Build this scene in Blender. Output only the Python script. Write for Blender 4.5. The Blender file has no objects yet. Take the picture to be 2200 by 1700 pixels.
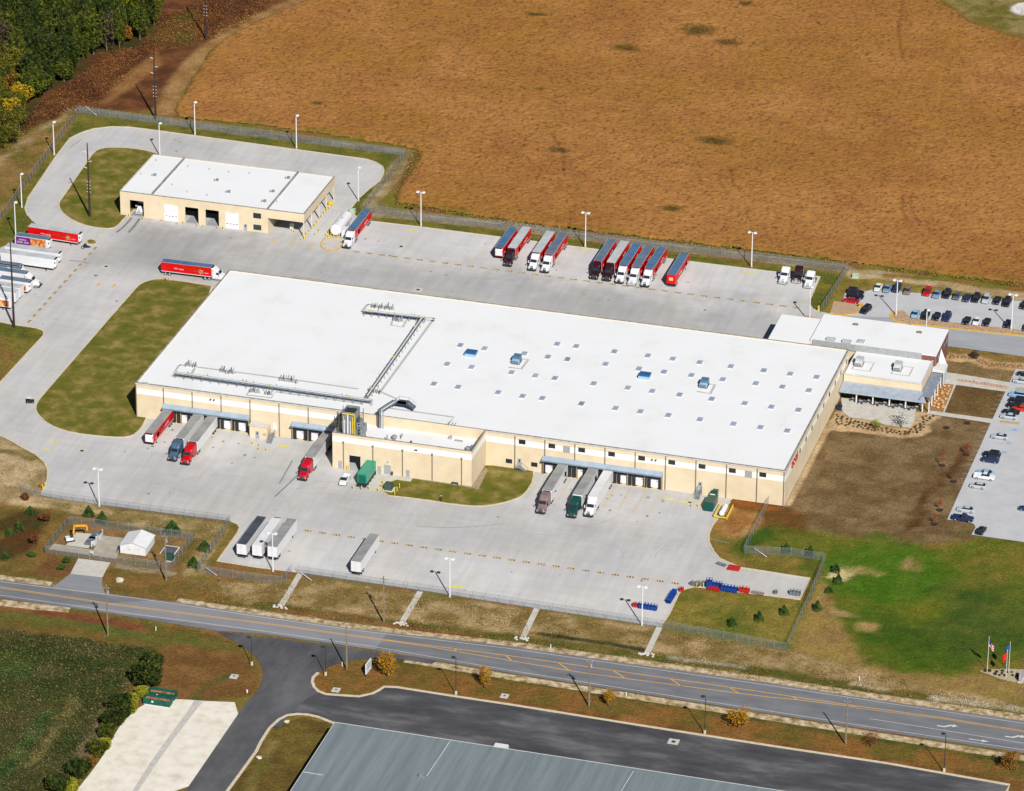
import bpy, bmesh, math, random
import numpy as np
from mathutils import Vector, Matrix
from mathutils.geometry import tessellate_polygon
random.seed(7); rng = np.random.default_rng(7)
R = math.radians; PI = math.pi
sc = bpy.context.scene; COL = sc.collection
# ------------------------------------------------------------------ camera frame (aerial view, metres)
FPX = 9957.7; YAW, PITCH, ROLL = -0.2790179, 0.4561974, 0.0075635
def _axes():
    w = np.array([math.sin(YAW)*math.cos(PITCH), math.cos(YAW)*math.cos(PITCH), -math.sin(PITCH)])
    r = np.array([math.cos(YAW), -math.sin(YAW), 0.]); u = np.cross(r, w)
    return math.cos(ROLL)*r+math.sin(ROLL)*u, -math.sin(ROLL)*r+math.cos(ROLL)*u, w
AR, AU, AW = _axes(); CAM = np.array([408.0, -1053.0, 560.0])
def _ray(x, y): return AR*(x-1100)-AU*(y-850)+AW*FPX
def _cal():
    d = _ray(291, 899); return np.array([-d[0]/-d[2]*560, -d[1]/-d[2]*560, 560.])
CAM = _cal()
def W(x, y, z=0.0):            # point at height z seen at photo pixel x,y
    d = _ray(x, y); p = CAM+d*((CAM[2]-z)/-d[2]); return (float(p[0]), float(p[1]))
def W3(x, y, z=0.0):
    a = W(x, y, z); return (a[0], a[1], z)
def WY(x, y, Y):
    d = _ray(x, y); p = CAM+d*((Y-CAM[1])/d[1]); return float(p[0]), float(p[2])
def to_px(P):                  # Nx3 world -> photo pixel arrays
    v = P-CAM; a = v@AR; b = v@AU; c = v@AW
    return 1100+FPX*a/c, 850-FPX*b/c
cam_d = bpy.data.cameras.new('camera'); cam = bpy.data.objects.new('camera', cam_d); COL.objects.link(cam); sc.camera = cam
m = Matrix(((AR[0], AU[0], -AW[0], CAM[0]), (AR[1], AU[1], -AW[1], CAM[1]), (AR[2], AU[2], -AW[2], CAM[2]), (0, 0, 0, 1)))
cam.matrix_world = m; cam_d.sensor_width = 36; cam_d.lens = 36*FPX/2200; cam_d.clip_start = 10; cam_d.clip_end = 20000
# ------------------------------------------------------------------ light
SUN_AZ = R(32.5); SUN_EL = R(38.4)            # shadows run towards -x +y
sun_dir = Vector((math.sin(SUN_AZ)*math.cos(SUN_EL), -math.cos(SUN_AZ)*math.cos(SUN_EL), math.sin(SUN_EL)))
sd = bpy.data.lights.new('sun', 'SUN'); sd.energy = 4.9; sd.angle = R(0.5); sd.color = (1, .97, .92)
so = bpy.data.objects.new('sun', sd); COL.objects.link(so); so.rotation_euler = sun_dir.to_track_quat('Z', 'Y').to_euler()
w = bpy.data.worlds.new('World'); sc.world = w; w.use_nodes = True; nt = w.node_tree; nt.nodes.clear()
sky = nt.nodes.new('ShaderNodeTexSky'); sky.sky_type = 'NISHITA'; sky.sun_disc = False; sky.sun_elevation = SUN_EL
sky.air_density = .6; sky.dust_density = .2; sky.sun_rotation = math.atan2(sun_dir.x, sun_dir.y)
bg = nt.nodes.new('ShaderNodeBackground'); bg.inputs[1].default_value = 0.05
wo = nt.nodes.new('ShaderNodeOutputWorld'); nt.links.new(sky.outputs[0], bg.inputs[0]); nt.links.new(bg.outputs[0], wo.inputs[0])
sc.view_settings.view_transform = 'Standard'; sc.view_settings.look = 'None'; sc.view_settings.exposure = 0.62; sc.view_settings.gamma = 1
sc.cycles.diffuse_bounces = 2; sc.cycles.transparent_max_bounces = 24
KL = 1.62
def lin(c): c /= 255.; return c/12.92 if c <= .04045 else ((c+.055)/1.055)**2.4
def D(r, g, b, k=1.0):         # base colour of a sunlit surface that reads r,g,b
    return (min(.88, lin(r)/KL*k), min(.88, lin(g)/KL*k), min(.88, lin(b)/KL*k), 1)
# ------------------------------------------------------------------ materials
MT = {}
def _nodes(name):
    m = bpy.data.materials.new(name); m.use_nodes = True; n = m.node_tree; b = n.nodes['Principled BSDF']; return m, n, b
def mat(name, c1, c2=None, scale=1.0, rough=.7, metal=0.0, bump=0.0, detail=4, c3=None, stretch=None, contrast=(.35, .65), spec=.3):
    if name in MT: return MT[name]
    m, n, b = _nodes(name); MT[name] = m
    b.inputs['Roughness'].default_value = rough; b.inputs['Metallic'].default_value = metal; b.inputs['Specular IOR Level'].default_value = spec
    if c2 is None: c2 = tuple(min(1, x*.86) for x in c1[:3])+(1,)
    g = n.nodes.new('ShaderNodeNewGeometry'); mp = n.nodes.new('ShaderNodeMapping'); n.links.new(g.outputs['Position'], mp.inputs[0])
    if stretch: mp.inputs['Scale'].default_value = stretch
    t = n.nodes.new('ShaderNodeTexNoise'); t.inputs['Scale'].default_value = scale; t.inputs['Detail'].default_value = detail; t.inputs['Roughness'].default_value = .62
    n.links.new(mp.outputs[0], t.inputs['Vector'])
    r = n.nodes.new('ShaderNodeValToRGB'); n.links.new(t.outputs['Fac'], r.inputs[0])
    r.color_ramp.elements[0].position = contrast[0]; r.color_ramp.elements[0].color = c2
    r.color_ramp.elements[1].position = contrast[1]; r.color_ramp.elements[1].color = c1
    if c3: e = r.color_ramp.elements.new((contrast[0]+contrast[1])/2); e.color = c3
    n.links.new(r.outputs[0], b.inputs['Base Color'])
    if bump:
        bp = n.nodes.new('ShaderNodeBump'); bp.inputs['Distance'].default_value = bump; n.links.new(t.outputs['Fac'], bp.inputs['Height']); n.links.new(bp.outputs[0], b.inputs['Normal'])
    return m
def attr_mat(name, fine=3.0, mid=.35, amp=.35, rough=.95, bump=.15):   # vertex colour times two scales of noise
    m, n, b = _nodes(name); MT[name] = m; b.inputs['Roughness'].default_value = rough; b.inputs['Specular IOR Level'].default_value = .1
    a = n.nodes.new('ShaderNodeAttribute'); a.attribute_name = 'Col'
    g = n.nodes.new('ShaderNodeNewGeometry')
    prev = a.outputs['Color']
    for s, k, det in ((fine, amp, 5), (mid, amp*.6, 5)):
        t = n.nodes.new('ShaderNodeTexNoise'); t.inputs['Scale'].default_value = s; t.inputs['Detail'].default_value = det; t.inputs['Roughness'].default_value = .7
        n.links.new(g.outputs['Position'], t.inputs['Vector'])
        mr = n.nodes.new('ShaderNodeMapRange'); mr.inputs[1].default_value = .3; mr.inputs[2].default_value = .7; mr.inputs[3].default_value = 1-k; mr.inputs[4].default_value = 1+k
        n.links.new(t.outputs['Fac'], mr.inputs[0])
        v = n.nodes.new('ShaderNodeVectorMath'); v.operation = 'SCALE'; n.links.new(prev, v.inputs[0]); n.links.new(mr.outputs[0], v.inputs['Scale']); prev = v.outputs[0]
        if s == fine and bump:
            bp = n.nodes.new('ShaderNodeBump'); bp.inputs['Distance'].default_value = bump; n.links.new(t.outputs['Fac'], bp.inputs['Height']); n.links.new(bp.outputs[0], b.inputs['Normal'])
    n.links.new(prev, b.inputs['Base Color']); return m
# ------------------------------------------------------------------ mesh builder
class MB:
    def __init__(s): s.v = []; s.f = []; s.m = []
    def add(s, vs, fs, mi=0):
        o = len(s.v); s.v += [tuple(v) for v in vs]; s.f += [tuple(i+o for i in f) for f in fs]; s.m += [mi]*len(fs); return s
    def bx(s, x0, x1, y0, y1, z0, z1, mi=0):
        return s.add([(x0, y0, z0), (x1, y0, z0), (x1, y1, z0), (x0, y1, z0), (x0, y0, z1), (x1, y0, z1), (x1, y1, z1), (x0, y1, z1)],
                     [(0, 3, 2, 1), (4, 5, 6, 7), (0, 1, 5, 4), (1, 2, 6, 5), (2, 3, 7, 6), (3, 0, 4, 7)], mi)
    def taper(s, r0, z0, r1, z1, mi=0):   # rects (x0,x1,y0,y1)
        a, b = r0, r1
        return s.add([(a[0], a[2], z0), (a[1], a[2], z0), (a[1], a[3], z0), (a[0], a[3], z0), (b[0], b[2], z1), (b[1], b[2], z1), (b[1], b[3], z1), (b[0], b[3], z1)],
                     [(0, 3, 2, 1), (4, 5, 6, 7), (0, 1, 5, 4), (1, 2, 6, 5), (2, 3, 7, 6), (3, 0, 4, 7)], mi)
    def prism(s, poly, z0, z1, mi=0, caps=(1, 1)):
        n = len(poly); a = sum(poly[i][0]*poly[(i+1) % n][1]-poly[(i+1) % n][0]*poly[i][1] for i in range(n))
        if a < 0: poly = poly[::-1]
        vs = [(p[0], p[1], z0) for p in poly]+[(p[0], p[1], z1) for p in poly]
        fs = [(i, (i+1) % n, n+(i+1) % n, n+i) for i in range(n)]
        tr = tessellate_polygon([[Vector((p[0], p[1], 0)) for p in poly]])
        def up(t):
            A, B, C_ = (poly[i] for i in t); return (B[0]-A[0])*(C_[1]-A[1])-(B[1]-A[1])*(C_[0]-A[0]) > 0
        for t in tr:
            t = tuple(t) if up(t) else tuple(t)[::-1]
            if caps[1]: fs.append(tuple(n+i for i in t))
            if caps[0]: fs.append(t[::-1])
        return s.add(vs, fs, mi)
    def sheet(s, poly, z, mi=0):
        n = len(poly); tr = tessellate_polygon([[Vector((p[0], p[1], 0)) for p in poly]]); fs = []
        for t in tr:
            A, B, C_ = (poly[i] for i in t); fs.append(tuple(t) if (B[0]-A[0])*(C_[1]-A[1])-(B[1]-A[1])*(C_[0]-A[0]) > 0 else tuple(t)[::-1])
        return s.add([(p[0], p[1], z) for p in poly], fs, mi)
    def cyl(s, p0, p1, r0, r1=None, n=8, mi=0, caps=True):
        r1 = r0 if r1 is None else r1; p0 = Vector(p0); p1 = Vector(p1); d = (p1-p0).normalized()
        a = d.orthogonal().normalized(); b = d.cross(a); vs = []
        for p, r in ((p0, r0), (p1, r1)):
            for i in range(n): t = 2*PI*i/n; vs.append(p+a*math.cos(t)*r+b*math.sin(t)*r)
        fs = [(i, (i+1) % n, n+(i+1) % n, n+i) for i in range(n)]
        if caps: fs += [tuple(range(n))[::-1], tuple(range(n, 2*n))]
        return s.add(vs, fs, mi)
    def blob(s, c, rx, ry, rz, n=10, k=6, mi=0):
        vs = [(c[0], c[1], c[2]-rz)]
        for j in range(1, k):
            t = PI*j/k
            for i in range(n): p = 2*PI*i/n; vs.append((c[0]+rx*math.sin(t)*math.cos(p), c[1]+ry*math.sin(t)*math.sin(p), c[2]-rz*math.cos(t)))
        vs.append((c[0], c[1], c[2]+rz)); fs = [(0, 1+(i+1) % n, 1+i) for i in range(n)]
        for j in range(k-2):
            for i in range(n): a = 1+j*n; fs.append((a+i, a+(i+1) % n, a+n+(i+1) % n, a+n+i))
        a = 1+(k-2)*n; fs += [(a+i, a+(i+1) % n, len(vs)-1) for i in range(n)]
        return s.add(vs, fs, mi)
    def build(s, name, mats, parent=None, smooth=False, loc=None):
        me = bpy.data.meshes.new(name); me.from_pydata(s.v, [], s.f)
        if not isinstance(mats, (list, tuple)): mats = [mats]
        for m_ in mats: me.materials.append(m_)
        if len(mats) > 1: me.polygons.foreach_set('material_index', s.m)
        if smooth: me.polygons.foreach_set('use_smooth', [True]*len(s.f))
        me.update(); o = bpy.data.objects.new(name, me); COL.objects.link(o)
        if parent: o.parent = parent
        if loc: o.location = loc
        return o
def tag(o, label=None, cat=None, group=None, kind=None):
    if label: o['label'] = label
    if cat: o['category'] = cat
    if group: o['group'] = group
    if kind: o['kind'] = kind
    return o
def thing(name, loc, label, cat, group=None, rz=0):
    o = bpy.data.objects.new(name, None); o.empty_display_size = .5; COL.objects.link(o)
    o.location = (loc[0], loc[1], loc[2] if len(loc) > 2 else 0); o.rotation_euler = (0, 0, rz); return tag(o, label, cat, group)
KIDS = {}
def copy_tree(o, parent=None):
    c = o.copy(); COL.objects.link(c)
    if parent: c.parent = parent
    for ch in list(o.children): copy_tree(ch, c)
    return c
def struct(name, mb, mats): return tag(mb.build(name, mats), kind='structure')
def WP(pts, z=0.0): return [W(p[0], p[1], z) for p in pts]
def fillet(poly, closed=True, n=5):      # points (x,y[,r]) in world metres -> rounded
    out = []; N = len(poly)
    for i, p in enumerate(poly):
        r = p[2] if len(p) > 2 else 0
        if r <= 0 or (not closed and i in (0, N-1)): out.append((p[0], p[1])); continue
        P = Vector(p[:2]); A = Vector(poly[i-1][:2]); B = Vector(poly[(i+1) % N][:2]); a = A-P; b = B-P
        t = min(r, a.length*.49, b.length*.49); a = P+a.normalized()*t; b = P+b.normalized()*t
        for k in range(n+1):
            q = k/n; c = a*(1-q)**2+P*2*q*(1-q)+b*q*q; out.append((c.x, c.y))
    return out
def chaikin(pts, it=2, closed=False):
    for _ in range(it):
        o = [] if closed else [pts[0]]; N = len(pts)
        for i in range(N if closed else N-1):
            a, b = pts[i], pts[(i+1) % N]; o += [(a[0]*.75+b[0]*.25, a[1]*.75+b[1]*.25), (a[0]*.25+b[0]*.75, a[1]*.25+b[1]*.75)]
        if not closed: o.append(pts[-1])
        pts = o
    return pts
def ribbon(mb, pts, wd, z0, z1, mi=0, closed=False):   # raised strip centred on polyline
    N = len(pts); L = []; Rr = []
    for i in range(N):
        a = Vector(pts[i-1] if (closed or i > 0) else pts[i]); b = Vector(pts[(i+1) % N] if (closed or i < N-1) else pts[i])
        d = (b-a); d = d.normalized() if d.length > 1e-6 else Vector((1, 0)); n = Vector((-d.y, d.x))*wd/2; p = Vector(pts[i]); L.append(p+n); Rr.append(p-n)
    for i in range(N if closed else N-1):
        j = (i+1) % N; a, b, c, d = Rr[i], Rr[j], L[j], L[i]
        vs = [(q.x, q.y, z0) for q in (a, b, c, d)]+[(q.x, q.y, z1) for q in (a, b, c, d)]
        fs = [(4, 5, 6, 7), (0, 1, 5, 4), (2, 3, 7, 6)]
        if not closed and i == 0: fs.append((3, 0, 4, 7))
        if not closed and i == N-2: fs.append((1, 2, 6, 5))
        mb.add(vs, fs, mi)
    return mb
# ------------------------------------------------------------------ value noise for painting
def vnoise(x, y, s, seed):
    r = np.random.default_rng(seed); T = r.random((257, 257)); x = x/s; y = y/s; xi = np.floor(x).astype(int); yi = np.floor(y).astype(int)
    fx = x-xi; fy = y-yi; fx = fx*fx*(3-2*fx); fy = fy*fy*(3-2*fy); xi %= 256; yi %= 256
    return (T[xi, yi]*(1-fx)+T[xi+1, yi]*fx)*(1-fy)+(T[xi, yi+1]*(1-fx)+T[xi+1, yi+1]*fx)*fy
def fbm(x, y, s, seed, o=4):
    a = 0; k = 1; t = 0
    for i in range(o): a = a+vnoise(x+13*i, y-7*i, s/2**i, seed+i)*k; t += k; k *= .55
    return a/t
def sdf_poly(X, Y, poly):
    d = np.full(X.shape, 1e18); ins = np.zeros(X.shape, bool); n = len(poly)
    for i in range(n):
        ax, ay = poly[i]; bx, by = poly[(i+1) % n]; ex, ey = bx-ax, by-ay; wx, wy = X-ax, Y-ay
        t = np.clip((wx*ex+wy*ey)/(ex*ex+ey*ey+1e-9), 0, 1); d = np.minimum(d, (wx-ex*t)**2+(wy-ey*t)**2)
        c = ((ay > Y) != (by > Y)) & (X < ex*(Y-ay)/(ey if abs(ey) > 1e-9 else 1e-9)+ax); ins ^= c
    d = np.sqrt(d); return np.where(ins, -d, d)
def sdf_line(X, Y, pts, wd):
    d = np.full(X.shape, 1e18)
    for (ax, ay), (bx, by) in zip(pts[:-1], pts[1:]):
        ex, ey = bx-ax, by-ay; wx, wy = X-ax, Y-ay
        t = np.clip((wx*ex+wy*ey)/(ex*ex+ey*ey+1e-9), 0, 1); d = np.minimum(d, (wx-ex*t)**2+(wy-ey*t)**2)
    return np.sqrt(d)-wd/2
def regions_paint(X, Y, base, regs, seed=5):   # all in world metres; regs: (kind, px points, cA, cB, soft m, warp m, extra)
    C_ = np.zeros(X.shape+(3,)); nA = fbm(X, Y, 9, 3); C_[:] = np.array(base[0][:3]); k = np.clip((nA-.35)/.3, 0, 1)[..., None]; C_ = C_*(1-k)+np.array(base[1][:3])*k
    wx = (fbm(X, Y, 6, 21)-.5)*2+(fbm(X, Y, 1.6, 41, 3)-.5)*.9; wy = (fbm(X, Y, 6, 31)-.5)*2+(fbm(X, Y, 1.6, 51, 3)-.5)*.9
    for i, (kind, pts, cA, cB, soft, warp, ex) in enumerate(regs):
        P = [W(*p) for p in pts]
        xs = [p[0] for p in P]; ys = [p[1] for p in P]; pad = soft*2+warp*2+(ex if kind == 'L' else 0)+ (max(ex) if kind == 'E' else 0)
        M = (X > min(xs)-pad) & (X < max(xs)+pad) & (Y > min(ys)-pad) & (Y < max(ys)+pad)
        if not M.any(): continue
        x = X[M]+wx[M]*warp; y = Y[M]+wy[M]*warp
        if kind == 'P': d = sdf_poly(x, y, P)
        elif kind == 'L': d = sdf_line(x, y, P, ex)
        else: d = (np.sqrt(((x-P[0][0])/ex[0])**2+((y-P[0][1])/ex[1])**2)-1)*min(ex)
        a = np.clip(.5-d/max(soft, .05), 0, 1); a = a*a*(3-2*a)
        q = np.clip((fbm(X[M], Y[M], 5.5, 60+i)-.36)/.28, 0, 1)[:, None]
        c = np.array(cA[:3])*(1-q)+np.array(cB[:3])*q
        C_[M] = C_[M]*(1-a[:, None])+c*a[:, None]
    return C_
def grid_mesh(name, xs, ys, Z, Cc, material, keep=None):
    nx, ny = len(xs), len(ys); X, Y = np.meshgrid(xs, ys, indexing='ij')
    if Z.ndim == 3: co = Z.reshape(-1, 3)
    else: co = np.stack([X, Y, Z], -1).reshape(-1, 3)
    idx = np.arange(nx*ny).reshape(nx, ny); q = np.stack([idx[:-1, :-1], idx[1:, :-1], idx[1:, 1:], idx[:-1, 1:]], -1).reshape(-1, 4)
    if keep is not None: q = q[keep[:-1, :-1].reshape(-1)]
    used = np.zeros(nx*ny, bool); used[q.ravel()] = True; mp = np.cumsum(used)-1; q = mp[q]; co = co[used]; cc = Cc.reshape(-1, 3)[used]
    me = bpy.data.meshes.new(name); me.vertices.add(len(co)); me.vertices.foreach_set('co', co.ravel()); me.loops.add(len(q)*4); me.loops.foreach_set('vertex_index', q.ravel().astype(np.int32))
    me.polygons.add(len(q)); me.polygons.foreach_set('loop_start', np.arange(0, len(q)*4, 4, dtype=np.int32)); me.update(calc_edges=True)
    at = me.attributes.new('Col', 'FLOAT_COLOR', 'POINT'); at.data.foreach_set('color', np.concatenate([cc, np.ones((len(cc), 1))], 1).ravel())
    me.materials.append(material); o = bpy.data.objects.new(name, me); COL.objects.link(o); return o
def leaf_mesh(name, P, S, material, cols=None, flat=.5, seed=1):   # P Nx3 centres, S sizes: one bent leaf-clump quad each
    r = np.random.default_rng(seed); N = len(P); n = r.normal(size=(N, 3)); n[:, 2] = np.abs(n[:, 2])+flat; n /= np.linalg.norm(n, axis=1)[:, None]
    t = np.cross(n, r.normal(size=(N, 3))); t /= np.linalg.norm(t, axis=1)[:, None]; b = np.cross(n, t); s = S[:, None]; as_ = r.uniform(.6, 1.1, (N, 1))
    V = np.stack([P-t*s-b*s*as_*.5, P+t*s*.2-b*s*as_, P+t*s+b*s*as_*.4, P-t*s*.3+b*s*as_], 1).reshape(-1, 3)
    me = bpy.data.meshes.new(name); me.vertices.add(4*N); me.vertices.foreach_set('co', V.ravel()); me.loops.add(4*N); me.loops.foreach_set('vertex_index', np.arange(4*N, dtype=np.int32))
    me.polygons.add(N); me.polygons.foreach_set('loop_start', np.arange(0, 4*N, 4, dtype=np.int32)); me.update(calc_edges=True)
    if cols is not None:
        at = me.attributes.new('Col', 'FLOAT_COLOR', 'POINT'); at.data.foreach_set('color', np.repeat(np.concatenate([cols, np.ones((N, 1))], 1), 4, axis=0).ravel())
    me.materials.append(material); return me
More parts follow.
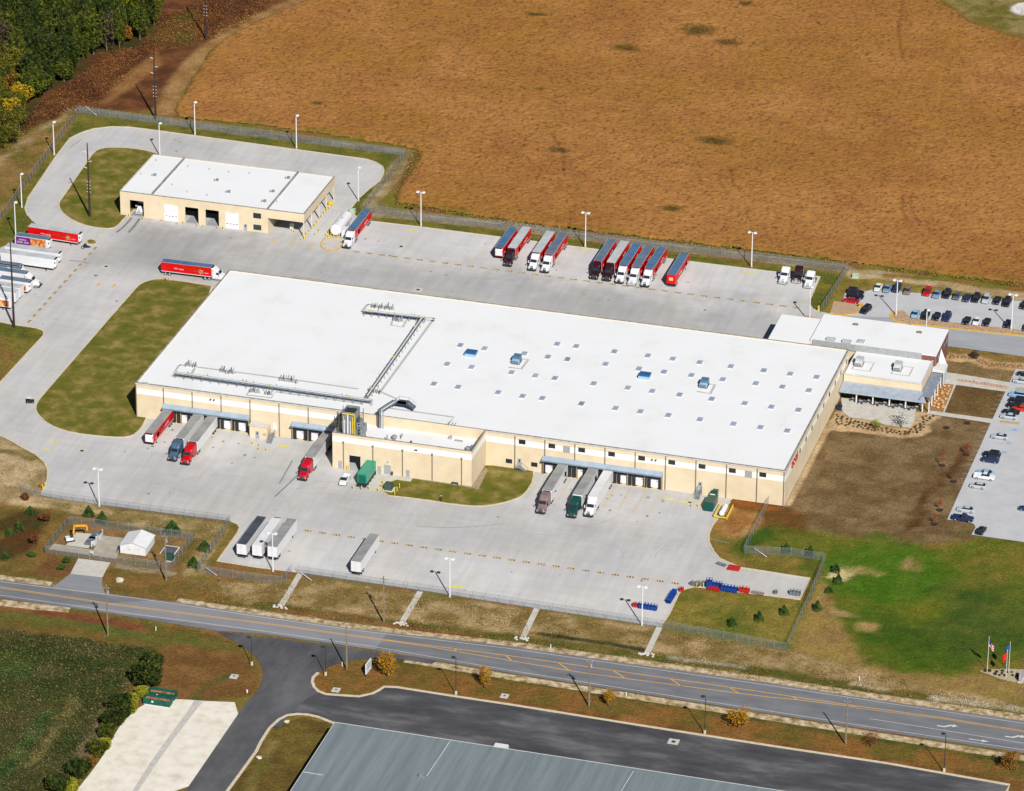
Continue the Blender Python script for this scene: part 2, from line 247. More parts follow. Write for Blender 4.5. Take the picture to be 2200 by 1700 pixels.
# ================================================================== GROUND
GRN = D(96, 100, 36); OLV = D(124, 115, 46); TAN = D(172, 146, 102); BRN = D(140, 104, 58)
regs = [
 ('P', [(-60,-60),(640,-60),(630,5),(560,45),(470,92),(405,150),(365,240),(170,235),(-60,330)], D(122,78,44), D(92,56,36), 4, 2, 0),
 ('P', [(-60,-60),(350,-60),(345,50),(300,100),(205,118),(160,175),(95,200),(45,310),(-60,330)], D(60,58,28), D(84,66,30), 4, 2, 0),
 ('P', [(335,112),(345,135),(285,190),(232,222),(215,222),(250,175)], D(156,112,66), D(140,98,56), 2.5, 1, 0),
 ('P', [(330,60),(420,20),(440,70),(400,95),(340,100)], D(96,92,40), D(118,84,44), 5, 2, 0),
 ('L', [(660,-10),(600,22),(540,47),(490,75),(455,98),(415,140),(378,185),(352,238)], D(172,134,86), D(150,108,62), 3, 1, 7),
 ('P', [(-60,325),(168,238),(100,330),(-40,500),(-60,520)], D(146,116,66), D(112,100,42), 3, 2, 0),
 ('L', [(-20,360),(60,300),(160,236)], D(176,152,112), D(140,118,72), 3, 2, 2),
 ('P', [(168,240),(345,262),(560,292),(872,333),(800,430),(782,455),(1100,500),(1650,572),(1810,590),(1770,675),(1750,700),(1000,900),(0,720),(-60,700),(-60,520),(20,440)], OLV, GRN, 1.5, .6, 0),
 ('L', [(160,245),(60,380),(-20,490)], D(150,118,62), D(120,104,50), 2, .6, 3),
 ('L', [(172,236),(345,259),(550,288),(872,327)], D(150,140,118), D(118,112,92), 1, .5, 4.2),
 ('L', [(876,330),(840,378),(795,440),(810,462)], D(178,158,116), D(140,118,74), 1.5, .8, 5),
 ('L', [(800,456),(902,466),(1100,487),(1350,520),(1650,556),(1815,578)], D(164,150,124), D(140,124,96), 1, .5, 5),
 ('P', [(1815,583),(1860,584),(2210,640),(2210,660),(1875,640),(1780,690),(1765,675)], D(150,130,60), D(128,112,48), 1.5, .6, 0),
 ('L', [(1835,588),(1890,590),(2000,605),(2120,622),(2230,640)], D(192,168,128), D(168,140,98), 1.5, .6, 6),
 ('L', [(1900,592),(1990,596),(2100,612),(2230,628)], D(118,112,44), D(150,104,48), 1.5, 1, 2.5),
 # right side: dormant lawns, green lawn
 ('P', [(1680,1090),(1775,922),(1800,880),(2000,880),(2135,898),(2200,760),(2260,1180),(2080,1160),(1960,1172),(1700,1130)], D(138,114,80), D(116,92,58), 2, 1, 0),
 ('P', [(2026,889),(2052,826),(2160,841),(2133,904)], D(126,100,60), D(108,84,48), .3, .1, 0),
 ('P', [(2010,822),(2053,826),(2026,888),(1985,882)], D(184,140,96), D(168,120,78), .3, .1, 0),
 ('P', [(2028,776),(2075,770),(2125,785),(2190,792),(2170,826),(2032,806)], D(142,118,78), D(124,102,62), .4, .2, 0),
 ('P', [(2040,746),(2210,766),(2210,790),(2040,772)], D(150,120,62), D(120,96,48), .4, .3, 0),
 ('L', [(2032,764),(2060,770),(2090,768),(2125,783),(2160,786),(2230,789)], D(202,168,122), D(186,148,104), .5, .3, 5),
 ('P', [(1794,884),(1776,922),(1800,926),(1852,929),(1900,937),(1940,941.5),(1976,938),(1998.7,929),(1999,922),(1994,912),(2023,895),(1982,885)], D(206,174,132), D(188,152,110), .4, .3, 0),
 ('L', [(1788,905),(1745,985),(1692,1085)], D(206,180,138), D(190,160,120), .6, .3, 1.6),
 ('L', [(2078,960),(2058,985),(2046,1005),(2020,1040),(1995,1060),(1975,1085),(1965,1110),(1958,1140)], D(84,58,32), D(112,82,48), 2.2, 2.2, 2.6),
 ('P', [(1568,1078),(1690,1088),(1740,1110),(1720,1145),(1600,1120),(1560,1110)], D(124,88,44), D(110,80,36), 3, 1, 0),
 ('P', [(1528,1120),(1568,1078),(1600,1082),(1650,1090),(1640,1130),(1600,1190),(1780,1205),(1745,1245),(1590,1222),(1540,1195),(1520,1150)], D(150,120,60), D(118,108,42), 1.5, .8, 0),
 ('P', [(1640,1085),(1690,1092),(1720,1120),(1740,1150),(1650,1150),(1620,1130)], D(116,76,36), D(104,76,36), 3, 1, 0),
 ('E', [(1585,1120)], D(186,146,92), D(160,110,58), 3, 1.5, (6, 9)),
 ('E', [(1620,1078)], D(150,88,36), D(120,84,36), 3, 1.5, (7, 6)),
 ('P', [(1600,1185),(1655,1132),(1780,1145),(1890,1158),(2010,1182),(2055,1160),(2100,1152),(2240,1170),(2240,1410),(2160,1400),(2070,1440),(1990,1445),(1930,1462),(1850,1420),(1800,1380),(1775,1325),(1790,1230),(1750,1196),(1650,1180)], D(82,104,18), D(108,110,34), 9, 6, 0),
 ('P', [(1560,1180),(1640,1130),(1665,1150),(1600,1195),(1585,1190)], D(58,92,18), D(84,96,28), 2.5, 1.5, 0),
 ('E', [(1990,1372)], D(62,90,16), D(76,98,20), 14, 8, (18, 12)),
 ('E', [(1890,1230)], D(72,108,14), D(84,112,24), 9, 6, (18, 16)),
 ('E', [(2110,1330)], D(66,88,26), D(88,100,34), 14, 8, (16, 18)),
 ('E', [(2160,1215)], D(124,112,44), D(96,104,32), 8, 5, (10, 12)),
 ('E', [(1958,1213)], D(160,136,84), D(110,112,36), 3.5, 4, (2.4, 3.4)),
 ('E', [(1860,1223)], D(176,152,96), D(108,112,38), 3, 4, (4, 1.8)),
 ('E', [(1815,1238)], D(206,186,130), D(120,124,50), 2, 3, (3.4, 4)),
 ('E', [(1790,1318)], D(180,152,100), D(130,118,46), 2, 3, (5, 2.2)),
 ('E', [(1865,1345)], D(176,146,90), D(110,120,36), 2.5, 2, (3, 3)),
 ('E', [(1990,1315)], D(112,112,30), D(100,110,26), 6, 4, (6, 6)),
 ('P', [(1760,1215),(1800,1330),(1870,1430),(1990,1452),(2080,1450),(2240,1470),(2240,1510),(1950,1480),(1700,1400)], D(156,132,70), D(150,120,72), 4, 2.5, 0),
 ('P', [(1470,1268),(1740,1292),(1700,1400),(1420,1352),(1440,1310)], D(140,124,54), D(104,108,38), 1.5, .8, 0),
 ('P', [(1738,1292),(1768,1222),(1750,1196),(1720,1190),(1745,1240),(1720,1290)], D(92,96,30), D(120,110,44), 1, .5, 0),
 # verge between the yard and the road
 ('P', [(380,1240),(480,1250),(560,1248),(645,1236),(905,1275),(1100,1303),(1420,1350),(1690,1400),(1860,1440),(2010,1478),(2240,1520),(2240,1558),(1850,1500),(1350,1425),(1100,1390),(750,1350),(500,1315),(380,1300)], D(182,154,110), D(134,112,62), 2.5, 1.4, 0),
 ('L', [(560,1300),(650,1313),(870,1345),(1120,1374),(1390,1410),(1600,1436),(1850,1478),(2050,1510),(2240,1540)], D(92,92,36), D(120,104,50), 2.2, 1.2, 4.5),
 ('L', [(1160,1362),(1290,1380),(1380,1395)], D(46,52,26), D(70,72,36), 1.2, .5, 2),
 ('L', [(600,1310),(750,1327),(870,1349),(1100,1383)], D(126,84,46), D(140,104,60), 1.5, .8, 2.5),
 ('L', [(1440,1412),(1600,1432)], D(196,184,160), D(170,160,130), 1.5, .6, 1.6),
 ('L', [(1835,1470),(1905,1480)], D(206,188,160), D(180,160,124), 1, .5, 1.6),
 ('L', [(2010,1500),(2070,1508),(2230,1530)], D(200,186,160), D(170,156,120), 1.5, .7, 2.6),
 # left: bare bank and enclosure surroundings
 ('P', [(-60,900),(25,944),(100,1000),(108,1030),(90,1066),(-60,1060)], D(198,172,132), D(156,134,92), 2, 1.4, 0),
 ('L', [(-20,968),(30,972),(70,985)], D(120,108,56), D(150,132,84), 2, 1.2, 3),
 ('L', [(-30,1062),(60,1075),(110,1080),(200,1092)], D(202,176,132), D(168,142,100), 2, 1, 7),
 ('P', [(105,1075),(212,1088),(494,1124),(440,1232),(400,1238),(370,1160),(200,1105),(105,1092)], D(186,160,112), D(140,122,74), 2, 1.5, 0),
 ('P', [(-60,1090),(100,1092),(200,1108),(400,1150),(430,1160),(390,1240),(540,1300),(430,1305),(230,1275),(0,1245),(-60,1238)], D(136,104,54), D(112,96,42), 2.5, 1.5, 0),
 ('L', [(-60,1130),(20,1128),(60,1112),(45,1160),(10,1185)], D(92,62,30), D(74,66,30), 3, 2, 9),
 ('P', [(110,1190),(200,1205),(160,1245),(60,1230)], D(126,84,50), D(110,88,46), 3, 1.5, 0),
 ('P', [(98,1184),(150,1122),(412,1156),(366,1228)], D(150,116,74), D(126,104,58), .8, .6, 0),
 ('L', [(255,1214),(290,1222),(372,1232)], D(168,150,120), D(140,116,80), 1, .6, 2.5),
 ('P', [(462,1212),(515,1140),(498,1122),(430,1232)], D(146,120,60), D(116,104,44), .8, .5, 0),
 ('L', [(0,1242),(60,1246),(110,1256)], D(190,164,126), D(150,120,80), 1.4, .8, 2),
 # below the road, left
 ('P', [(-60,1285),(0,1288),(160,1308),(470,1362),(520,1392),(560,1440),(552,1490),(300,1530),(200,1720),(-80,1720)], D(126,96,48), D(104,96,40), 1.5, 1, 0),
 ('L', [(-60,1292),(0,1302),(120,1318),(240,1338),(300,1350)], D(126,74,46), D(140,96,58), 2, 1, 4),
 ('L', [(-60,1318),(60,1325),(240,1352),(330,1372),(500,1388)], D(92,104,42), D(110,100,44), 2.5, 1, 3),
 ('P', [(-80,1350),(0,1350),(180,1372),(335,1395),(300,1440),(270,1500),(220,1560),(170,1640),(110,1720),(-80,1720)], D(84,80,44), D(58,66,28), 2, 2, 0),  # ground colour darkened to stand in for shadow between the weeds
 ('P', [(-80,1408),(90,1425),(60,1450),(-80,1470)], D(56,82,34), D(80,90,44), 3, 2, 0),
 ('L', [(-40,1400),(60,1412),(180,1420),(300,1425)], D(40,62,20), D(70,78,32), 2, 2, 2.5),
 ('L', [(-40,1500),(60,1505),(150,1490)], D(46,66,22), D(84,84,40), 2, 2, 2),
 ('L', [(160,1500),(130,1560),(60,1640)], D(124,112,66), D(96,96,50), 2, 2, 2),
 ('L', [(105,1530),(70,1580),(20,1640),(-20,1700)], D(48,74,32), D(86,96,50), 2.5, 2, 4),
 ('L', [(240,1510),(200,1590),(130,1680),(110,1720)], D(132,112,84), D(110,96,66), 2, 1.5, 3.5),
 ('P', [(340,1395),(500,1395),(550,1440),(545,1490),(440,1510),(340,1500)], D(134,98,54), D(118,84,44), 3, 1.5, 0),
 ('L', [(405,1510),(450,1468),(500,1450)], D(84,92,40), D(110,92,44), 2, 1, 2.5),
 # strip between road and dark car park
 ('P', [(660,1440),(720,1425),(850,1414),(930,1424),(1100,1449),(1650,1535),(2240,1630),(2240,1715),(2160,1690),(1650,1604),(1100,1516),(852,1478),(800,1494),(700,1492),(668,1470)], D(112,96,40), D(140,98,48), 2, 1.2, 0),
 ('L', [(860,1420),(1100,1458),(1650,1548),(2240,1645)], D(78,84,32), D(112,98,42), 2, 1, 3),
 ('L', [(1000,1500),(1300,1540),(1650,1598),(2000,1655),(2200,1692)], D(150,104,56), D(120,84,40), 2, 1, 4),
 ('P', [(545,1610),(590,1560),(650,1540),(722,1556),(620,1720),(470,1720)], D(118,100,44), D(100,80,36), 1, .6, 0),
 ('L', [(590,1590),(560,1640),(530,1700)], D(140,116,66), D(100,96,40), 2, 1, 3),
 # top right corner beyond the field
 ('P', [(2010,-20),(2050,10),(2090,40),(2150,62),(2260,95),(2260,-40)], D(112,104,40), D(150,132,80), 3, 3, 0),
 ('E', [(2200,18)], D(230,226,220), D(210,200,180), 1.5, 1.5, (4, 6)),
]
def ext(a, lo, hi): return np.concatenate([np.linspace(lo, a[0], 4)[:-1], a, np.linspace(a[-1], hi, 4)[1:]])
gx = ext(np.arange(-190, 330, .85), -5000, 5000); gy = ext(np.arange(-225, 440, .85), -5000, 6000)
GX, GY = np.meshgrid(gx, gy, indexing='ij')
PB = (BRN, OLV)
Cg = regions_paint(GX, GY, PB, regs)
Zg = (fbm(GX, GY, 2.2, 90, 3)-1)*.22
attr = attr_mat('ground_soil', fine=1.4, mid=.3, amp=.38, bump=.35)
ground = tag(grid_mesh('ground', gx, gy, Zg, Cg, attr), kind='structure')
# crop field: ripe plants with real height
fpoly = WP([(700,-140),(660,0),(560,42),(488,80),(450,110),(412,170),(372,238),(382,254),(560,270),(880,318),(905,326),(895,345),(845,425),(850,436),(1100,478),(1650,543),(1830,566),(1900,575),(2100,600),(2420,640),(2600,300),(2260,100),(2150,70),(2085,48),(2040,15),(2010,-10),(2000,-140)])
xs = np.arange(min(p[0] for p in fpoly)-1, max(p[0] for p in fpoly)+1, .55); ys = np.arange(min(p[1] for p in fpoly)-1, 440, .55)
xs = xs[xs < 300]; FX, FY = np.meshgrid(xs, ys, indexing='ij')
jx = FX+rng.uniform(-.2, .2, FX.shape); jy = FY+rng.uniform(-.2, .2, FX.shape)
wob = (fbm(FX, FY, 4, 77)-.5)*4
sd_ = sdf_poly(FX+wob*.4, FY+wob*.4, fpoly); hh = np.clip(-sd_/1.2, 0, 1)
FZ = (.30+.42*rng.random(FX.shape)+.25*fbm(FX, FY, 3, 8))*hh
bald = np.zeros(FX.shape)
for (px, py, a, b) in [(1150,33,3,1.6),(1500,67,5,4),(1343,105,4,2.8),(1565,93,3.6,2.4),(1535,305,4.6,2.6),(1157,193,1.2,1.2),(680,224,1.8,1.2),(1440,450,3,2),(1200,325,3,2),(1600,10,2,2)]:
    c = W(px, py); q = np.sqrt(((FX+wob*.5-c[0])/a)**2+((FY+wob*.5-c[1])/b)**2); bald = np.maximum(bald, np.clip(1.6-q, 0, 1))
fc = np.zeros(FX.shape+(3,)); q = np.clip((fbm(FX, FY, 38, 12, 3)-.35)/.3, 0, 1)[..., None]
fc[:] = np.array(D(174,122,66)[:3])*(1-q)+np.array(D(162,114,54)[:3])*q
q = np.clip((fbm(FX, FY, 14, 15)-.45)/.3, 0, 1)[..., None]*.5; fc = fc*(1-q)+np.array(D(152,98,54)[:3])*q
q = (rng.random(FX.shape) < .1)[..., None]*.75; fc = fc*(1-q)+np.array(D(84,52,26)[:3])*q
q = np.clip(1.0+sd_/2.2+(fbm(FX, FY, 5, 19)-.5)*2.4, 0, 1)[..., None]*.7; fc = fc*(1-q)+np.array(D(104,96,30)[:3])*q
q = (bald*np.clip(rng.random(FX.shape)+.5, 0, 1))[..., None]*.9; fc = fc*(1-q)+np.array(D(70,62,22)[:3])*q; FZ -= bald*.35*hh
for pts in ([(1545,380),(1548,400),(1565,418)],[(1570,370),(1572,395),(1590,412)],[(1940,0),(1930,70),(1938,130)],[(1185,290),(1210,330),(1212,370)],[(1936,425),(1938,450),(1946,480)],[(1957,425),(1958,455),(1975,480)]):
    L = sdf_line(FX+wob*.15, FY+wob*.15, [W(*p) for p in pts], .5); k = np.clip(.6-L, 0, 1)[..., None]*.55; fc = fc*(1-k)+np.array(D(92,58,28)[:3])*k; FZ -= k[..., 0]*.3*hh
P3 = np.stack([jx, jy, FZ+.02], -1)
fmat = attr_mat('ripe_crop', fine=2.4, mid=.16, amp=.18, bump=0)
tag(grid_mesh('crop_field', xs, ys, P3, fc, fmat, keep=sd_ < 0), kind='structure')
del FX, FY, FZ, P3, fc, jx, jy
# ================================================================== PAVEMENTS
def conc_mat():
    m, n, b = _nodes('yard_concrete'); MT['yard_concrete'] = m; b.inputs['Roughness'].default_value = .85; b.inputs['Specular IOR Level'].default_value = .15
    g = n.nodes.new('ShaderNodeNewGeometry'); sp = n.nodes.new('ShaderNodeSeparateXYZ'); n.links.new(g.outputs['Position'], sp.inputs[0])
    def M(op, a, b_=None, c=None):
        q = n.nodes.new('ShaderNodeMath'); q.operation = op
        for i, v in enumerate((a, b_, c)):
            if v is None: continue
            if isinstance(v, (int, float)): q.inputs[i].default_value = v
            else: n.links.new(v, q.inputs[i])
        return q.outputs[0]
    def noise(s, st=(1, 1, 1), det=4, rot=0):
        mp = n.nodes.new('ShaderNodeMapping'); mp.inputs['Scale'].default_value = st; n.links.new(g.outputs['Position'], mp.inputs[0])
        t = n.nodes.new('ShaderNodeTexNoise'); t.inputs['Scale'].default_value = s; t.inputs['Detail'].default_value = det; t.inputs['Roughness'].default_value = .6; n.links.new(mp.outputs[0], t.inputs['Vector']); return t.outputs['Fac']
    big = noise(.045, det=3); xs_ = sp.outputs[0]; ys_ = sp.outputs[1]
    wob = M('MULTIPLY', M('SUBTRACT', noise(.09, det=3), .5), 26)
    def box(x0, x1, y0, y1, s):  # soft wear zone
        dx = M('SUBTRACT', M('ABSOLUTE', M('SUBTRACT', M('ADD', xs_, wob), (x0+x1)/2)), (x1-x0)/2); dy = M('SUBTRACT', M('ABSOLUTE', M('SUBTRACT', M('ADD', ys_, wob), (y0+y1)/2)), (y1-y0)/2)
        d = M('MAXIMUM', dx, dy); q = n.nodes.new('ShaderNodeMapRange'); q.interpolation_type = 'SMOOTHSTEP'; q.inputs[1].default_value = s; q.inputs[2].default_value = -s; q.inputs[3].default_value = 0; q.inputs[4].default_value = 1
        n.links.new(d, q.inputs[0]); return q.outputs[0]
    zones = [(box(-46, -12, 92, 124, 10), -.3), (box(-10, 170, 84, 116, 9), -.16), (box(-5, 180, 126, 146, 6), .10), (box(-85, -55, 50, 110, 8), .05), (box(10, 150, -46, -20, 9), -.09), (box(55, 165, -75, -50, 8), .08), (box(8, 36, -18, 2, 4), .08), (box(112, 150, -18, 2, 4), .04), (box(-62, -36, 150, 190, 8), -.06), (box(40, 130, 100, 118, 10), -.07)]
    v = 1.0
    for z, k in zones: v = M('MULTIPLY_ADD', z, k, v)
    v = M('MULTIPLY', v, M('MULTIPLY_ADD', M('SUBTRACT', big, .5), .5, 1))
    v = M('MULTIPLY', v, M('MULTIPLY_ADD', M('SUBTRACT', noise(.5, (1, .12, 1)), .5), .36, 1))     # wheel streaks along y
    v = M('MULTIPLY', v, M('MULTIPLY_ADD', M('SUBTRACT', noise(.45, (.15, 1, 1)), .5), .2, 1))
    v = M('MULTIPLY', v, M('MULTIPLY_ADD', M('SUBTRACT', noise(2.5, det=5), .5), .16, 1))
    # slab joints
    for s, c in ((xs_, 4.1), (ys_, 4.1)):
        fr = M('ABSOLUTE', M('SUBTRACT', M('FRACT', M('DIVIDE', s, c)), .5)); ln = M('GREATER_THAN', fr, .489); v = M('MULTIPLY', v, M('MULTIPLY_ADD', ln, -.05, 1))
    blot = noise(.3, det=6); bl = n.nodes.new('ShaderNodeMapRange'); bl.inputs[1].default_value = .66; bl.inputs[2].default_value = .74; bl.inputs[3].default_value = 1; bl.inputs[4].default_value = .84; n.links.new(blot, bl.inputs[0]); v = M('MULTIPLY', v, bl.outputs[0])
    mx = n.nodes.new('ShaderNodeMix'); mx.data_type = 'RGBA'; n.links.new(noise(.06, det=3), mx.inputs[0]); mx.inputs[6].default_value = D(196, 197, 202); mx.inputs[7].default_value = D(210, 204, 194)
    sc_ = n.nodes.new('ShaderNodeVectorMath'); sc_.operation = 'SCALE'; n.links.new(mx.outputs[2], sc_.inputs[0]); n.links.new(v, sc_.inputs['Scale']); n.links.new(sc_.outputs[0], b.inputs['Base Color']); return m
CONC = conc_mat()
KERB = mat('kerb_concrete', D(228, 214, 186), D(206, 192, 164), .8)
KERBY = mat('yellow_kerb', D(236, 190, 70), D(220, 168, 60), .8)
PATHC = mat('pale_concrete', D(216, 210, 198), D(200, 192, 178), .5, c3=D(208, 203, 192))
def asph(name, a, b_, c, s=.35, st=(.3, 1, 1)): return mat(name, D(*a), D(*b_), s, rough=.9, c3=D(*c), stretch=st, detail=6, contrast=(.25, .75), spec=.2)
ROAD = asph('road_asphalt', (138,138,142), (108,109,113), (124,125,129))
ROADP = asph('patched_asphalt', (152,152,156), (134,134,138), (144,144,148))
LOTA = asph('car_park_asphalt', (130,130,130), (52,52,56), (84,84,87), .16, (.35, 1, 1))
SIDE = asph('side_road_asphalt', (120,120,121), (62,62,66), (94,94,97), .1, (1, .5, 1))
EAST = asph('car_park_concrete', (206,206,208), (188,188,190), (198,198,200), .2, (1, 1, 1))
DRIVE = asph('drive_concrete', (178,180,184), (156,158,164), (168,170,174), .3, (.2, 1, 1))
GRAV = mat('white_gravel', D(250,244,232), D(214,202,184), .3, rough=1, c3=D(238,230,214), detail=7, contrast=(.25, .75))
def grassm(name, a, b_, c, s=.16): return mat(name, D(*a), D(*b_), s, rough=1, c3=D(*c), bump=.2, detail=9, contrast=(.32, .66), spec=.05)
ISL = grassm('island_grass', (156,136,82), (88,98,32), (116,110,46), .2)
yard = [(360,343)]
yard_px = [(59,463),(54,448),(61,425),(120,337),(151,297),(176,285),(201.5,277),(239,272.7),(277,273.5),(315,278),(418,292),(550,310),(787,342.5),(807,349),(821,357.6),(824.5,366.5),(823,375),(817,388),(794,405.5),(771,426),(751,452),(770,471),(794,475.4),(902.6,488),(1100,513),(1256,533),(1480,562),(1650,583),(1762,595),(1738,649),(1747,663),(1768,671)]
yardw = WP(yard_px)+[(178, 100), (176, 60), (170, 20)]+WP([(1568,1078),(1530.6,1129.5),(1523,1147),(1523,1165),(1533,1185),(1545.6,1200),(1572,1212),(1592,1220),(1740,1243),(1719,1288.6),(1521.5,1264),(1491,1261),(1469,1266.5),(1459,1274.5),(1437,1321),(1420,1347),(1100,1299),(902.6,1268),(643,1230),(550,1219),(467,1206),(511,1144.6),(515,1134.6),(511,1127),(493.6,1119.5),(211.5,1084),(113,1069),(88,1064),(93,1054),(102,1031),(103,1011),(95.7,993.5),(75.6,976),(50,963),(25,948),(0,935.6),(-70,905),(-70,860),(0,823),(60,757.5),(93,722),(95,716),(90.6,709.6),(75.5,704.5),(30,698),(0,692),(-90,682),(-90,545),(-5,535),(28,520),(60,500),(83,485.5),(69,475)])
struct('yard_pavement', MB().sheet(yardw, .03), CONC)
# kerb lines around the yard
kb = MB()
kpoly = [yard_px[:22], yard_px[21:30], [(88,1064),(93,1054),(102,1031),(103,1011),(95.7,993.5),(75.6,976),(50,963),(25,948),(0,935.6),(-70,905)], [(-70,860),(0,823),(60,757.5),(93,722),(95,716),(90.6,709.6),(75.5,704.5),(30,698),(0,692),(-90,682)],
 [(494,1119.5),(511,1127),(515,1134.6),(511,1144.6),(467,1206),(550,1219),(643,1230)], [(1568,1079),(1530.6,1129.5),(1523,1147),(1523,1165),(1533,1185),(1545.6,1200),(1572,1212),(1592,1220),(1740,1243),(1719,1288.6),(1521.5,1264),(1491,1261),(1469,1266.5),(1459,1274.5),(1437,1321),(1420,1345)]]
for k in kpoly: ribbon(kb, WP(k), .45, 0, .13)
isl = {
 'loop': [(360,343),(345,332),(302,321),(254,317),(219,318.6),(201.5,327),(189,345),(161,385),(136,423),(126,435),(127,448),(138,462),(161,476.6),(189,486.7),(221.6,492),(241.7,491),(254,485.4),(267,470),(300,440),(330,380)],
 'tiny': [(184,519),(192,514),(203,516),(209,521),(203,526),(190,525)],
 'west': [(472,618),(405,607),(352.5,599.8),(325,601),(302,610),(289.6,621.4),(91,850),(79,866),(75.5,878),(80,890),(95.7,906.7),(121,920.5),(156,930.6),(214,938),(262,940.7),(284.6,937),(299.7,925.5),(311,909),(330,860)],
 'front': [(832,1031),(812,1063),(902.6,1073),(978,1085),(1028.5,1089),(1064,1085),(1100,1076),(1127.7,1064),(1148,1031),(1145,1000),(1000,1000)]}
im = MB()
for k, p in isl.items():
    w_ = chaikin(WP(p), 1, True); im.sheet(w_, .12); ribbon(kb, w_, .45, 0, .135, closed=True)
struct('grass_islands', im, ISL); 
# tank island with yellow kerb, drive and parking islands
ti = chaikin(WP([(700,508),(689,523),(690,532),(701,538.5),(722,540.5),(733,531),(740,512)]), 2, True); struct('tank_island', MB().sheet(ti, .11), PATHC)
yk = MB(); ribbon(yk, ti, .4, 0, .14, closed=True)
struct('kerb', kb, KERB)
eb = MB().sheet(WP([(1752,706),(1768,671),(1783,674),(1801,679),(1836,676),(1853,664),(1851.5,653),(1810,649),(1816,628),(1828,618),(1860,626),(1874,622.5),(2260,652),(2260,735),(2060,705),(1900,690),(1760,720)]), .034)
struct('north_car_park', eb, EAST)
dr = MB().sheet(WP([(1752,704),(1783,676),(1836,680),(1912,683),(1924,692),(1952,697),(2260,727),(2260,775),(2043,745),(2000,741),(1900,740),(1760,730)]), .05)
struct('entry_drive', dr, DRIVE)
i3 = WP([(1913,684),(1912,677),(1920,669),(1942,668),(1955,683),(2260,717),(2260,728),(1952,697),(1924.5,692)]); struct('rock_island', MB().sheet(i3, .13), mat('river_rock', D(206,180,146), D(150,120,96), 1.6, rough=1, c3=D(190,156,124), detail=6, contrast=(.35,.65)))
ribbon(yk, WP([(1930,668),(1918,671),(1912.5,679),(1916,686),(1930,693),(1952,696.5),(2100,712),(2260,729)]), .6, .03, .17)
i4 = WP([(1791,648),(1851.5,653),(1856,660),(1850,668),(1836,675),(1801,678),(1783,673)]); struct('gravel_island', MB().sheet(i4, .12), mat('pea_gravel', D(200,170,140), D(180,150,120), 1.2, rough=1))
ribbon(yk, WP([(1783,673),(1801,678),(1836,675),(1850,668),(1856,660),(1851.5,653)]), .6, .03, .16)
struct('yellow_kerb', yk, KERBY)
east = WP([(2182,793),(2280,805),(2280,1185),(2200,1165),(2087,1149),(2096,1133),(2092,1126),(2078,1121),(2035,1116.5),(2128.5,909),(2159.6,843)]); struct('east_car_park', MB().sheet(east, .034), EAST)
pm = MB().sheet(WP([(2013,798),(2055,803),(2170,822),(2166,843),(2055,827.5),(2010,823.5)]), .045).sheet(WP([(1995,882),(2134,901),(2130,909.5),(1990,889)]), .046).sheet(WP([(2050,826),(2054,826.5),(2029,887),(2025.5,886.5)]), .049)
pm.sheet(WP([(1807,855),(1976.5,876),(1967,884),(1966,901),(1955,920),(1905,914),(1875,905),(1859,901.7),(1824.6,897),(1809,884)]), .06)
struct('footpaths', pm, PATHC)
struct('pink_bed', MB().sheet(WP([(2056,814),(2165,829.5),(2163,836.5),(2055,819)]), .07), mat('pink_gravel', D(222,190,166), D(190,150,126), 1.4, rough=1))
struct('rock_strip', MB().sheet(WP([(2183,832),(2230,838),(2230,843),(2180,837)]), .07).sheet(WP([(2150,903),(2192,908),(2188,913),(2148,908)]), .07), mat('rock_mulch', D(206,186,140), D(176,150,108), 1.4, rough=1))
# apron slabs
ap = MB().sheet(WP([(1480,1063),(1564,1078),(1556,1094),(1500,1088),(1478,1080)]), .05).sheet(WP([(834,1026),(870,1030),(878,1034),(820,1056),(790,1054),(812,1022)]), .05)
struct('apron_slabs', ap, PATHC)
# gravel border round the annex
struct('gravel_border', MB().sheet(WP([(876,1028),(1028,1052),(1048,1012),(1043,1006),(1007,1045),(880,1024)]), .16), mat('border_gravel', D(176,158,130), D(150,132,106), 1.2, rough=1))
# public road
up = [(-60,1236),(0,1246),(230,1275),(247,1278),(378,1294),(550,1321),(751.5,1350),(1100,1389),(1352,1426),(1650,1467),(1851,1499),(2230,1554)]
lo = [(-60,1280),(0,1285),(156,1307),(252,1321),(466,1356),(550,1361),(802,1396),(1100,1447),(1321,1482),(1650,1533),(1902,1573),(2230,1623)]
struct('road', MB().sheet(WP(up)+WP(lo[::-1]), .03), ROAD)
struct('road_patch', MB().sheet(WP([(330,1290),(550,1322),(751,1351),(830,1362),(806,1396),(550,1357),(300,1324),(150,1303),(156,1301)]), .036), ROADP)
sh = MB()
for pts, wd in (([(-60,1230),(0,1240),(110,1255)], 2.2), ([(380,1290),(550,1316),(751,1345),(900,1362),(1100,1384),(1352,1420),(1650,1461),(1851,1492),(2230,1546)], 2.6), ([(-60,1289),(0,1294),(75,1303),(150,1309)], 3.0), ([(870,1417),(950,1430),(1100,1455),(1321,1490),(1650,1541),(1902,1582),(2230,1634)], 2.4)): ribbon(sh, WP(pts), wd, -.3, .012)
shm = mat('shoulder_gravel', D(218,200,172), D(124,106,62), .55, rough=1, c3=D(184,160,122), detail=9, contrast=(.36,.62))
struct('road_shoulder', sh, shm)
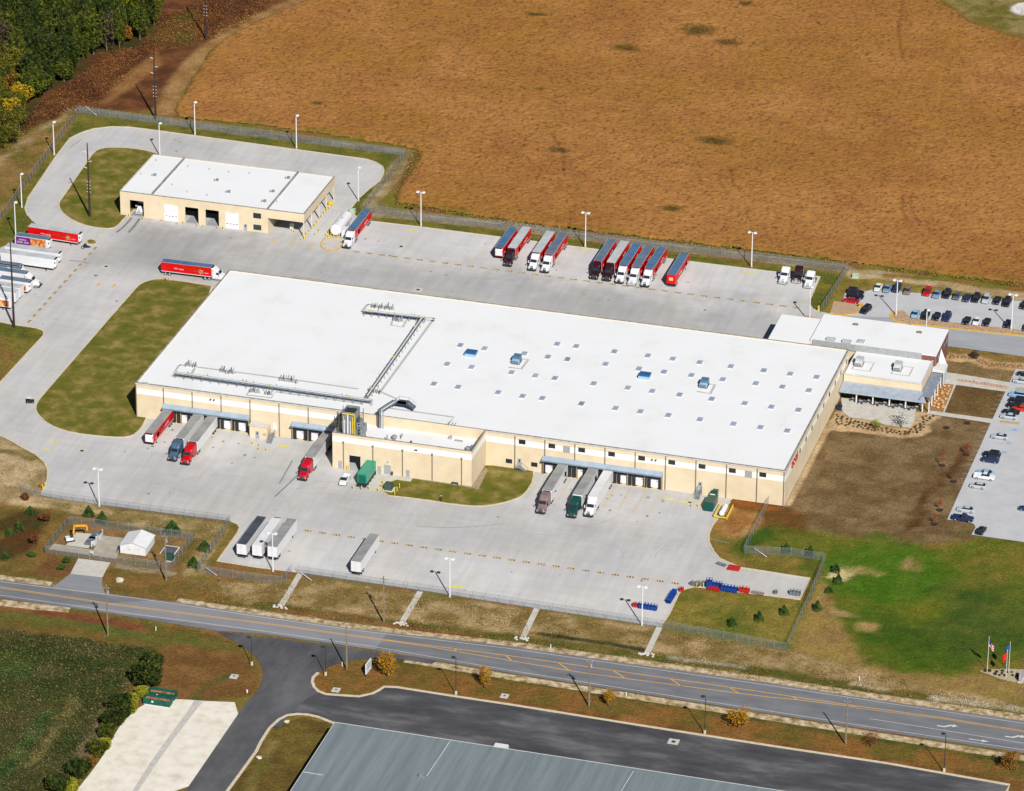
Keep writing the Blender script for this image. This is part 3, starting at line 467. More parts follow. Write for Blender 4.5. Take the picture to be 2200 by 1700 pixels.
jn = [(466,1357),(491,1372),(516,1386),(550,1411),(560,1428),(565,1446),(562.6,1466),(550,1489),(529,1509),(390,1712),(484,1712),(550,1612),(565,1587),(582.7,1562),(603,1544.5),(620.5,1537),(658,1535.7),(683.5,1540.7),(725,1556),(760,1600),(760,1720),(2161,1720),(2161,1700),(2169,1687),(1902,1640),(1650,1602),(1100,1515),(852,1476.5),(824.5,1476.5),(802,1491.6),(771.6,1496.6),(726,1493),(688.5,1488),(676,1479),(672,1466.4),(673.4,1456),(683.5,1446),(716,1429),(746.5,1421),(797,1416),(852,1416),(928,1427),(940,1420),(700,1385)]
struct('side_road', MB().sheet(WP(jn[:14]+[(600,1565),(620,1540),(660,1515),(690,1500)]+jn[jn.index((688.5,1488)):]), .034), SIDE)
struct('asphalt_car_park', MB().sheet(WP([(620.5,1537),(658,1535.7),(683.5,1540.7),(725,1556),(760,1600),(760,1720),(2161,1720),(2161,1700),(2169,1687),(1902,1640),(1650,1602),(1100,1515),(852,1476.5),(824.5,1476.5),(802,1491.6),(771.6,1496.6),(726,1493),(688.5,1488),(660,1500)]), .04), LOTA)
k2 = MB()
ribbon(k2, WP([(2161,1705),(2169,1687),(1902,1640),(1650,1602),(1375,1559),(1100,1515),(960,1494),(852,1477),(826,1476),(815,1483),(802,1490),(771.6,1497),(726,1494),(700,1492),(684,1486),(675,1477),(671,1466),(673,1456),(683.5,1446)]), .75, 0, .16)
ribbon(k2, WP([(480,1712),(550,1616),(562,1592),(580,1564),(600,1546),(618,1537),(640,1534.5),(662,1536),(683,1541),(722,1556)]), .75, 0, .16)
struct('car_park_kerb', k2, KERB)
struct('gravel_lot', MB().sheet(chaikin(WP([(345,1502),(400,1503),(430,1506),(529,1510),(460,1610),(395,1714),(150,1714),(180,1680),(225,1620),(250,1570),(275,1540),(305,1515)]), 1, True), .02), GRAV)
struct('gravel_lot_strip', MB().sheet(WP([(418,1504),(436,1508),(418,1530),(372,1590),(330,1650),(290,1710),(278,1710),(322,1640),(365,1580),(405,1525)]), .026), mat('grey_gravel', D(190,188,184), D(212,204,190), .6, rough=1))
struct('gravel_drive', MB().sheet(WP([(168,1200),(238,1209),(228,1225),(220,1241),(151,1233)]), .03), PATHC)
struct('asphalt_drive', MB().sheet(WP([(151,1233),(220,1241),(219,1258),(224,1271),(228,1279),(112,1263)]), .042), asph('driveway_asphalt', (152,154,158), (136,138,142), (144,146,150)))
struct('enclosure_slab', MB().sheet(WP([(104,1181),(116,1168),(200,1182),(221,1151),(264,1156),(250,1202)]), .03), mat('dusty_concrete', D(190,182,166), D(170,160,142), .4))
# drainage flumes with splayed ends
fl = MB()
for a, b in (((646,1231),(603,1303)), ((903,1271),(862,1340)), ((1154,1306),(1122,1373)), ((1417,1347),(1389,1406))):
    A, B = W(*a), W(*b); ribbon(fl, [A, B], 1.5, -.1, .05); 
    for k in range(14): fl.blob((B[0]+random.uniform(-1.9, 1.9), B[1]+random.uniform(-.9, .9), 0), .35, .35, .3, 6, 4)
struct('drainage_flumes', fl, PATHC)
# ------------------------------------------------------------------ painted lines
YEL = mat('road_yellow', D(236,186,92), D(220,166,76), 1.5); WHT = mat('road_white', D(226,226,224), D(206,206,206), 1.5)
yl = MB(); wl = MB()
for pts in ([(-60,1250),(0,1261.7),(90.6,1275),(252,1299),(550,1336.7),(751.5,1364.4),(827,1375)], [(827,1375),(975.6,1394),(1100,1410),(1263.7,1433),(1650,1489),(1710,1498),(1839,1517),(2028,1543),(2230,1576)], [(827,1376),(928,1391),(1100,1420.5),(1263.7,1447.5),(1465,1474),(1650,1498),(1710,1503.5),(1839,1519.4)]): ribbon(yl, WP(pts), .24, .04, .05)
ribbon(yl, WP([(-60,1252),(0,1264),(90.6,1277.3),(252,1301.3),(550,1339),(751.5,1366.6),(827,1377.4)]), .13, .04, .05); ribbon(yl, WP([(1839,1521.5),(2028,1545.6),(2230,1578.6)]), .13, .04, .05)
for a, b in (((973,1393.5),(984,1401)), ((1086.5,1408.5),(1099,1420)), ((1199.5,1424.5),(1222,1440)), ((1316.6,1441),(1343,1457.6)), ((1440,1459),(1464,1474)), ((1567,1477),(1586,1489)), ((1703,1498),(1713,1503))): ribbon(yl, WP([a, b]), .3, .04, .05)
ribbon(wl, WP([(-60,1240),(0,1250),(110,1263.5),(247,1280),(378,1297.7),(550,1324.6),(751.5,1353),(1100,1394.5),(1352,1430.6),(1650,1472.5),(1851.5,1503),(2230,1559)]), .14, .04, .05)
ribbon(wl, WP([(-60,1272),(0,1279),(156,1301),(252,1315),(550,1354),(802,1389.6),(1100,1441.5),(1321.6,1476.5),(1650,1527.5),(1902,1567),(2230,1616)]), .14, .04, .05)
ribbon(wl, WP([(1869,1544.5),(2030,1570),(2230,1602)]), .14, .04, .05)
def arrow(px, py, kind):
    x, y = W(px, py); a = -.01
    if kind == 's': pts = [(-1.9,-.12),(.6,-.12),(.6,-.42),(2,0),(.6,.42),(.6,.12),(-1.9,.12)]
    else: pts = [(-2,-.45),(-.4,-.45),(.5,.25),(.9,.25),(.9,-.05),(1.9,.5),(.9,1.0),(.9,.7),(.3,.7),(-.7,-.1),(-2,-.1)]
    wl.sheet([(x+p[0]*1.25, y+p[1]*1.35) for p in pts], .045)
arrow(2036, 1561, 'l'); arrow(2182, 1584, 'l'); arrow(2103, 1591, 's')
struct('yellow_road_lines', yl, YEL); struct('white_road_lines', wl, WHT)
# stall numbers: orange plates with dark digits
SEG = {'0': 'abcdef', '1': 'bc', '2': 'abged', '3': 'abgcd', '4': 'fgbc', '5': 'afgcd', '6': 'afgedc', '7': 'abc', '8': 'abcdefg', '9': 'abcdfg'}
def digit(mb, ch, x, y, s, rot):
    c, sn = math.cos(rot), math.sin(rot); h, wd, t = s, s*.5, s*.16
    box = {'a': (0, wd, h-t, h), 'b': (wd-t, wd, h/2, h), 'c': (wd-t, wd, 0, h/2), 'd': (0, wd, 0, t), 'e': (0, t, 0, h/2), 'f': (0, t, h/2, h), 'g': (0, wd, h/2-t/2, h/2+t/2)}
    for k in SEG[ch]:
        x0, x1, y0, y1 = box[k]; mb.sheet([(x+a*c-b*sn, y+a*sn+b*c) for a, b in ((x0, y0), (x1, y0), (x1, y1), (x0, y1))], .062)
pl = MB(); dg = MB()
def stall(x, y, num, rot=0):
    c, s = math.cos(rot), math.sin(rot); T = lambda a, b: (x+a*c-b*s, y+a*s+b*c)
    for a0, a1 in ((-1.0, -.45), (-.28, .28), (.45, 1.0)): pl.sheet([T(a0, -.45), T(a1, -.45), T(a1, .45), T(a0, .45)], .05)
    for i, ch in enumerate(str(num)): q = T(-.93+i*.73, -.36); digit(dg, ch, q[0], q[1], .74, rot)
for i in range(35): stall(23.6+3.88*i, 121.6, 101+i)
for i in range(26): stall(65.4+3.92*i, -48.5, 161+i)
for i in range(14): stall(-50.2, 49.1+4.02*i, 136+i, PI/2)
struct('stall_number_plates', pl, mat('plate_orange', D(226,186,104), D(206,160,84), 2)); struct('stall_numbers', dg, mat('number_black', D(40,34,30)))
# yellow painted patches and lane marks on concrete
ym = MB()
for px, py, a, b in ((884,495,1.6,.35),(1254,538,1.6,.35),(1610,586,1.6,.3),(218,507,1,.35),(1437,1073.5,1.6,.45),(1472,1079,1.6,.45),(608,959,1.6,.45),(980,1260,1.7,.5),(115,950,1,.5),(101,966,1,.4),(325,920,.7,.5)):
    x, y = W(px, py); ym.sheet([(x-a, y-b), (x+a, y-b), (x+a, y+b), (x-a, y+b)], .05)
struct('yellow_pavement_paint', ym, mat('paint_yellow', D(240,232,90), D(226,206,90), 1))
om = MB()
for px, py in ((212,611),(245,614),(589,518),(628,523),(667,528)): x, y = W(px, py); om.sheet([(x-.35, y-1.3), (x+.35, y-1.3), (x+.5, y+.6), (x, y+1.5), (x-.5, y+.6)], .05)
for i in range(8): 
    for dx in (-1.9, 1.9):
        x = 116.5+4.12*i+dx; om.sheet([(x-.06, -14), (x+.06, -14), (x+.06, -1), (x-.06, -1)], .05)
for i in range(6):
    x = 9.6+4.17*i+2.05; om.sheet([(x-.06, -13), (x+.06, -13), (x+.06, -1), (x-.06, -1)], .05)
struct('lane_marks', om, mat('paint_orange', D(232,196,130), D(214,180,120), 1))
tm = MB()
st = MB(); rs = random.Random(11)
for _ in range(150):
    zx = rs.choice([(0, 175, -70, -4, 1), (12, 172, 80, 142, 1), (-88, -10, 45, 122, .5), (112, 150, -20, -2, .7), (8, 36, -20, -2, .7), (-58, -52, 130, 200, .5)]); x = rs.uniform(zx[0], zx[1]); y = rs.uniform(zx[2], zx[3]); px, py = [v[0] for v in to_px(np.array([[x, y, 0.]]))]
    if sdf_poly(np.array([x]), np.array([y]), yardw)[0] > -1 or any(sdf_poly(np.array([x]), np.array([y]), WP(p))[0] < 1 for p in isl.values()) or (-1 < x < 181 and 0 < y < 79) or (59 < x < 100 and -14 < y < 2): continue
    r_ = rs.uniform(.15, .55); st.sheet([(x+r_*rs.uniform(.5, 1.3)*math.cos(a*PI/5), y+r_*rs.uniform(.5, 1.6)*math.sin(a*PI/5)) for a in range(10)], .0405+.0001*rs.random())
struct('oil_spots', st, mat('oil_stain', D(132,132,132), D(166,166,164), 1.2, contrast=(.3,.7)))
tt = MB()
for _ in range(42):
    x = rs.uniform(10, 165); y = rs.choice([rs.uniform(-44, -22), rs.uniform(84, 116)]); L_ = rs.uniform(6, 22); a = rs.choice([rs.uniform(-.2, .2), rs.uniform(1.2, 1.9)]); c_ = rs.uniform(-.25, .25); pts_ = [(x+math.cos(a+c_*k)*L_*k/5, y+math.sin(a+c_*k)*L_*k/5) for k in range(6)]
    if any(sdf_poly(np.array([p[0]]), np.array([p[1]]), WP(isl['front']))[0] < 1 or not (-46 < p[1] < -17 or 82 < p[1] < 119) for p in pts_): continue
    ribbon(tt, pts_, rs.uniform(.1, .2), .039, .0395)
struct('faint_tyre_tracks', tt, mat('faint_track', D(166,166,168), D(186,186,186), .5, contrast=(.3,.7)))
for pts, wd in (([(283,468),(268,486),(250,500)], .7), ([(300,470),(288,487),(276,500)], .8), ([(894,1130),(935,1134),(990,1134),(1040,1130),(1080,1126)], .16), ([(648,1013),(615,1045),(590,1068)], .4), ([(628,990),(600,1040)], .3), ([(149,560),(170,562),(191,566)], .4), ([(223,573),(232,573)], .9), ([(203,594),(208,591)], .9), ([(150,318),(175,300)], .2)): ribbon(tm, chaikin(WP(pts), 2), wd, .04, .046)
struct('tyre_marks', tm, mat('tyre_rubber_stain', D(112,112,114), D(150,150,150), .8, contrast=(.3,.7)))
# accessible-parking squares
bl = MB()
for px, py in ((2180,924),(2167,952),(2157,972)): x, y = W(px, py); bl.sheet([(x-.6, y-.6), (x+.6, y-.6), (x+.6, y+.6), (x-.6, y+.6)], .05)
struct('blue_parking_symbols', bl, mat('paint_blue', D(150,190,226)))
wl2 = MB()
for i in range(18): x, y = 223.5, 60-i*2.75; 
for i in range(22):
    y = 88-i*2.9; x0 = W(2150, 860)[0]-3+0*i; X0 = 221.2; wl2.sheet([(X0, y), (X0+5.4, y), (X0+5.4, y+.1), (X0, y+.1)], .045)
for i in range(24):
    x = 176+i*2.72
    if not 163 < x < 165: wl2.sheet([(x, 138), (x+.1, 138), (x+.1, 143), (x, 143)], .045); wl2.sheet([(x+9, 123.6), (x+9.1, 123.6), (x+9.1, 128.6), (x+9, 128.6)], .045)
struct('bay_lines', wl2, WHT)
# ================================================================== BUILDINGS
WALL = mat('tan_precast_wall', D(238,220,188), D(228,208,174), .25, rough=.85, c3=D(234,215,182))
BAND = mat('white_wall_band', D(244,242,236,1.15), D(238,234,226,1.15), .3, rough=.8)
ROOFW = mat('white_roof_membrane', (.575,.578,.58,1), (.51,.51,.505,1), .09, rough=.85, c3=(.56,.562,.562,1), detail=7, contrast=(.25,.6))
COPE = mat('grey_coping', D(170,168,162), D(120,116,110), .8, rough=.5); COPEW = mat('pale_coping', D(226,224,218), D(206,202,196), .8, rough=.5)
PIPE = mat('downspout_grey', D(150,142,126), D(128,120,106), 2, rough=.5)
STEEL = mat('galvanised_steel', D(176,184,188), D(128,138,144), 1.2, rough=.45, metal=.3); DSTEEL = mat('dark_steel', D(96,104,108), D(66,72,76), 1.2, rough=.5, metal=.3)
CANO = mat('blue_grey_canopy_metal', D(172,188,202), D(152,168,184), .5, rough=.5, stretch=(1, .05, 1)); CANE = mat('canopy_fascia', D(130,146,158), D(110,126,140), 1)
BLK = mat('dock_rubber_black', (.012,.013,.015,1), (.02,.021,.024,1), 2, rough=.8); DARK = mat('interior_shade_black', (.006,.006,.007,1), rough=1)  # interior tone is near black to paint in indoor shade
GLS = mat('window_glass_dark', (.012,.016,.02,1), (.02,.024,.03,1), 1, rough=.08, spec=.5); WDOOR = mat('white_dock_door', D(244,242,244,1.1), D(232,230,232), 1, rough=.6)
GREY = mat('grey_door_paint', D(178,180,184), D(166,168,172), 1, rough=.6); FRM = mat('bronze_window_frame', (.03,.03,.028,1), rough=.5)
YELP = mat('safety_yellow', D(244,218,60), D(226,190,50), 2, rough=.5); RED = mat('red_letter_paint', D(196,60,52), D(176,40,40), 1, rough=.5)
BRK = mat('red_brown_brick', D(150,96,84), D(116,72,64), 2.5, rough=.9); WTR = mat('white_trim', D(238,238,238), D(226,226,226), 1, rough=.6)
PATCHG = mat('walkway_pad_grey', D(200,200,196), D(184,184,180), .8, rough=.9)
def walls(mb, x0, x1, y0, y1, z0, z1, t=.3):     # hollow box wall with parapet
    mb.bx(x0, x1, y0, y0+t, z0, z1); mb.bx(x0, x1, y1-t, y1, z0, z1); mb.bx(x0, x0+t, y0+t, y1-t, z0, z1); mb.bx(x1-t, x1, y0+t, y1-t, z0, z1); return mb
def coping(mb, x0, x1, y0, y1, z, w=.5, h=.12, o=.06):
    mb.bx(x0-o, x1+o, y0-o, y0-o+w, z, z+h); mb.bx(x0-o, x1+o, y1+o-w, y1+o, z, z+h); mb.bx(x0-o, x0-o+w, y0-o+w, y1+o-w, z, z+h); mb.bx(x1+o-w, x1+o, y0-o+w, y1+o-w, z, z+h); return mb
# ---- warehouse
WHx0, WHx1, WHy0, WHy1, WHh = 0.0, 180.2, 1.0, 77.6, 10.3
wh = thing('warehouse', (90, 39), 'huge white-roofed tan warehouse with loading docks in the centre', 'warehouse')
wh.location = (0, 0, 0)
walls(MB(), WHx0, WHx1, WHy0, WHy1, 0, WHh).build('wall', WALL, wh)
MB().bx(WHx0+.3, WHx1-.3, WHy0+.3, WHy1-.3, 8.6, WHh-.2).build('roof', ROOFW, wh)
coping(MB(), WHx0, WHx1, WHy0, WHy1, WHh, w=.35).build('coping', [COPE], wh)
gb = MB(); 
for y in (WHy0-.16,): gb.bx(WHx0-.1, WHx1+.1, y, WHy0-.003, WHh-.32, WHh-.08)
gb.build('gutter', COPEW, wh)
bb = MB().bx(.15, 60.3, WHy0-.02, WHy0, 7.1, 8.75).bx(98.9, WHx1, WHy0-.02, WHy0, 7.1, 8.75).bx(WHx1, WHx1+.02, WHy0-.02, WHy1, 7.1, 8.75).bx(-.02, 0, WHy0-.02, WHy1, 7.1, 8.75)
bb.build('wall_band', BAND, wh)
for i in range(23):
    x = -.25+8.24*i if i else .12
    if 58 < x < 98: z0 = 7.9
    else: z0 = 0
    if i == 22: x = WHx1-.2
    MB().bx(x-.09, x+.09, WHy0-.26, WHy0-.04, z0 if z0 else .1, WHh-.32).build('downspout', PIPE, wh)
def window(par, x, z, wd, h, y, m=GLS, name='window'):
    f = MB().bx(x-wd/2-.07, x+wd/2+.07, y-.06, y-.003, z-h/2-.07, z+h/2+.07).build(name, FRM, par)
    MB().bx(x-wd/2, x-.04, y-.075, y-.062, z-h/2, z+h/2).bx(x+.04, x+wd/2, y-.075, y-.062, z-h/2, z+h/2).build('pane', m, f)
for i in range(9): window(wh, 108.8+8.18*i, 8.35, 1.7, 1.15, WHy0-.03)
window(wh, 105.2, 2.1, 1.6, 1.1, WHy0); window(wh, 112.2, 2.1, 1.6, 1.1, WHy0)
for x in (121.0, 170.4):
    q = MB().bx(x-.95, x+.95, WHy0-.1, WHy0-.004, 7.0, 8.9)
    for k in range(8): q.bx(x-.85, x+.85, WHy0-.14, WHy0-.1, 7.1+k*.22, 7.2+k*.22)
    q.build('wall_louvre', GREY, wh)
for i in range(9):      # east wall small windows
    y = 18.2+7.1*i; f = MB().bx(WHx1+.02, WHx1+.08, y-.6, y+.6, 7.3, 8.5).build('window', FRM, wh); MB().bx(WHx1+.08, WHx1+.095, y-.5, y+.5, 7.4, 8.4).build('pane', GLS, f)
# ring-like red letters on the east wall
def ring(mb, yc, zc, ry, rz, t, x, gap=None, n=16):
    for i in range(n):
        a = 2*PI*i/n; b = 2*PI*(i+1)/n
        if gap and gap[0] <= (i+.5)/n <= gap[1]: continue
        P = [(x, yc+math.cos(q)*r, zc+math.sin(q)*s) for q, r, s in ((a, ry, rz), (b, ry, rz), (b, ry-t, rz-t), (a, ry-t, rz-t))]
        mb.add(P+[(x+.15, p[1], p[2]) for p in P], [(0, 3, 2, 1), (4, 5, 6, 7), (0, 1, 5, 4), (1, 2, 6, 5), (2, 3, 7, 6), (3, 0, 4, 7)])
for k, gp in enumerate((None, (.9, 1.1), None)):
    lm = MB(); ring(lm, 9.0+k*2.1, 8.2, .85, 1.0, .36, WHx1+.03, gp); lm.build('letter', RED, wh)
MB().bx(WHx1+.03, WHx1+.18, 14.6, 15.0, 7.2, 9.5).bx(WHx1+.03, WHx1+.18, 15.0, 15.8, 7.9, 8.2).build('letter', RED, wh)
# docks: door, surround, bumpers
def dock(x, par=wh, y=WHy0):
    d = MB().bx(x-1.12, x+1.12, y-.07, y-.004, .25, 2.95).build('dock_door', WDOOR, par)
    MB().bx(x+.3, x+.8, y-.1, y-.071, 2.0, 2.12).build('handle', BLK, d)
    s = MB().bx(x-1.85, x-1.13, y-.6, y-.004, .1, 3.6).bx(x+1.13, x+1.85, y-.6, y-.004, .1, 3.6).bx(x-1.85, x+1.85, y-.62, y-.004, 3.0, 3.75)
    s.build('dock_seal', BLK, par)
    for q in (-.9, .9): MB().bx(x+q-.2, x+q+.2, y-.3, y-.004, -.05, .22).build('dock_bumper', BLK, d)
for i in range(6): dock(9.55+4.18*i)
for x in (46.9, 51.05, 55.2): dock(x)
for i in range(8): dock(116.4+4.125*i)
def canopy(x0, x1, par=wh):
    c = MB().add([(x0, WHy0-.01, 5.2), (x1, WHy0-.01, 5.2), (x1, WHy0-1.5, 4.5), (x0, WHy0-1.5, 4.5), (x0, WHy0-.01, 4.15), (x1, WHy0-.01, 4.15), (x1, WHy0-1.5, 4.15), (x0, WHy0-1.5, 4.15)], [(3, 2, 1, 0), (4, 5, 6, 7), (0, 1, 5, 4), (1, 2, 6, 5), (2, 3, 7, 6), (3, 0, 4, 7)]).build('dock_canopy', CANO, par)
    q = MB(); n = int((x1-x0)/4.13)
    q.bx(x0-.05, x1+.05, WHy0-1.6, WHy0-1.5, 4.1, 4.45); q.build('canopy_edge', CANE, c)
    for k in range(n+1): x = x0+.2+k*(x1-x0-.4)/n; MB().bx(x-.12, x+.12, WHy0-.75, WHy0-.004, 0, 3.98).build('dock_pier', mat('dock_pier_tan', D(180,160,128), D(150,132,104), 1), par)
canopy(7.9, 32.6); canopy(44.6, 58.2); canopy(114.6, 147.4)
struct('dock_sill_paint', MB().bx(7.6, 32.5, .25, .95, 0, .1).bx(44.9, 57.5, .25, .95, 0, .1).bx(114.6, 147.4, .25, .95, 0, .1), mat('faded_yellow_sill', D(236,214,160), D(222,200,150), 1))
# security lights / loudspeakers on the band
for x in (22.0, 144.9):
    l = MB()
    for dx in (-.5, .5): l.bx(x+dx-.18, x+dx+.18, WHy0-.5, WHy0-.02, 8.3, 8.6)
    l.build('wall_floodlight', DSTEEL, wh)
# stair at x~108 and door, office lean-to by dock 6
def stair(par, x, y, x2, z=1.2, side=1):
    s = MB().bx(x-.6, x+.6, y-1.4, y, z-.12, z)
    for k in range(6): s.bx(x+side*(.6+k*.3)-.15, x+side*(.6+k*.3)+.15, y-1.4, y, z-.2*(k+1)-.05, z-.2*(k+1))
    for dy in (-.05, -1.38):
        s.cyl((x-.6, y+dy, z+1), (x+.6, y+dy, z+1), .04, n=5).cyl((x+side*.6, y+dy, z+1), (x+side*2.4, y+dy, .8), .04, n=5)
        for k in range(3): s.cyl((x-.6+k*.6, y+dy, 0), (x-.6+k*.6, y+dy, z+1), .035, n=5)
        s.cyl((x+side*2.4, y+dy, 0), (x+side*2.4, y+dy, .8), .035, n=5)
    return s.build('stair', STEEL, par)
def door(par, x, y, z0, wd=1.0, h=2.1, m=GREY, win=True):
    d = MB().bx(x-wd/2, x+wd/2, y-.07, y-.004, z0, z0+h).build('door', m, par)
    if win: MB().bx(x-.2, x+.2, y-.09, y-.072, z0+h*.55, z0+h*.85).build('door_window', GLS, d)
    return d
door(wh, 108.1, WHy0, 1.2); stair(wh, 108.1, WHy0-.05, 0); door(wh, 157.5, WHy0, 1.6)
ss = MB()
for k in range(8): ss.bx(156.9, 158.1, WHy0-.4-.35*(k+1), WHy0-.4-.35*k, 1.55-.2*(k+1), 1.6-.2*k)
for x in (156.9, 158.1): ss.cyl((x, WHy0-.3, 2.6), (x, WHy0-3.2, 1.0), .05, n=5).cyl((x, WHy0-3.2, 0), (x, WHy0-3.2, 1.0), .05, n=5).cyl((x, WHy0-.3, 0), (x, WHy0-.3, 2.6), .05, n=5).cyl((x, WHy0-.3, 2.1), (x, WHy0-3.2, .5), .04, n=5)
ss.build('stair', STEEL, wh)
# lean-to box right of the first docks
lt = MB().bx(33.4, 38.4, -1.9, WHy0-.004, 0, 3.6); lt.build('lean_to', WALL, wh)
MB().bx(33.2, 38.6, -2.1, WHy0-.27, 3.6, 3.75).build('lean_to_roof', COPEW, wh)
door(wh, 35.6, -1.9, .1); 
sb = MB().bx(37.2, 38.1, -1.96, -1.904, 1.2, 1.8); sb.build('notice_board', GREY, wh)
stl = MB()
for k in range(9): stl.bx(39.0, 40.2, -1.6-.36*(k+1)+.9, -1.6-.36*k+.9, 1.7-.2*(k+1), 1.75-.2*k)
for x in (39.0, 40.2): stl.cyl((x, -.6, 2.8), (x, -3.9, 1), .05, n=5).cyl((x, -3.9, 0), (x, -3.9, 1), .05, n=5).cyl((x, -.6, 0), (x, -.6, 2.8), .05, n=5)
stl.build('stair', STEEL, wh); door(wh, 39.6, WHy0, 1.8, m=WDOOR, win=False)
# skylights
SKY = [(989,741.5),(1041,748.6),(960.5,782),(1013,788.6),(932,824.6),(984,831.4),(1070,843),(1126.4,759.4),(1197,738.8),(1238,743.8),(1177,766.5),(1320,755),(1301,782),(1150.4,807),(1192,812.3),(1099,800),(1275.5,824),(1392,764),(1445.5,770.7),(1373,792),(1426.6,798.7),(1349,833),(1401.4,840),(1503.4,778.3),(1570.4,787),(1641,795.7),(1485.5,806),(1553,815),(1624,823.6),(1460,848),(1698,803),(1754.5,810),(1681,831),(1738,838.7),(1122.7,851),(1165,855.5),(1322.4,877),(1376,884),(1436,892),(1504,901),(1576,910.7),(1634,918),(1529,857),(1600.4,866.4),(1657.5,874),(1715.5,880.7),(1691.5,925.3)]
SKL = mat('skylight_lens', D(168,180,194), D(146,158,180), .2, rough=.7, c3=D(156,166,186)); OPEN = mat('open_hatch_glass', (.02,.03,.04,1), (.3,.36,.4,1), 2.5, rough=.2)
rz_ = WHh-.2
for k, (px, py) in enumerate(SKY+[(1219,771.7),(1249,867)]):
    x, y = W(px, py, rz_+.25); mm = OPEN if k >= len(SKY) else SKL
    s = MB().bx(x-.78, x+.78, y-1.3, y+1.3, rz_, rz_+.2).build('skylight', WTR, wh); MB().taper((x-.7, x+.7, y-1.22, y+1.22), rz_+.2, (x-.55, x+.55, y-1.1, y+1.1), rz_+.32).build('lens', mm, s)
# walkway pads (rubber path on the roof), flush 4 mm
wp = MB()
def pad(pts, wd=.75): ribbon(MB(), [W(p[0], p[1], rz_) for p in pts], wd, rz_, rz_+.015).build('walkway_pad', PATCHG, wh)
pad([(386,784),(616,814),(770,836)]); pad([(386,784),(369,808),(540,832),(530,849),(583,855),(592,842),(780,868)]); pad([(420,788),(412,803)]); pad([(933,684),(817,842)]); pad([(777,670),(846,681),(840,699),(865,703),(877,683),(934,690)]); pad([(790,654),(776,671)]); pad([(790,654),(846,662)]); pad([(916,683),(934,684)])
pad([(817,842),(852,857),(835,877),(975,896.5),(961,913)]); pad([(1092,789),(1120,793),(1135,773),(1115,771)]); pad([(1497,841),(1526,846),(1536,827),(1520,825)])
pad([(400,806),(700,848)], .6)
# shallow drains marks near the front parapet (dark wet lines)
dm = MB()
for a, b in (((306,821),(318,823)), ((330,826),(390,834)), ((415,838),(440,842)), ((462,845),(506,852)), ((590,863),(625,868)), ((655,872),(705,880)), ((1000,918),(1035,924)), ((1160,942),(1190,946)), ((1230,951),(1250,954)), ((1415,974),(1440,978)), ((1545,992),(1580,997)), ((630,594),(700,604)), ((800,622),(860,629)), ((955,636),(1000,643))): ribbon(dm, [W(a[0], a[1], rz_), W(b[0], b[1], rz_)], .3, rz_, rz_+.012)
dm.build('ponding_stain', mat('ponding_dirt', D(120,118,112), D(170,168,162), 1), wh)
# ---- annex (lower deck behind a parapet), part of the same building mass
ax = thing('annex', (0, 0), 'tan single-bay annex projecting from the warehouse front below the grey tower', 'building')
AX0, AX1, AY0, AY1, AH = 60.3, 98.8, -12.3, WHy0-.004, 10.4
walls(MB(), AX0, AX1, AY0, AY1, 0, AH).build('wall', WALL, ax); MB().bx(AX0+.3, AX1-.3, AY0+.3, AY1-.3, 7.2, 7.5).build('roof', ROOFW, ax)
MB().bx(AX0-.05, AX1+.05, AY0-.05, AY0+.3, AH, AH+.1).bx(AX0-.05, AX0+.3, AY0+.3, AY1-.3, AH, AH+.1).bx(AX1-.3, AX1+.05, AY0+.3, AY1-.3, AH, AH+.1).build('coping', COPE, ax)
MB().bx(AX0, AX1+.02, AY0-.02, AY0, 7.9, 9.5).bx(AX1, AX1+.02, AY0, AY1-.05, 7.9, 9.5).build('wall_band', BAND, ax)
for x in (63.4, 71.6, 79.8, 88.0, 96.1): MB().bx(x-.1, x+.1, AY0-.22, AY0-.03, .1, 8.2).bx(x-.2, x+.2, AY0-.3, AY0-.03, 7.75, 8.3).build('downspout', PIPE, ax)
MB().bx(65.0, 68.1, AY0-.03, AY0-.004, .05, 4.4).build('door_shade_panel', DARK, ax); MB().bx(64.9, 65.0, AY0-.06, AY0-.004, 0, 4.5).bx(68.1, 68.2, AY0-.06, AY0-.004, 0, 4.5).bx(64.9, 68.2, AY0-.06, AY0-.004, 4.4, 4.52).build('door_frame', WTR, ax)  # flat black panel on the solid wall paints the doorway's shade
MB().add([(65.0, AY0-.035, .02), (67.6, AY0-.035, .02), (66.6, AY0-.035, 2.3), (65.0, AY0-.035, 2.3)], [(0, 1, 2, 3)]).build('sunlit_floor_patch', DRIVE, ax)  # upright quad paints a sunlit strip of floor into the doorway
for x in (62.4, 73.3, 81.2): door(ax, x, AY0, .1, 1.0, 2.2, GREY, False)
door(ax, 75.6, AY0, .3, 1.9, 2.7, GREY, False); MB().bx(75.4, 75.8, AY0-.15, AY0-.004, 3.7, 4.1).build('wall_vent', GREY, ax)
for x in (76.9,): MB().bx(x-.25, x+.25, AY0-.5, AY0-.004, .5, 1.3).build('meter_box', DSTEEL, ax)
MB().bx(83.1, 83.9, AY0-.25, AY0-.02, 8.5, 8.8).build('wall_floodlight', DSTEEL, ax)
struct('annex_steps', MB().bx(76.5, 82.6, AY0-2.0, AY0-.004, 0, .25), PATHC)
MB().cyl((93.6, AY0-.6, .9), (95.2, AY0-.6, .9), .18, n=8).cyl((93.6, AY0-.6, 0), (93.6, AY0-.6, .9), .12).cyl((95.2, AY0-.6, 0), (95.2, AY0-.6, .9), .12).build('fire_riser', DSTEEL, ax)
def rpart(par, name, mb, m): return mb.build(name, m, par)
DK = 7.5
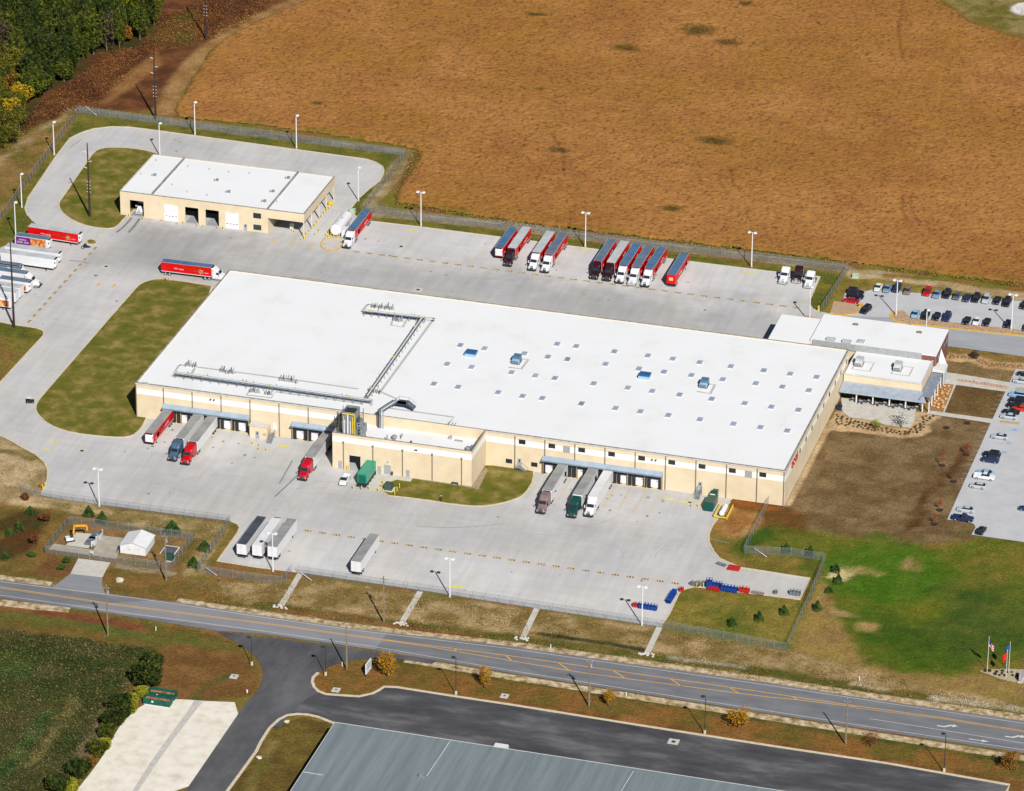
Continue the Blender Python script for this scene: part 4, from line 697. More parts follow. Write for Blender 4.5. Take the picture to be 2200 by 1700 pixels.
hv = MB().blob((75.5, -6, DK+.8), .8, .8, .6, 10, 6).cyl((74, -7.6, DK), (74, -7.6, DK+1.9), .18).cyl((77, -5.2, DK), (77.3, -4.6, DK+1.4), .2).cyl((75.5, -6, DK), (75.5, -6, DK+.4), .5); hv.build('roof_fan', STEEL, ax)
MB().cyl((80.3, -6.4, DK), (80.3, -6.4, DK+.5), .25).build('roof_vent', DSTEEL, ax)
for dx in (0, .9, 1.7): MB().cyl((88.4+dx, .8, DK+.1), (88.4+dx, .8, WHh+.3), .1, n=6).cyl((88.4+dx, .8, WHh+.3), (88.4+dx, 2.4, WHh+.3), .1, n=6).build('vertical_pipe', STEEL, ax)
MB().bx(91.0, 93.2, -2.3, -1.6, DK, DK+.25).bx(89.2, 90.0, -1.6, -.8, DK, DK+.8).build('pump_skid', GREY, ax)
MB().cyl((95.6, -6.5, DK+.7), (97.6, -6.5, DK+.7), .65).bx(96.8, 98.2, -7.2, -5.8, DK, DK+1.5).build('exhaust_blower', STEEL, ax)
# ---- condenser tower on the annex deck
tw = thing('condenser_tower', (64.6, -8.6, DK), 'grey galvanised condenser tower with dark open top and yellow pipes', 'cooling tower')
def lb(mb, name, m): o = mb.build(name, m, tw); return o
TX0, TX1, TY0, TY1, TZ = -1.9, 1.7, -2.6, 1.7, 8.6
lb(MB().bx(TX0, TX1, TY0, TY1, .6, TZ-.5), 'casing', STEEL)
lb(walls(MB(), TX0, TX1, TY0, TY1, TZ-.5, TZ+.3, .14), 'fan_shroud', STEEL); lb(MB().bx(TX0+.14, TX1-.14, TY0+.14, TY1-.14, TZ-.55, TZ-.35), 'fan_well', BLK)
for k in range(3): 
    x = TX0+.75+k*1.1; f = MB()
    for a in range(3): t = a*PI/3; f.add([(x-math.cos(t)*.5-.03, -.4-math.sin(t)*.5, TZ-.2), (x+math.cos(t)*.5-.03, -.4+math.sin(t)*.5, TZ-.2), (x+math.cos(t)*.5+.05, -.3+math.sin(t)*.5, TZ-.16), (x-math.cos(t)*.5+.05, -.3-math.sin(t)*.5, TZ-.16)], [(0, 1, 2, 3)])
    lb(f, 'fan_blade', DSTEEL)
lb(MB().cyl((TX0+.1, TY0-.3, TZ-.1), (TX1, TY0-.3, TZ-.1), .15).cyl((TX1, TY0-.3, TZ-.1), (TX1, TY0-.3, .1), .15).cyl((TX0+.5, TY0-.3, TZ-.9), (TX0+.5, TY0-.3, 2.4), .11).cyl((TX1-.6, TY0-.3, TZ-.9), (TX1-.6, TY0-.3, 3), .16), 'yellow_pipe', YELP)
lb(MB().cyl((-.25, TY0-.35, TZ-.3), (-.25, TY0-.35, 2.2), .22).cyl((-1.2, TY0-.35, TZ-2), (-1.2, TY0-.35, 2.2), .14).cyl((.45, TY0-.35, TZ-2), (.45, TY0-.35, 2.2), .12), 'white_pipe', WTR)
lb(MB().bx(TX0-1.3, TX1+1.4, TY0-1.0, TY1+.6, 1.9, 2.05).bx(TX0-1.3, TX1+1.4, TY0-1.02, TY0-.98, 2.05, 2.9), 'service_platform', STEEL)
lg = MB()
for x in (TX0-1.2, TX0+.6, TX1-.5, TX1+1.3):
    for y in (TY0-.9, TY1+.4): lg.bx(x-.08, x+.08, y-.08, y+.08, 0, 1.9)
lb(lg, 'platform_frame', DSTEEL)
for s in (TX0-1.0, TX1+1.0):
    cg = MB()
    for k in range(7): cg.cyl((s, TY0+.2, 2+k*.9), (s, TY1-.2, 2.4+k*.9), .06, n=5); cg.bx(s-.25, s+.25, TY0, TY0+.5, 2+k*.9, 2.35+k*.9)
    cg.bx(s-.06, s+.06, TY0+.1, TY0+.25, 2, TZ).bx(s-.06, s+.06, TY1-.3, TY1-.15, 2, TZ); lb(cg, 'side_ladder_frame', DSTEEL)
lb(MB().bx(TX1+.15, TX1+1.9, TY0+.4, TY1, 2.05, 4.4).bx(TX1+.4, TX1+1.4, TY0, TY1-1, 4.4, 6.2), 'valve_cabinet', STEEL)
lb(MB().add([(TX0-2.6, TY0+1, TZ-3), (TX0-1, TY0+1, TZ-1.6), (TX0-1, TY1, TZ-1.6), (TX0-2.6, TY1, TZ-3), (TX0-2.6, TY0+1, TZ-4), (TX0-1, TY0+1, TZ-4), (TX0-1, TY1, TZ-4), (TX0-2.6, TY1, TZ-4)], [(3, 2, 1, 0), (4, 5, 6, 7), (0, 1, 5, 4), (1, 2, 6, 5), (2, 3, 7, 6), (3, 0, 4, 7)]), 'intake_hood', DSTEEL)
lb(MB().bx(TX1+1.7, TX1+2.3, TY0-.8, TY0+.6, .0, 1.2), 'orange_valve_box', mat('orange_paint', D(228,130,100)))
# pipes from the tower up to the roof
rp = thing('riser_pipes', (70.1, -1.6, DK), 'bundle of silver and black pipes rising from annex deck to roof', 'pipes')
for k, mm in enumerate((BLK, STEEL, STEEL, WTR, STEEL)): MB().cyl((k*.34-.8, 1.0, 0), (k*.34-.8, 1.0, 5.4), .13, n=6).cyl((k*.34-.8, 1.0, 5.4), (k*.34+1.0, 8.5, 5.0), .13, n=6).build('pipe', mm, rp)
MB().add([(1.1, 7.2, 3.5), (2.4, 7.2, 4.9), (5.2, 7.2, 4.9), (7.2, 7.2, 3.5), (1.1, 9.6, 3.5), (2.4, 9.6, 4.9), (5.2, 9.6, 4.9), (7.2, 9.6, 3.5)], [(0, 1, 5, 4), (1, 2, 6, 5), (2, 3, 7, 6), (4, 5, 1, 0), (5, 6, 2, 1), (6, 7, 3, 2)]).build('pipe_bridge_deck', STEEL, rp)
for y in (7.2, 9.6):
    q = MB()
    for a, b in (((1.1, 3.5), (2.4, 4.9)), ((2.4, 4.9), (5.2, 4.9)), ((5.2, 4.9), (7.2, 3.5))): q.cyl((a[0], y, a[1]+.9), (b[0], y, b[1]+.9), .05, n=5).cyl((a[0], y, a[1]), (a[0], y, a[1]+.9), .05, n=5)
    q.build('railing', STEEL, rp)
# ---- roof pipe racks
def rack(lab, a, b, h=1.5, n=12, dark=False):
    ax_, ay_ = W(a[0], a[1], rz_+h); bx_, by_ = W(b[0], b[1], rz_+h); L = math.hypot(bx_-ax_, by_-ay_); an = math.atan2(by_-ay_, bx_-ax_)
    t = thing('pipe_rack', (ax_, ay_, rz_), lab, 'pipe rack', 'pipe racks crossing the white roof', an)
    MB().bx(0, L, -.55, -.47, h-.15, h+.05).bx(0, L, .47, .55, h-.15, h+.05).build('beam', DSTEEL if dark else STEEL, t)
    for k, (y, r) in enumerate(((-.32, .12), (-.05, .16), (.22, .1), (.38, .07))): MB().cyl((.2, y, h+.15), (L-.2, y, h+.15), r, n=6).build('pipe', (STEEL, WTR, STEEL, DSTEEL)[k], t)
    lgs = MB()
    for k in range(n+1):
        x = .2+k*(L-.4)/n
        for y in (-.5, .5): lgs.bx(x-.05, x+.05, y-.05, y+.05, 0, h)
        lgs.bx(x-.05, x+.05, -.55, .55, h-.22, h-.12)
    lgs.build('leg_frames', STEEL, t); fit = MB()
    for k in range(int(L/4)):
        x = random.uniform(.5, L-.5); fit.cyl((x, .2, h+.2), (x+random.uniform(-.3, .3), .3, h+random.uniform(.5, .9)), .07, n=5)
    fit.build('valve', DSTEEL, t)
    ys = MB()
    for k in range(3): x = L*(.08+.4*k); ys.bx(x, x+.5, -.4, .4, h+.28, h+.42)
    ys.build('yellow_valve_tag', YELP, t); return t
rack('long pipe rack running near the front edge of the roof', (376,801), (800,861), n=22)
rack('diagonal-looking pipe rack climbing across the middle of roof', (789,851), (906,684), n=18, dark=True)
rack('short dark pipe rack towards the back of the roof', (782,668), (914,683), n=8, dark=True)
def goose(px, py, lab, n=5, s=1.0, seed=1):
    x, y = W(px, py, rz_); r = random.Random(seed); t = thing('gooseneck_vents', (x, y, rz_), lab, 'roof vents', 'clusters of gooseneck vents on the roof')
    for k in range(n):
        dx = (k-(n-1)/2)*.62*s; h = r.uniform(.9, 1.7)*s; g = MB()
        g.cyl((dx, .5, 0), (dx, .5, h), .09, n=6).cyl((dx, .5, h), (dx+.15, .1, h+.35), .09, n=6).cyl((dx+.15, .1, h+.35), (dx+.1, -.5, h), .09, n=6).cyl((dx+.1, -.5, h), (dx+.2, -.8, h-.7), .11, n=6)
        g.build('vent_pipe', (STEEL, DSTEEL, GREY)[k % 3], t)
    MB().bx(-n*.33*s, n*.33*s, -.3, .7, 0, .25).build('curb', COPEW, t)
goose(410,789,'five gooseneck vents at the front-left end of roof rack', 5, 1.1, 1); goose(489,803,'dark vent cluster midway along the front roof rack', 6, 1.1, 2); goose(547,845,'gooseneck pipes on the near side of front rack, left pair', 4, 1.2, 3); goose(577,849,'gooseneck pipes on the near side of front rack, right pair', 3, 1.2, 4)
goose(620,822,'large vent cluster where front rack nears roof middle', 7, 1.2, 5); goose(805,845,'vent cluster at the junction of roof racks above tower', 5, 1.1, 6); goose(810,663,'first vent cluster behind the short rear rack', 5, 1.1, 7); goose(836,666,'second vent cluster behind the short rear rack', 4, 1.1, 8); goose(855,692,'vent cluster in front of the short rear rack', 4, 1.2, 9)
# ---- rooftop units
BLU = mat('blue_grey_unit', D(60,104,156), D(48,90,140), .8, rough=.4); LBL = mat('pale_blue_panel', D(178,208,236), D(160,192,224), .8, rough=.4)
def unit_flat(px, py, lab):
    x, y = W(px, py, rz_); t = thing('rooftop_unit', (x, y, rz_), lab, 'rooftop unit', 'air units standing on the warehouse roof')
    MB().bx(-1.5, 1.5, -1.3, 1.3, 0, .9).build('casing', LBL, t); MB().taper((-1.6, 1.6, -1.4, 1.4), .9, (-1.5, 1.5, -1.0, 1.3), 1.15).build('hood', BLU, t)
    MB().bx(-1.1, .9, -1.32, -1.3, .2, .7).build('filter_grille', LBL, t)
unit_flat(1012, 763, 'blue flat-topped rooftop unit further left on the roof'); unit_flat(1385, 811, 'blue flat-topped rooftop unit further right on the roof')
def unit_step(px, py, lab, par=None, z=None, c1=None):
    z = rz_ if z is None else z; x, y = W(px, py, z); t = thing('rooftop_unit', (x, y, z), lab, 'rooftop unit', 'air units standing on the warehouse roof' if z == rz_ else 'air units standing on the office roof')
    c1 = c1 or mat('slate_blue_unit', D(98,136,164), D(78,114,142), .8, rough=.4)
    MB().bx(-1.0, 1.0, -.6, 1.6, 0, 2.0).build('casing', c1, t); MB().bx(-1.0, 1.0, -1.6, -.6, .3, 1.3).build('intake_hood', LBL if z == rz_ else WTR, t)
    g = MB()
    for k in range(4): g.bx(-.9, .9, -1.66, -1.6, .4+k*.22, .5+k*.22)
    g.build('louvre', DSTEEL, t); MB().bx(-1.1, 1.1, -1.4, 1.7, -.01, .22).build('curb', DSTEEL, t)
unit_step(1110, 779, 'tall stepped rooftop unit beside its walkway pads, left one'); unit_step(1513, 830, 'tall stepped rooftop unit beside its walkway pads, right one')
# ---- office block
of = thing('office_building', (0, 0), 'white-roofed office block with brick end joined to the warehouse', 'office building')
BH, CH = 7.8, 6.2
OY1 = W(2035, 708, BH)[1]; OXE = 202.9
MB().bx(156.0, 167.6, WHy1, 101.2, 0, 6.9).bx(167.6, OXE, 86.3, OY1, 0, BH-.35).build('wall', WALL, of)
MB().bx(155.9, 167.6, WHy1+.01, 101.3, 6.9, 7.15).bx(167.5, OXE+.15, 86.2, OY1+.1, BH-.35, BH-.05).build('roof', ROOFW, of)
MB().bx(OXE, OXE+.12, 86.6, OY1, 0, BH-.35).bx(198.4, 202.9, 86.1, 86.29, 4.5, BH-.4).build('brick_facing', BRK, of)
for k in range(4): f = MB().bx(OXE+.12, OXE+.16, 89.5+k*3.6, 91.7+k*3.6, 4.4, 6.2).build('window', FRM, of); MB().bx(OXE+.16, OXE+.175, 89.6+k*3.6, 91.6+k*3.6, 4.5, 6.1).build('pane', mat('office_glass', (.1,.12,.15,1), (.2,.22,.26,1), .3, rough=.1), f)
sc_ = MB().bx(168.2, 199.0, 86.0, 86.19, CH-.2, BH+.1)
for k in range(64): sc_.bx(168.3+k*.48, 168.42+k*.48, 85.92, 86.0, CH-.2, BH+.1)
sc_.build('corrugated_screen', mat('corrugated_grey', D(184,188,188), D(166,171,172), 1, rough=.4), of)
MB().bx(180.5, 202.3, 70.8, 86.0, 0, CH-.25).build('wing_wall', WALL, of); MB().bx(180.7, 202.1, 71.0, 85.99, CH-.25, CH-.12).build('wing_roof', ROOFW, of)
MB().bx(180.45, 202.35, 70.7, 71.0, CH-.25, CH+.1).bx(202.1, 202.4, 71.0, 86.0, CH-.25, CH+.12).build('coping', COPEW, of)
cp = MB().add([(180.4, 70.7, 4.0), (202.6, 70.7, 4.0), (204.6, 65.6, 3.3), (180.4, 65.6, 3.3), (180.4, 70.7, 3.6), (202.6, 70.7, 3.6), (204.6, 65.6, 2.95), (180.4, 65.6, 2.95)], [(3, 2, 1, 0), (4, 5, 6, 7), (0, 1, 5, 4), (1, 2, 6, 5), (2, 3, 7, 6), (3, 0, 4, 7)]); cpo = cp.build('patio_canopy', mat('patio_canopy_metal', D(182,192,204), D(160,172,188), .6, rough=.4), of)
for k in range(7): x = 183+k*3.1; MB().bx(x, x+.06, 65.7, 70.6, 4.0, 4.02) 
for x in (185.2, 189.8, 194.4, 198.9, 203.6): MB().bx(x-.16, x+.16, 66.1, 66.4, 0, 3.1).build('canopy_post', WTR, of)
MB().bx(181.5, 202.3, 70.72, 70.79, .1, 3.4).build('glazed_front', GLS, of)
lv = MB()
for k in range(15): lv.bx(202.6, 205.4, 68.0+k*1.05, 68.7+k*1.05, 3.7, 3.85)
lv.bx(202.5, 202.7, 66, 84, 3.5, 3.7).bx(205.3, 205.5, 66, 84, 3.5, 3.7); lv.build('slatted_canopy', mat('louvre_grey', D(150,162,176), D(128,142,158), 1, rough=.4), of)
for y in (66.5, 70.5, 74.5, 78.5, 82.5): MB().bx(205.2, 205.5, y-.12, y+.12, 0, 3.6).build('canopy_post', WTR, of)
MB().bx(202.5, 206.0, 84.3, 88.6, 3.6, 4.4).build('porch_roof', WTR, of); MB().bx(205.5, 205.9, 84.5, 88.4, 0, 3.6).bx(202.95, 205.5, 88.2, 88.4, 0, 3.6).build('porch_wall', mat('porch_grey', D(206,214,220), D(190,198,206), 1), of)
MB().add([(203.2, 89.2, 3.6), (205.8, 88.8, 3.6), (203.2, 92.6, 6.6), (203.2, 89.2, 4.0), (205.8, 88.8, 4.0), (203.2, 92.6, 7.0)], [(0, 1, 2), (5, 4, 3), (0, 3, 4, 1), (1, 4, 5, 2), (2, 5, 3, 0)]).build('porch_gable', WTR, of)
for px, py in ((1838, 698), (1975, 715)): x, y = W(px, py, BH); MB().bx(x-.7, x+.7, y-.4, y+.4, BH-.05, BH+.35).build('roof_hatch', mat('rusty_hatch', D(150,128,110)), of)
for px, py in ((1785, 735), (1819, 740)): x, y = W(px, py, 7.2); MB().cyl((x-1.2, y, 7.9), (x+1.2, y, 7.9), .75, n=12).bx(x-1.1, x+1.1, y-.6, y+.6, 7.15, 7.4).build('roof_duct', GREY, of)
LG = mat('light_grey_unit', D(206,208,208), D(180,182,184), 1, rough=.5)
unit_step(1846, 784, 'light grey air unit on the office wing roof, nearer the warehouse', z=CH-.12, c1=LG); unit_step(1929, 794, 'light grey air unit on the office wing roof, nearer the entrance', z=CH-.12, c1=LG); unit_step(1848, 748, 'light grey air unit against the corrugated screen of office roof', z=CH-.12, c1=LG)
of_pad = MB()
for px, py in ((1853, 787), (1937, 797)):
    x, y = W(px, py, CH-.1); ribbon(MB(), [(x-2.4, y-2.6), (x+2.6, y-2.6), (x+2.6, y+3), (x-2.4, y+3)], .5, CH-.12, CH-.1, closed=True).build('walkway_pad', PATCHG, of)
# ---- service building
sv = thing('service_building', (0, 0), 'tan truck service garage with white roof and fuelling bay', 'garage')
SX0, SX1, SY0, SY1, SH = -51.6, -5.3, 126.5, 155.4, 7.7
op = [(-48.6, -44.2), (-31.2, -27.0), (-24.8, -20.6)]
wv = MB(); xs_ = [SX0]+[v for o in op for v in o]+[SX1]
for i in range(0, len(xs_), 2): wv.bx(xs_[i], xs_[i+1], SY0, SY0+.3, 0, SH)
for a, b in op: wv.bx(a, b, SY0, SY0+.3, 5.25, SH)
wv.bx(SX0, SX1, SY1-.3, SY1, 0, SH).bx(SX0, SX0+.3, SY0+.3, SY1-.3, 0, SH).bx(SX1-.3, SX1, SY0+.3, SY1-.3, 0, SH).build('wall', WALL, sv)
MB().bx(SX0+.3, SX1-.3, SY0+.3, SY1-.3, SH-.5, SH-.15).build('roof', ROOFW, sv)
MB().bx(-5.3, 6.0, SY0, SY0+.4, 4.95, SH).bx(5.6, 6.0, SY0+.4, SY1, 4.95, SH).bx(-5.3, 5.6, SY1-.4, SY1, 4.95, SH).build('canopy_fascia', WALL, sv); MB().bx(-5.3, 5.6, SY0+.4, SY1-.4, SH-.4, SH-.1).build('canopy_roof', ROOFW, sv)
MB().bx(-5.3, 5.6, SY0+.4, SY1-.4, 4.95, 5.1).build('canopy_soffit', COPEW, sv)
MB().bx(SX0-.06, 6.06, SY0-.06, SY0+.3, SH, SH+.1).bx(5.66, 6.06, SY0+.3, SY1, SH, SH+.1).build('coping', COPE, sv)
MB().bx(SX0-.06, SX0+.3, SY0+.3, SY1, SH, SH+.1).bx(SX0+.3, 5.66, SY1-.3, SY1+.06, SH, SH+.06).build('rear_coping', COPEW, sv)
for x in (-41.6, -5.4): MB().bx(x-.2, x+.2, SY0+.3, SY1-.3, SH-.15, SH+.45).build('roof_parapet', [COPE], sv)
for y in (126.7, 134.0, 141.0, 148.0, 155.1): MB().bx(5.65, 5.95, y-.15, y+.15, 0, 4.95).build('canopy_column', WALL, sv)
for a, b in ((-37.7, -33.4), (-18.6, -14.4)):
    d = MB().bx(a, b, SY0-.08, SY0-.004, .05, 5.2).build('roller_door', WDOOR, sv); s = MB()
    for k in range(4): s.bx(a+.35+k*1.02, a+.95+k*1.02, SY0-.1, SY0-.081, 1.55, 1.72)
    s.build('door_light', BLK, d)
MB().bx(SX0+.3, SX1-.3, SY0+9, SY0+9.2, 0, SH-.5).build('inner_wall', DARK, sv)  # near-black wall colour stands in for shade deep in the bays
for a, b in op: MB().bx(a, b, SY0+.3, SY0+8.9, .035, .06).build('bay_floor', DRIVE, sv)
door(sv, -12.3, SY0, .05, 1.0, 2.1); window(sv, -8.6, 5.3, 2.3, 1.5, SY0); window(sv, -8.6, 1.55, 2.3, 1.5, SY0, mat('green_tint_glass', (.02,.05,.045,1), rough=.1))
for px, py in ((333,377),(467,388),(492,413),(587,412),(569,433),(620,383)):
    x, y = W(px, py, SH); MB().cyl((x, y, SH-.15), (x, y, SH+.5), .45, n=10).cyl((x-.7, y-.5, SH-.15), (x-.7, y-.5, SH+.7), .12, n=6).build('roof_fan', STEEL, sv)
for px, py in ((303,374),(370,397),(402,413),(445,420),(404,358),(450,364),(492,370),(335,345),(595,434),(536,373)): x, y = W(px, py, SH); MB().cyl((x, y, SH-.15), (x, y, SH+.45), .14, n=6).build('vent_pipe', GREY, sv)
fp = MB()
for y in (131, 137.5, 144): fp.bx(.1, 1.1, y-.5, y+.5, .1, 2.2)
fp.build('fuel_pump', mat('pump_white', D(230,230,226)), sv)
# ---- grey-roofed building at the bottom
gb_ = thing('grey_roofed_building', (0, 0), 'low building with grey corrugated metal roof at the photo bottom', 'building')
GR = mat('grey_metal_roof', D(140,150,152), D(120,131,135), .55, rough=.5, c3=D(130,141,144), stretch=(1, .05, 1), detail=6)
GX0, GY1, GH = 105.8, -149.0, 5.6; GY0 = -215
MB().bx(GX0+.4, 260, GY0, GY1-.4, 0, GH-.1).build('wall', mat('grey_metal_wall', D(150,156,160)), gb_)
g = MB().bx(GX0, 260, GY0, GY1, GH-.1, GH)
x = GX0+.3
while x < 230: g.bx(x, x+.07, -200, GY1-.02, GH, GH+.045); x += .62
g.build('roof', GR, gb_)
MB().bx(GX0-.05, 260, GY1, GY1+.1, GH-.3, GH+.06).bx(GX0-.1, GX0, -215, GY1, GH-.3, GH+.06).build('gutter', WTR, gb_)
x0, y0 = W(967,1593,GH); x1, y1 = W(917,1668,GH); ribbon(MB(), [(x0, y0), (x1, y1)], .12, GH+.045, GH+.11).build('conduit', WTR, gb_)
x0, y0 = W(1361,1657,GH); x1, y1 = W(1335,1700,GH); ribbon(MB(), [(x0, y0), (x1, y1)], .12, GH+.045, GH+.11).build('conduit', WTR, gb_)
x0, y0 = W(652,1659,GH); x1, y1 = W(694,1666,GH); ribbon(MB(), [(x0, y0), (x1, y1)], .12, GH+.045, GH+.11).build('conduit', WTR, gb_)
x, y = W(905, 1669, GH); MB().bx(x-.55, x+.55, y-.5, y+.5, GH+.05, GH+.8).bx(x+.6, x+1.0, y-.7, y-.2, GH+.05, GH+.4).build('roof_vent_box', STEEL, gb_)
x, y = W(1075, 1601, GH-1.6); MB().taper((x-1.7, x+1.7, y-1.0, y+1.5), 2.9, (x-1.6, x+1.6, y-1.0, y+1.4), 3.6).build('door_awning', WTR, gb_)
# ---- white gabled shelter in the enclosure
F1, F2, B2 = Vector(W(258.5, 1188)), Vector(W(313, 1195)), Vector(W(335, 1168)); Wd = (F2-F1).length; an_ = math.atan2((F2-F1).y, (F2-F1).x); Dp = abs((B2-F2).dot(Vector((-math.sin(an_), math.cos(an_)))))
sh_ = thing('white_shed', (F1.x, F1.y, 0), 'white gabled shed standing inside the roadside enclosure', 'shed', rz=an_); e_, r_ = 2.3, 3.4
MB().add([(0, 0, 0), (Wd, 0, 0), (Wd, Dp, 0), (0, Dp, 0), (0, 0, e_), (Wd, 0, e_), (Wd, Dp, e_), (0, Dp, e_), (Wd/2, 0, r_), (Wd/2, Dp, r_)], [(0, 1, 5, 8, 4), (1, 2, 6, 5), (2, 3, 7, 9, 6), (3, 0, 4, 7)]).build('wall', WTR, sh_)
MB().add([(-.25, -.25, e_-.02), (Wd/2, -.25, r_+.06), (Wd+.25, -.25, e_-.02), (-.25, Dp+.25, e_-.02), (Wd/2, Dp+.25, r_+.06), (Wd+.25, Dp+.25, e_-.02)], [(0, 1, 4, 3), (1, 2, 5, 4)]).build('roof', R_SHED if 'R_SHED' in globals() else WTR, sh_)
MB().cyl((-.9, -.4, 0), (-.1, -.1, e_), .07, n=6).bx(-.12, -.02, -.12, -.02, 0, e_).build('brace', DSTEEL, sh_); MB().bx(Wd*.3, Wd*.42, -.02, -.004, 1.2, 1.3).bx(Wd*.7, Wd*.76, -.02, -.004, 1.5, 1.6).build('wall_fixture', DSTEEL, sh_)
# ================================================================== VEHICLES
TYR = mat('tyre_black', (.014,.014,.015,1), rough=.85); HUB = mat('wheel_hub', D(214,214,214), rough=.4, metal=.2); CHS = mat('chassis_black', (.018,.018,.02,1), rough=.7)
def paint(name, c, rough=.28, k=1.0): return mat('paint_'+name, c if len(c) == 4 else D(*c, k), tuple(x*.93 for x in (c if len(c) == 4 else D(*c, k))[:3])+(1,), .8, rough=rough, spec=.5)
P_WHT = paint('white', (240,240,242)); P_RED = paint('red', (200,14,20)); P_DRED = paint('maroon', (.022,.005,.008,1)); P_BLK = paint('black', (.008,.009,.013,1)); P_SIL = paint('silver', (196,202,210)); P_GRY = paint('gunmetal', (96,100,108))
P_BLU = paint('blue', (26,82,160)); P_NAVY = paint('navy', (.012,.022,.07,1)); P_LBL = paint('ice_blue', (126,158,192)); P_DGR = paint('dark_green', (.004,.045,.035,1)); P_BRN = paint('bronze_brown', (140,118,116)); P_STL = paint('steel_blue', (78,104,128)); P_TEAL = paint('teal', (28,160,128)); P_ORR = paint('orange_red', (214,60,24)); P_CRIM = paint('crimson', (196,16,40))
R_BLU = mat('trailer_roof_blue', D(84,124,166), D(64,104,150), .35, rough=.5, c3=D(90,120,148)); R_GRY = mat('trailer_roof_grey', D(168,167,163), D(144,144,141), .35, rough=.6); R_SIL = mat('trailer_roof_silver', D(208,212,214), D(182,186,188), .35, rough=.5); R_SLT = mat('trailer_roof_slate', D(112,132,150), D(94,114,134), .35, rough=.5); R_WHT = mat('trailer_roof_white', D(238,238,238), D(226,226,226), .35, rough=.5); R_DRK = mat('trailer_roof_dark', D(84,88,96), D(68,72,80), .35, rough=.5)
def loft(mb, secs, mi=0):     # secs: (x, halfwidth, z0, z1, corner)
    rows = []
    for x, w_, z0, z1, c in secs: c = min(c, w_*.9, (z1-z0)*.9); rows.append([(x, -w_, z0), (x, w_, z0), (x, w_, z1-c), (x, w_-c, z1), (x, -w_+c, z1), (x, -w_, z1-c)])
    vs = [p for r in rows for p in r]; fs = []
    for j in range(len(rows)-1):
        for i in range(6): a = j*6+i; b = j*6+(i+1) % 6; fs.append((a, b, b+6, a+6))
    fs.append(tuple(range(6))[::-1]); fs.append(tuple(range(len(vs)-6, len(vs))))
    return mb.add(vs, fs, mi)
WM = {}
def wheel(par, x, y, r=.5, wd=.3, hub=None):
    k = (r, wd, hub or 'h')
    if k not in WM:
        m_ = MB().cyl((0, -wd/2, 0), (0, wd/2, 0), r, n=14).cyl((0, -wd/2-.02, 0), (0, wd/2+.02, 0), r*.55, n=10, mi=1); o = m_.build('wheel', [TYR, HUB if hub is None else CHS]); WM[k] = o.data; bpy.data.objects.remove(o)
    o = bpy.data.objects.new('wheel', WM[k]); COL.objects.link(o); o.parent = par; o.location = (x, y, r); return o
ART1 = mat('artwork_orange', D(250,110,60), D(230,60,30), 3); ART2 = mat('artwork_cream', D(250,214,160), D(246,160,90), 3); LETW = mat('lettering_white', D(240,236,240)); PURP = mat('artwork_purple', D(120,20,140)); FOOD = mat('food_artwork', D(232,196,120), D(150,60,30), 1.2, c3=D(226,120,60), detail=6, contrast=(.4, .6)); RSIDE = mat('trailer_red', D(226,10,14), D(214,8,12), .3, rough=.4)
def marks(mb, x0, x1, y, z0, z1, n, s):    # row of small letter-like strokes on a side wall
    wd = (x1-x0)/n
    for i in range(n):
        if n > 9 and i == n//2: continue
        a = x0+i*wd; t = wd*.2; zz = z1-(z1-z0)*.25*(i % 2)
        for q in ((a, a+t, z0, zz), (a+wd*.5, a+wd*.5+t, z0, zz if i % 3 else z0+(z1-z0)*.6)): mb.bx(q[0], q[1], min(y, y+s*.012), max(y, y+s*.012), q[2], q[3])
        mb.bx(a, a+wd*.6, min(y, y+s*.012), max(y, y+s*.012), z0+(z1-z0)*(.4 if i % 2 else 0), z0+(z1-z0)*(.58 if i % 2 else .2))
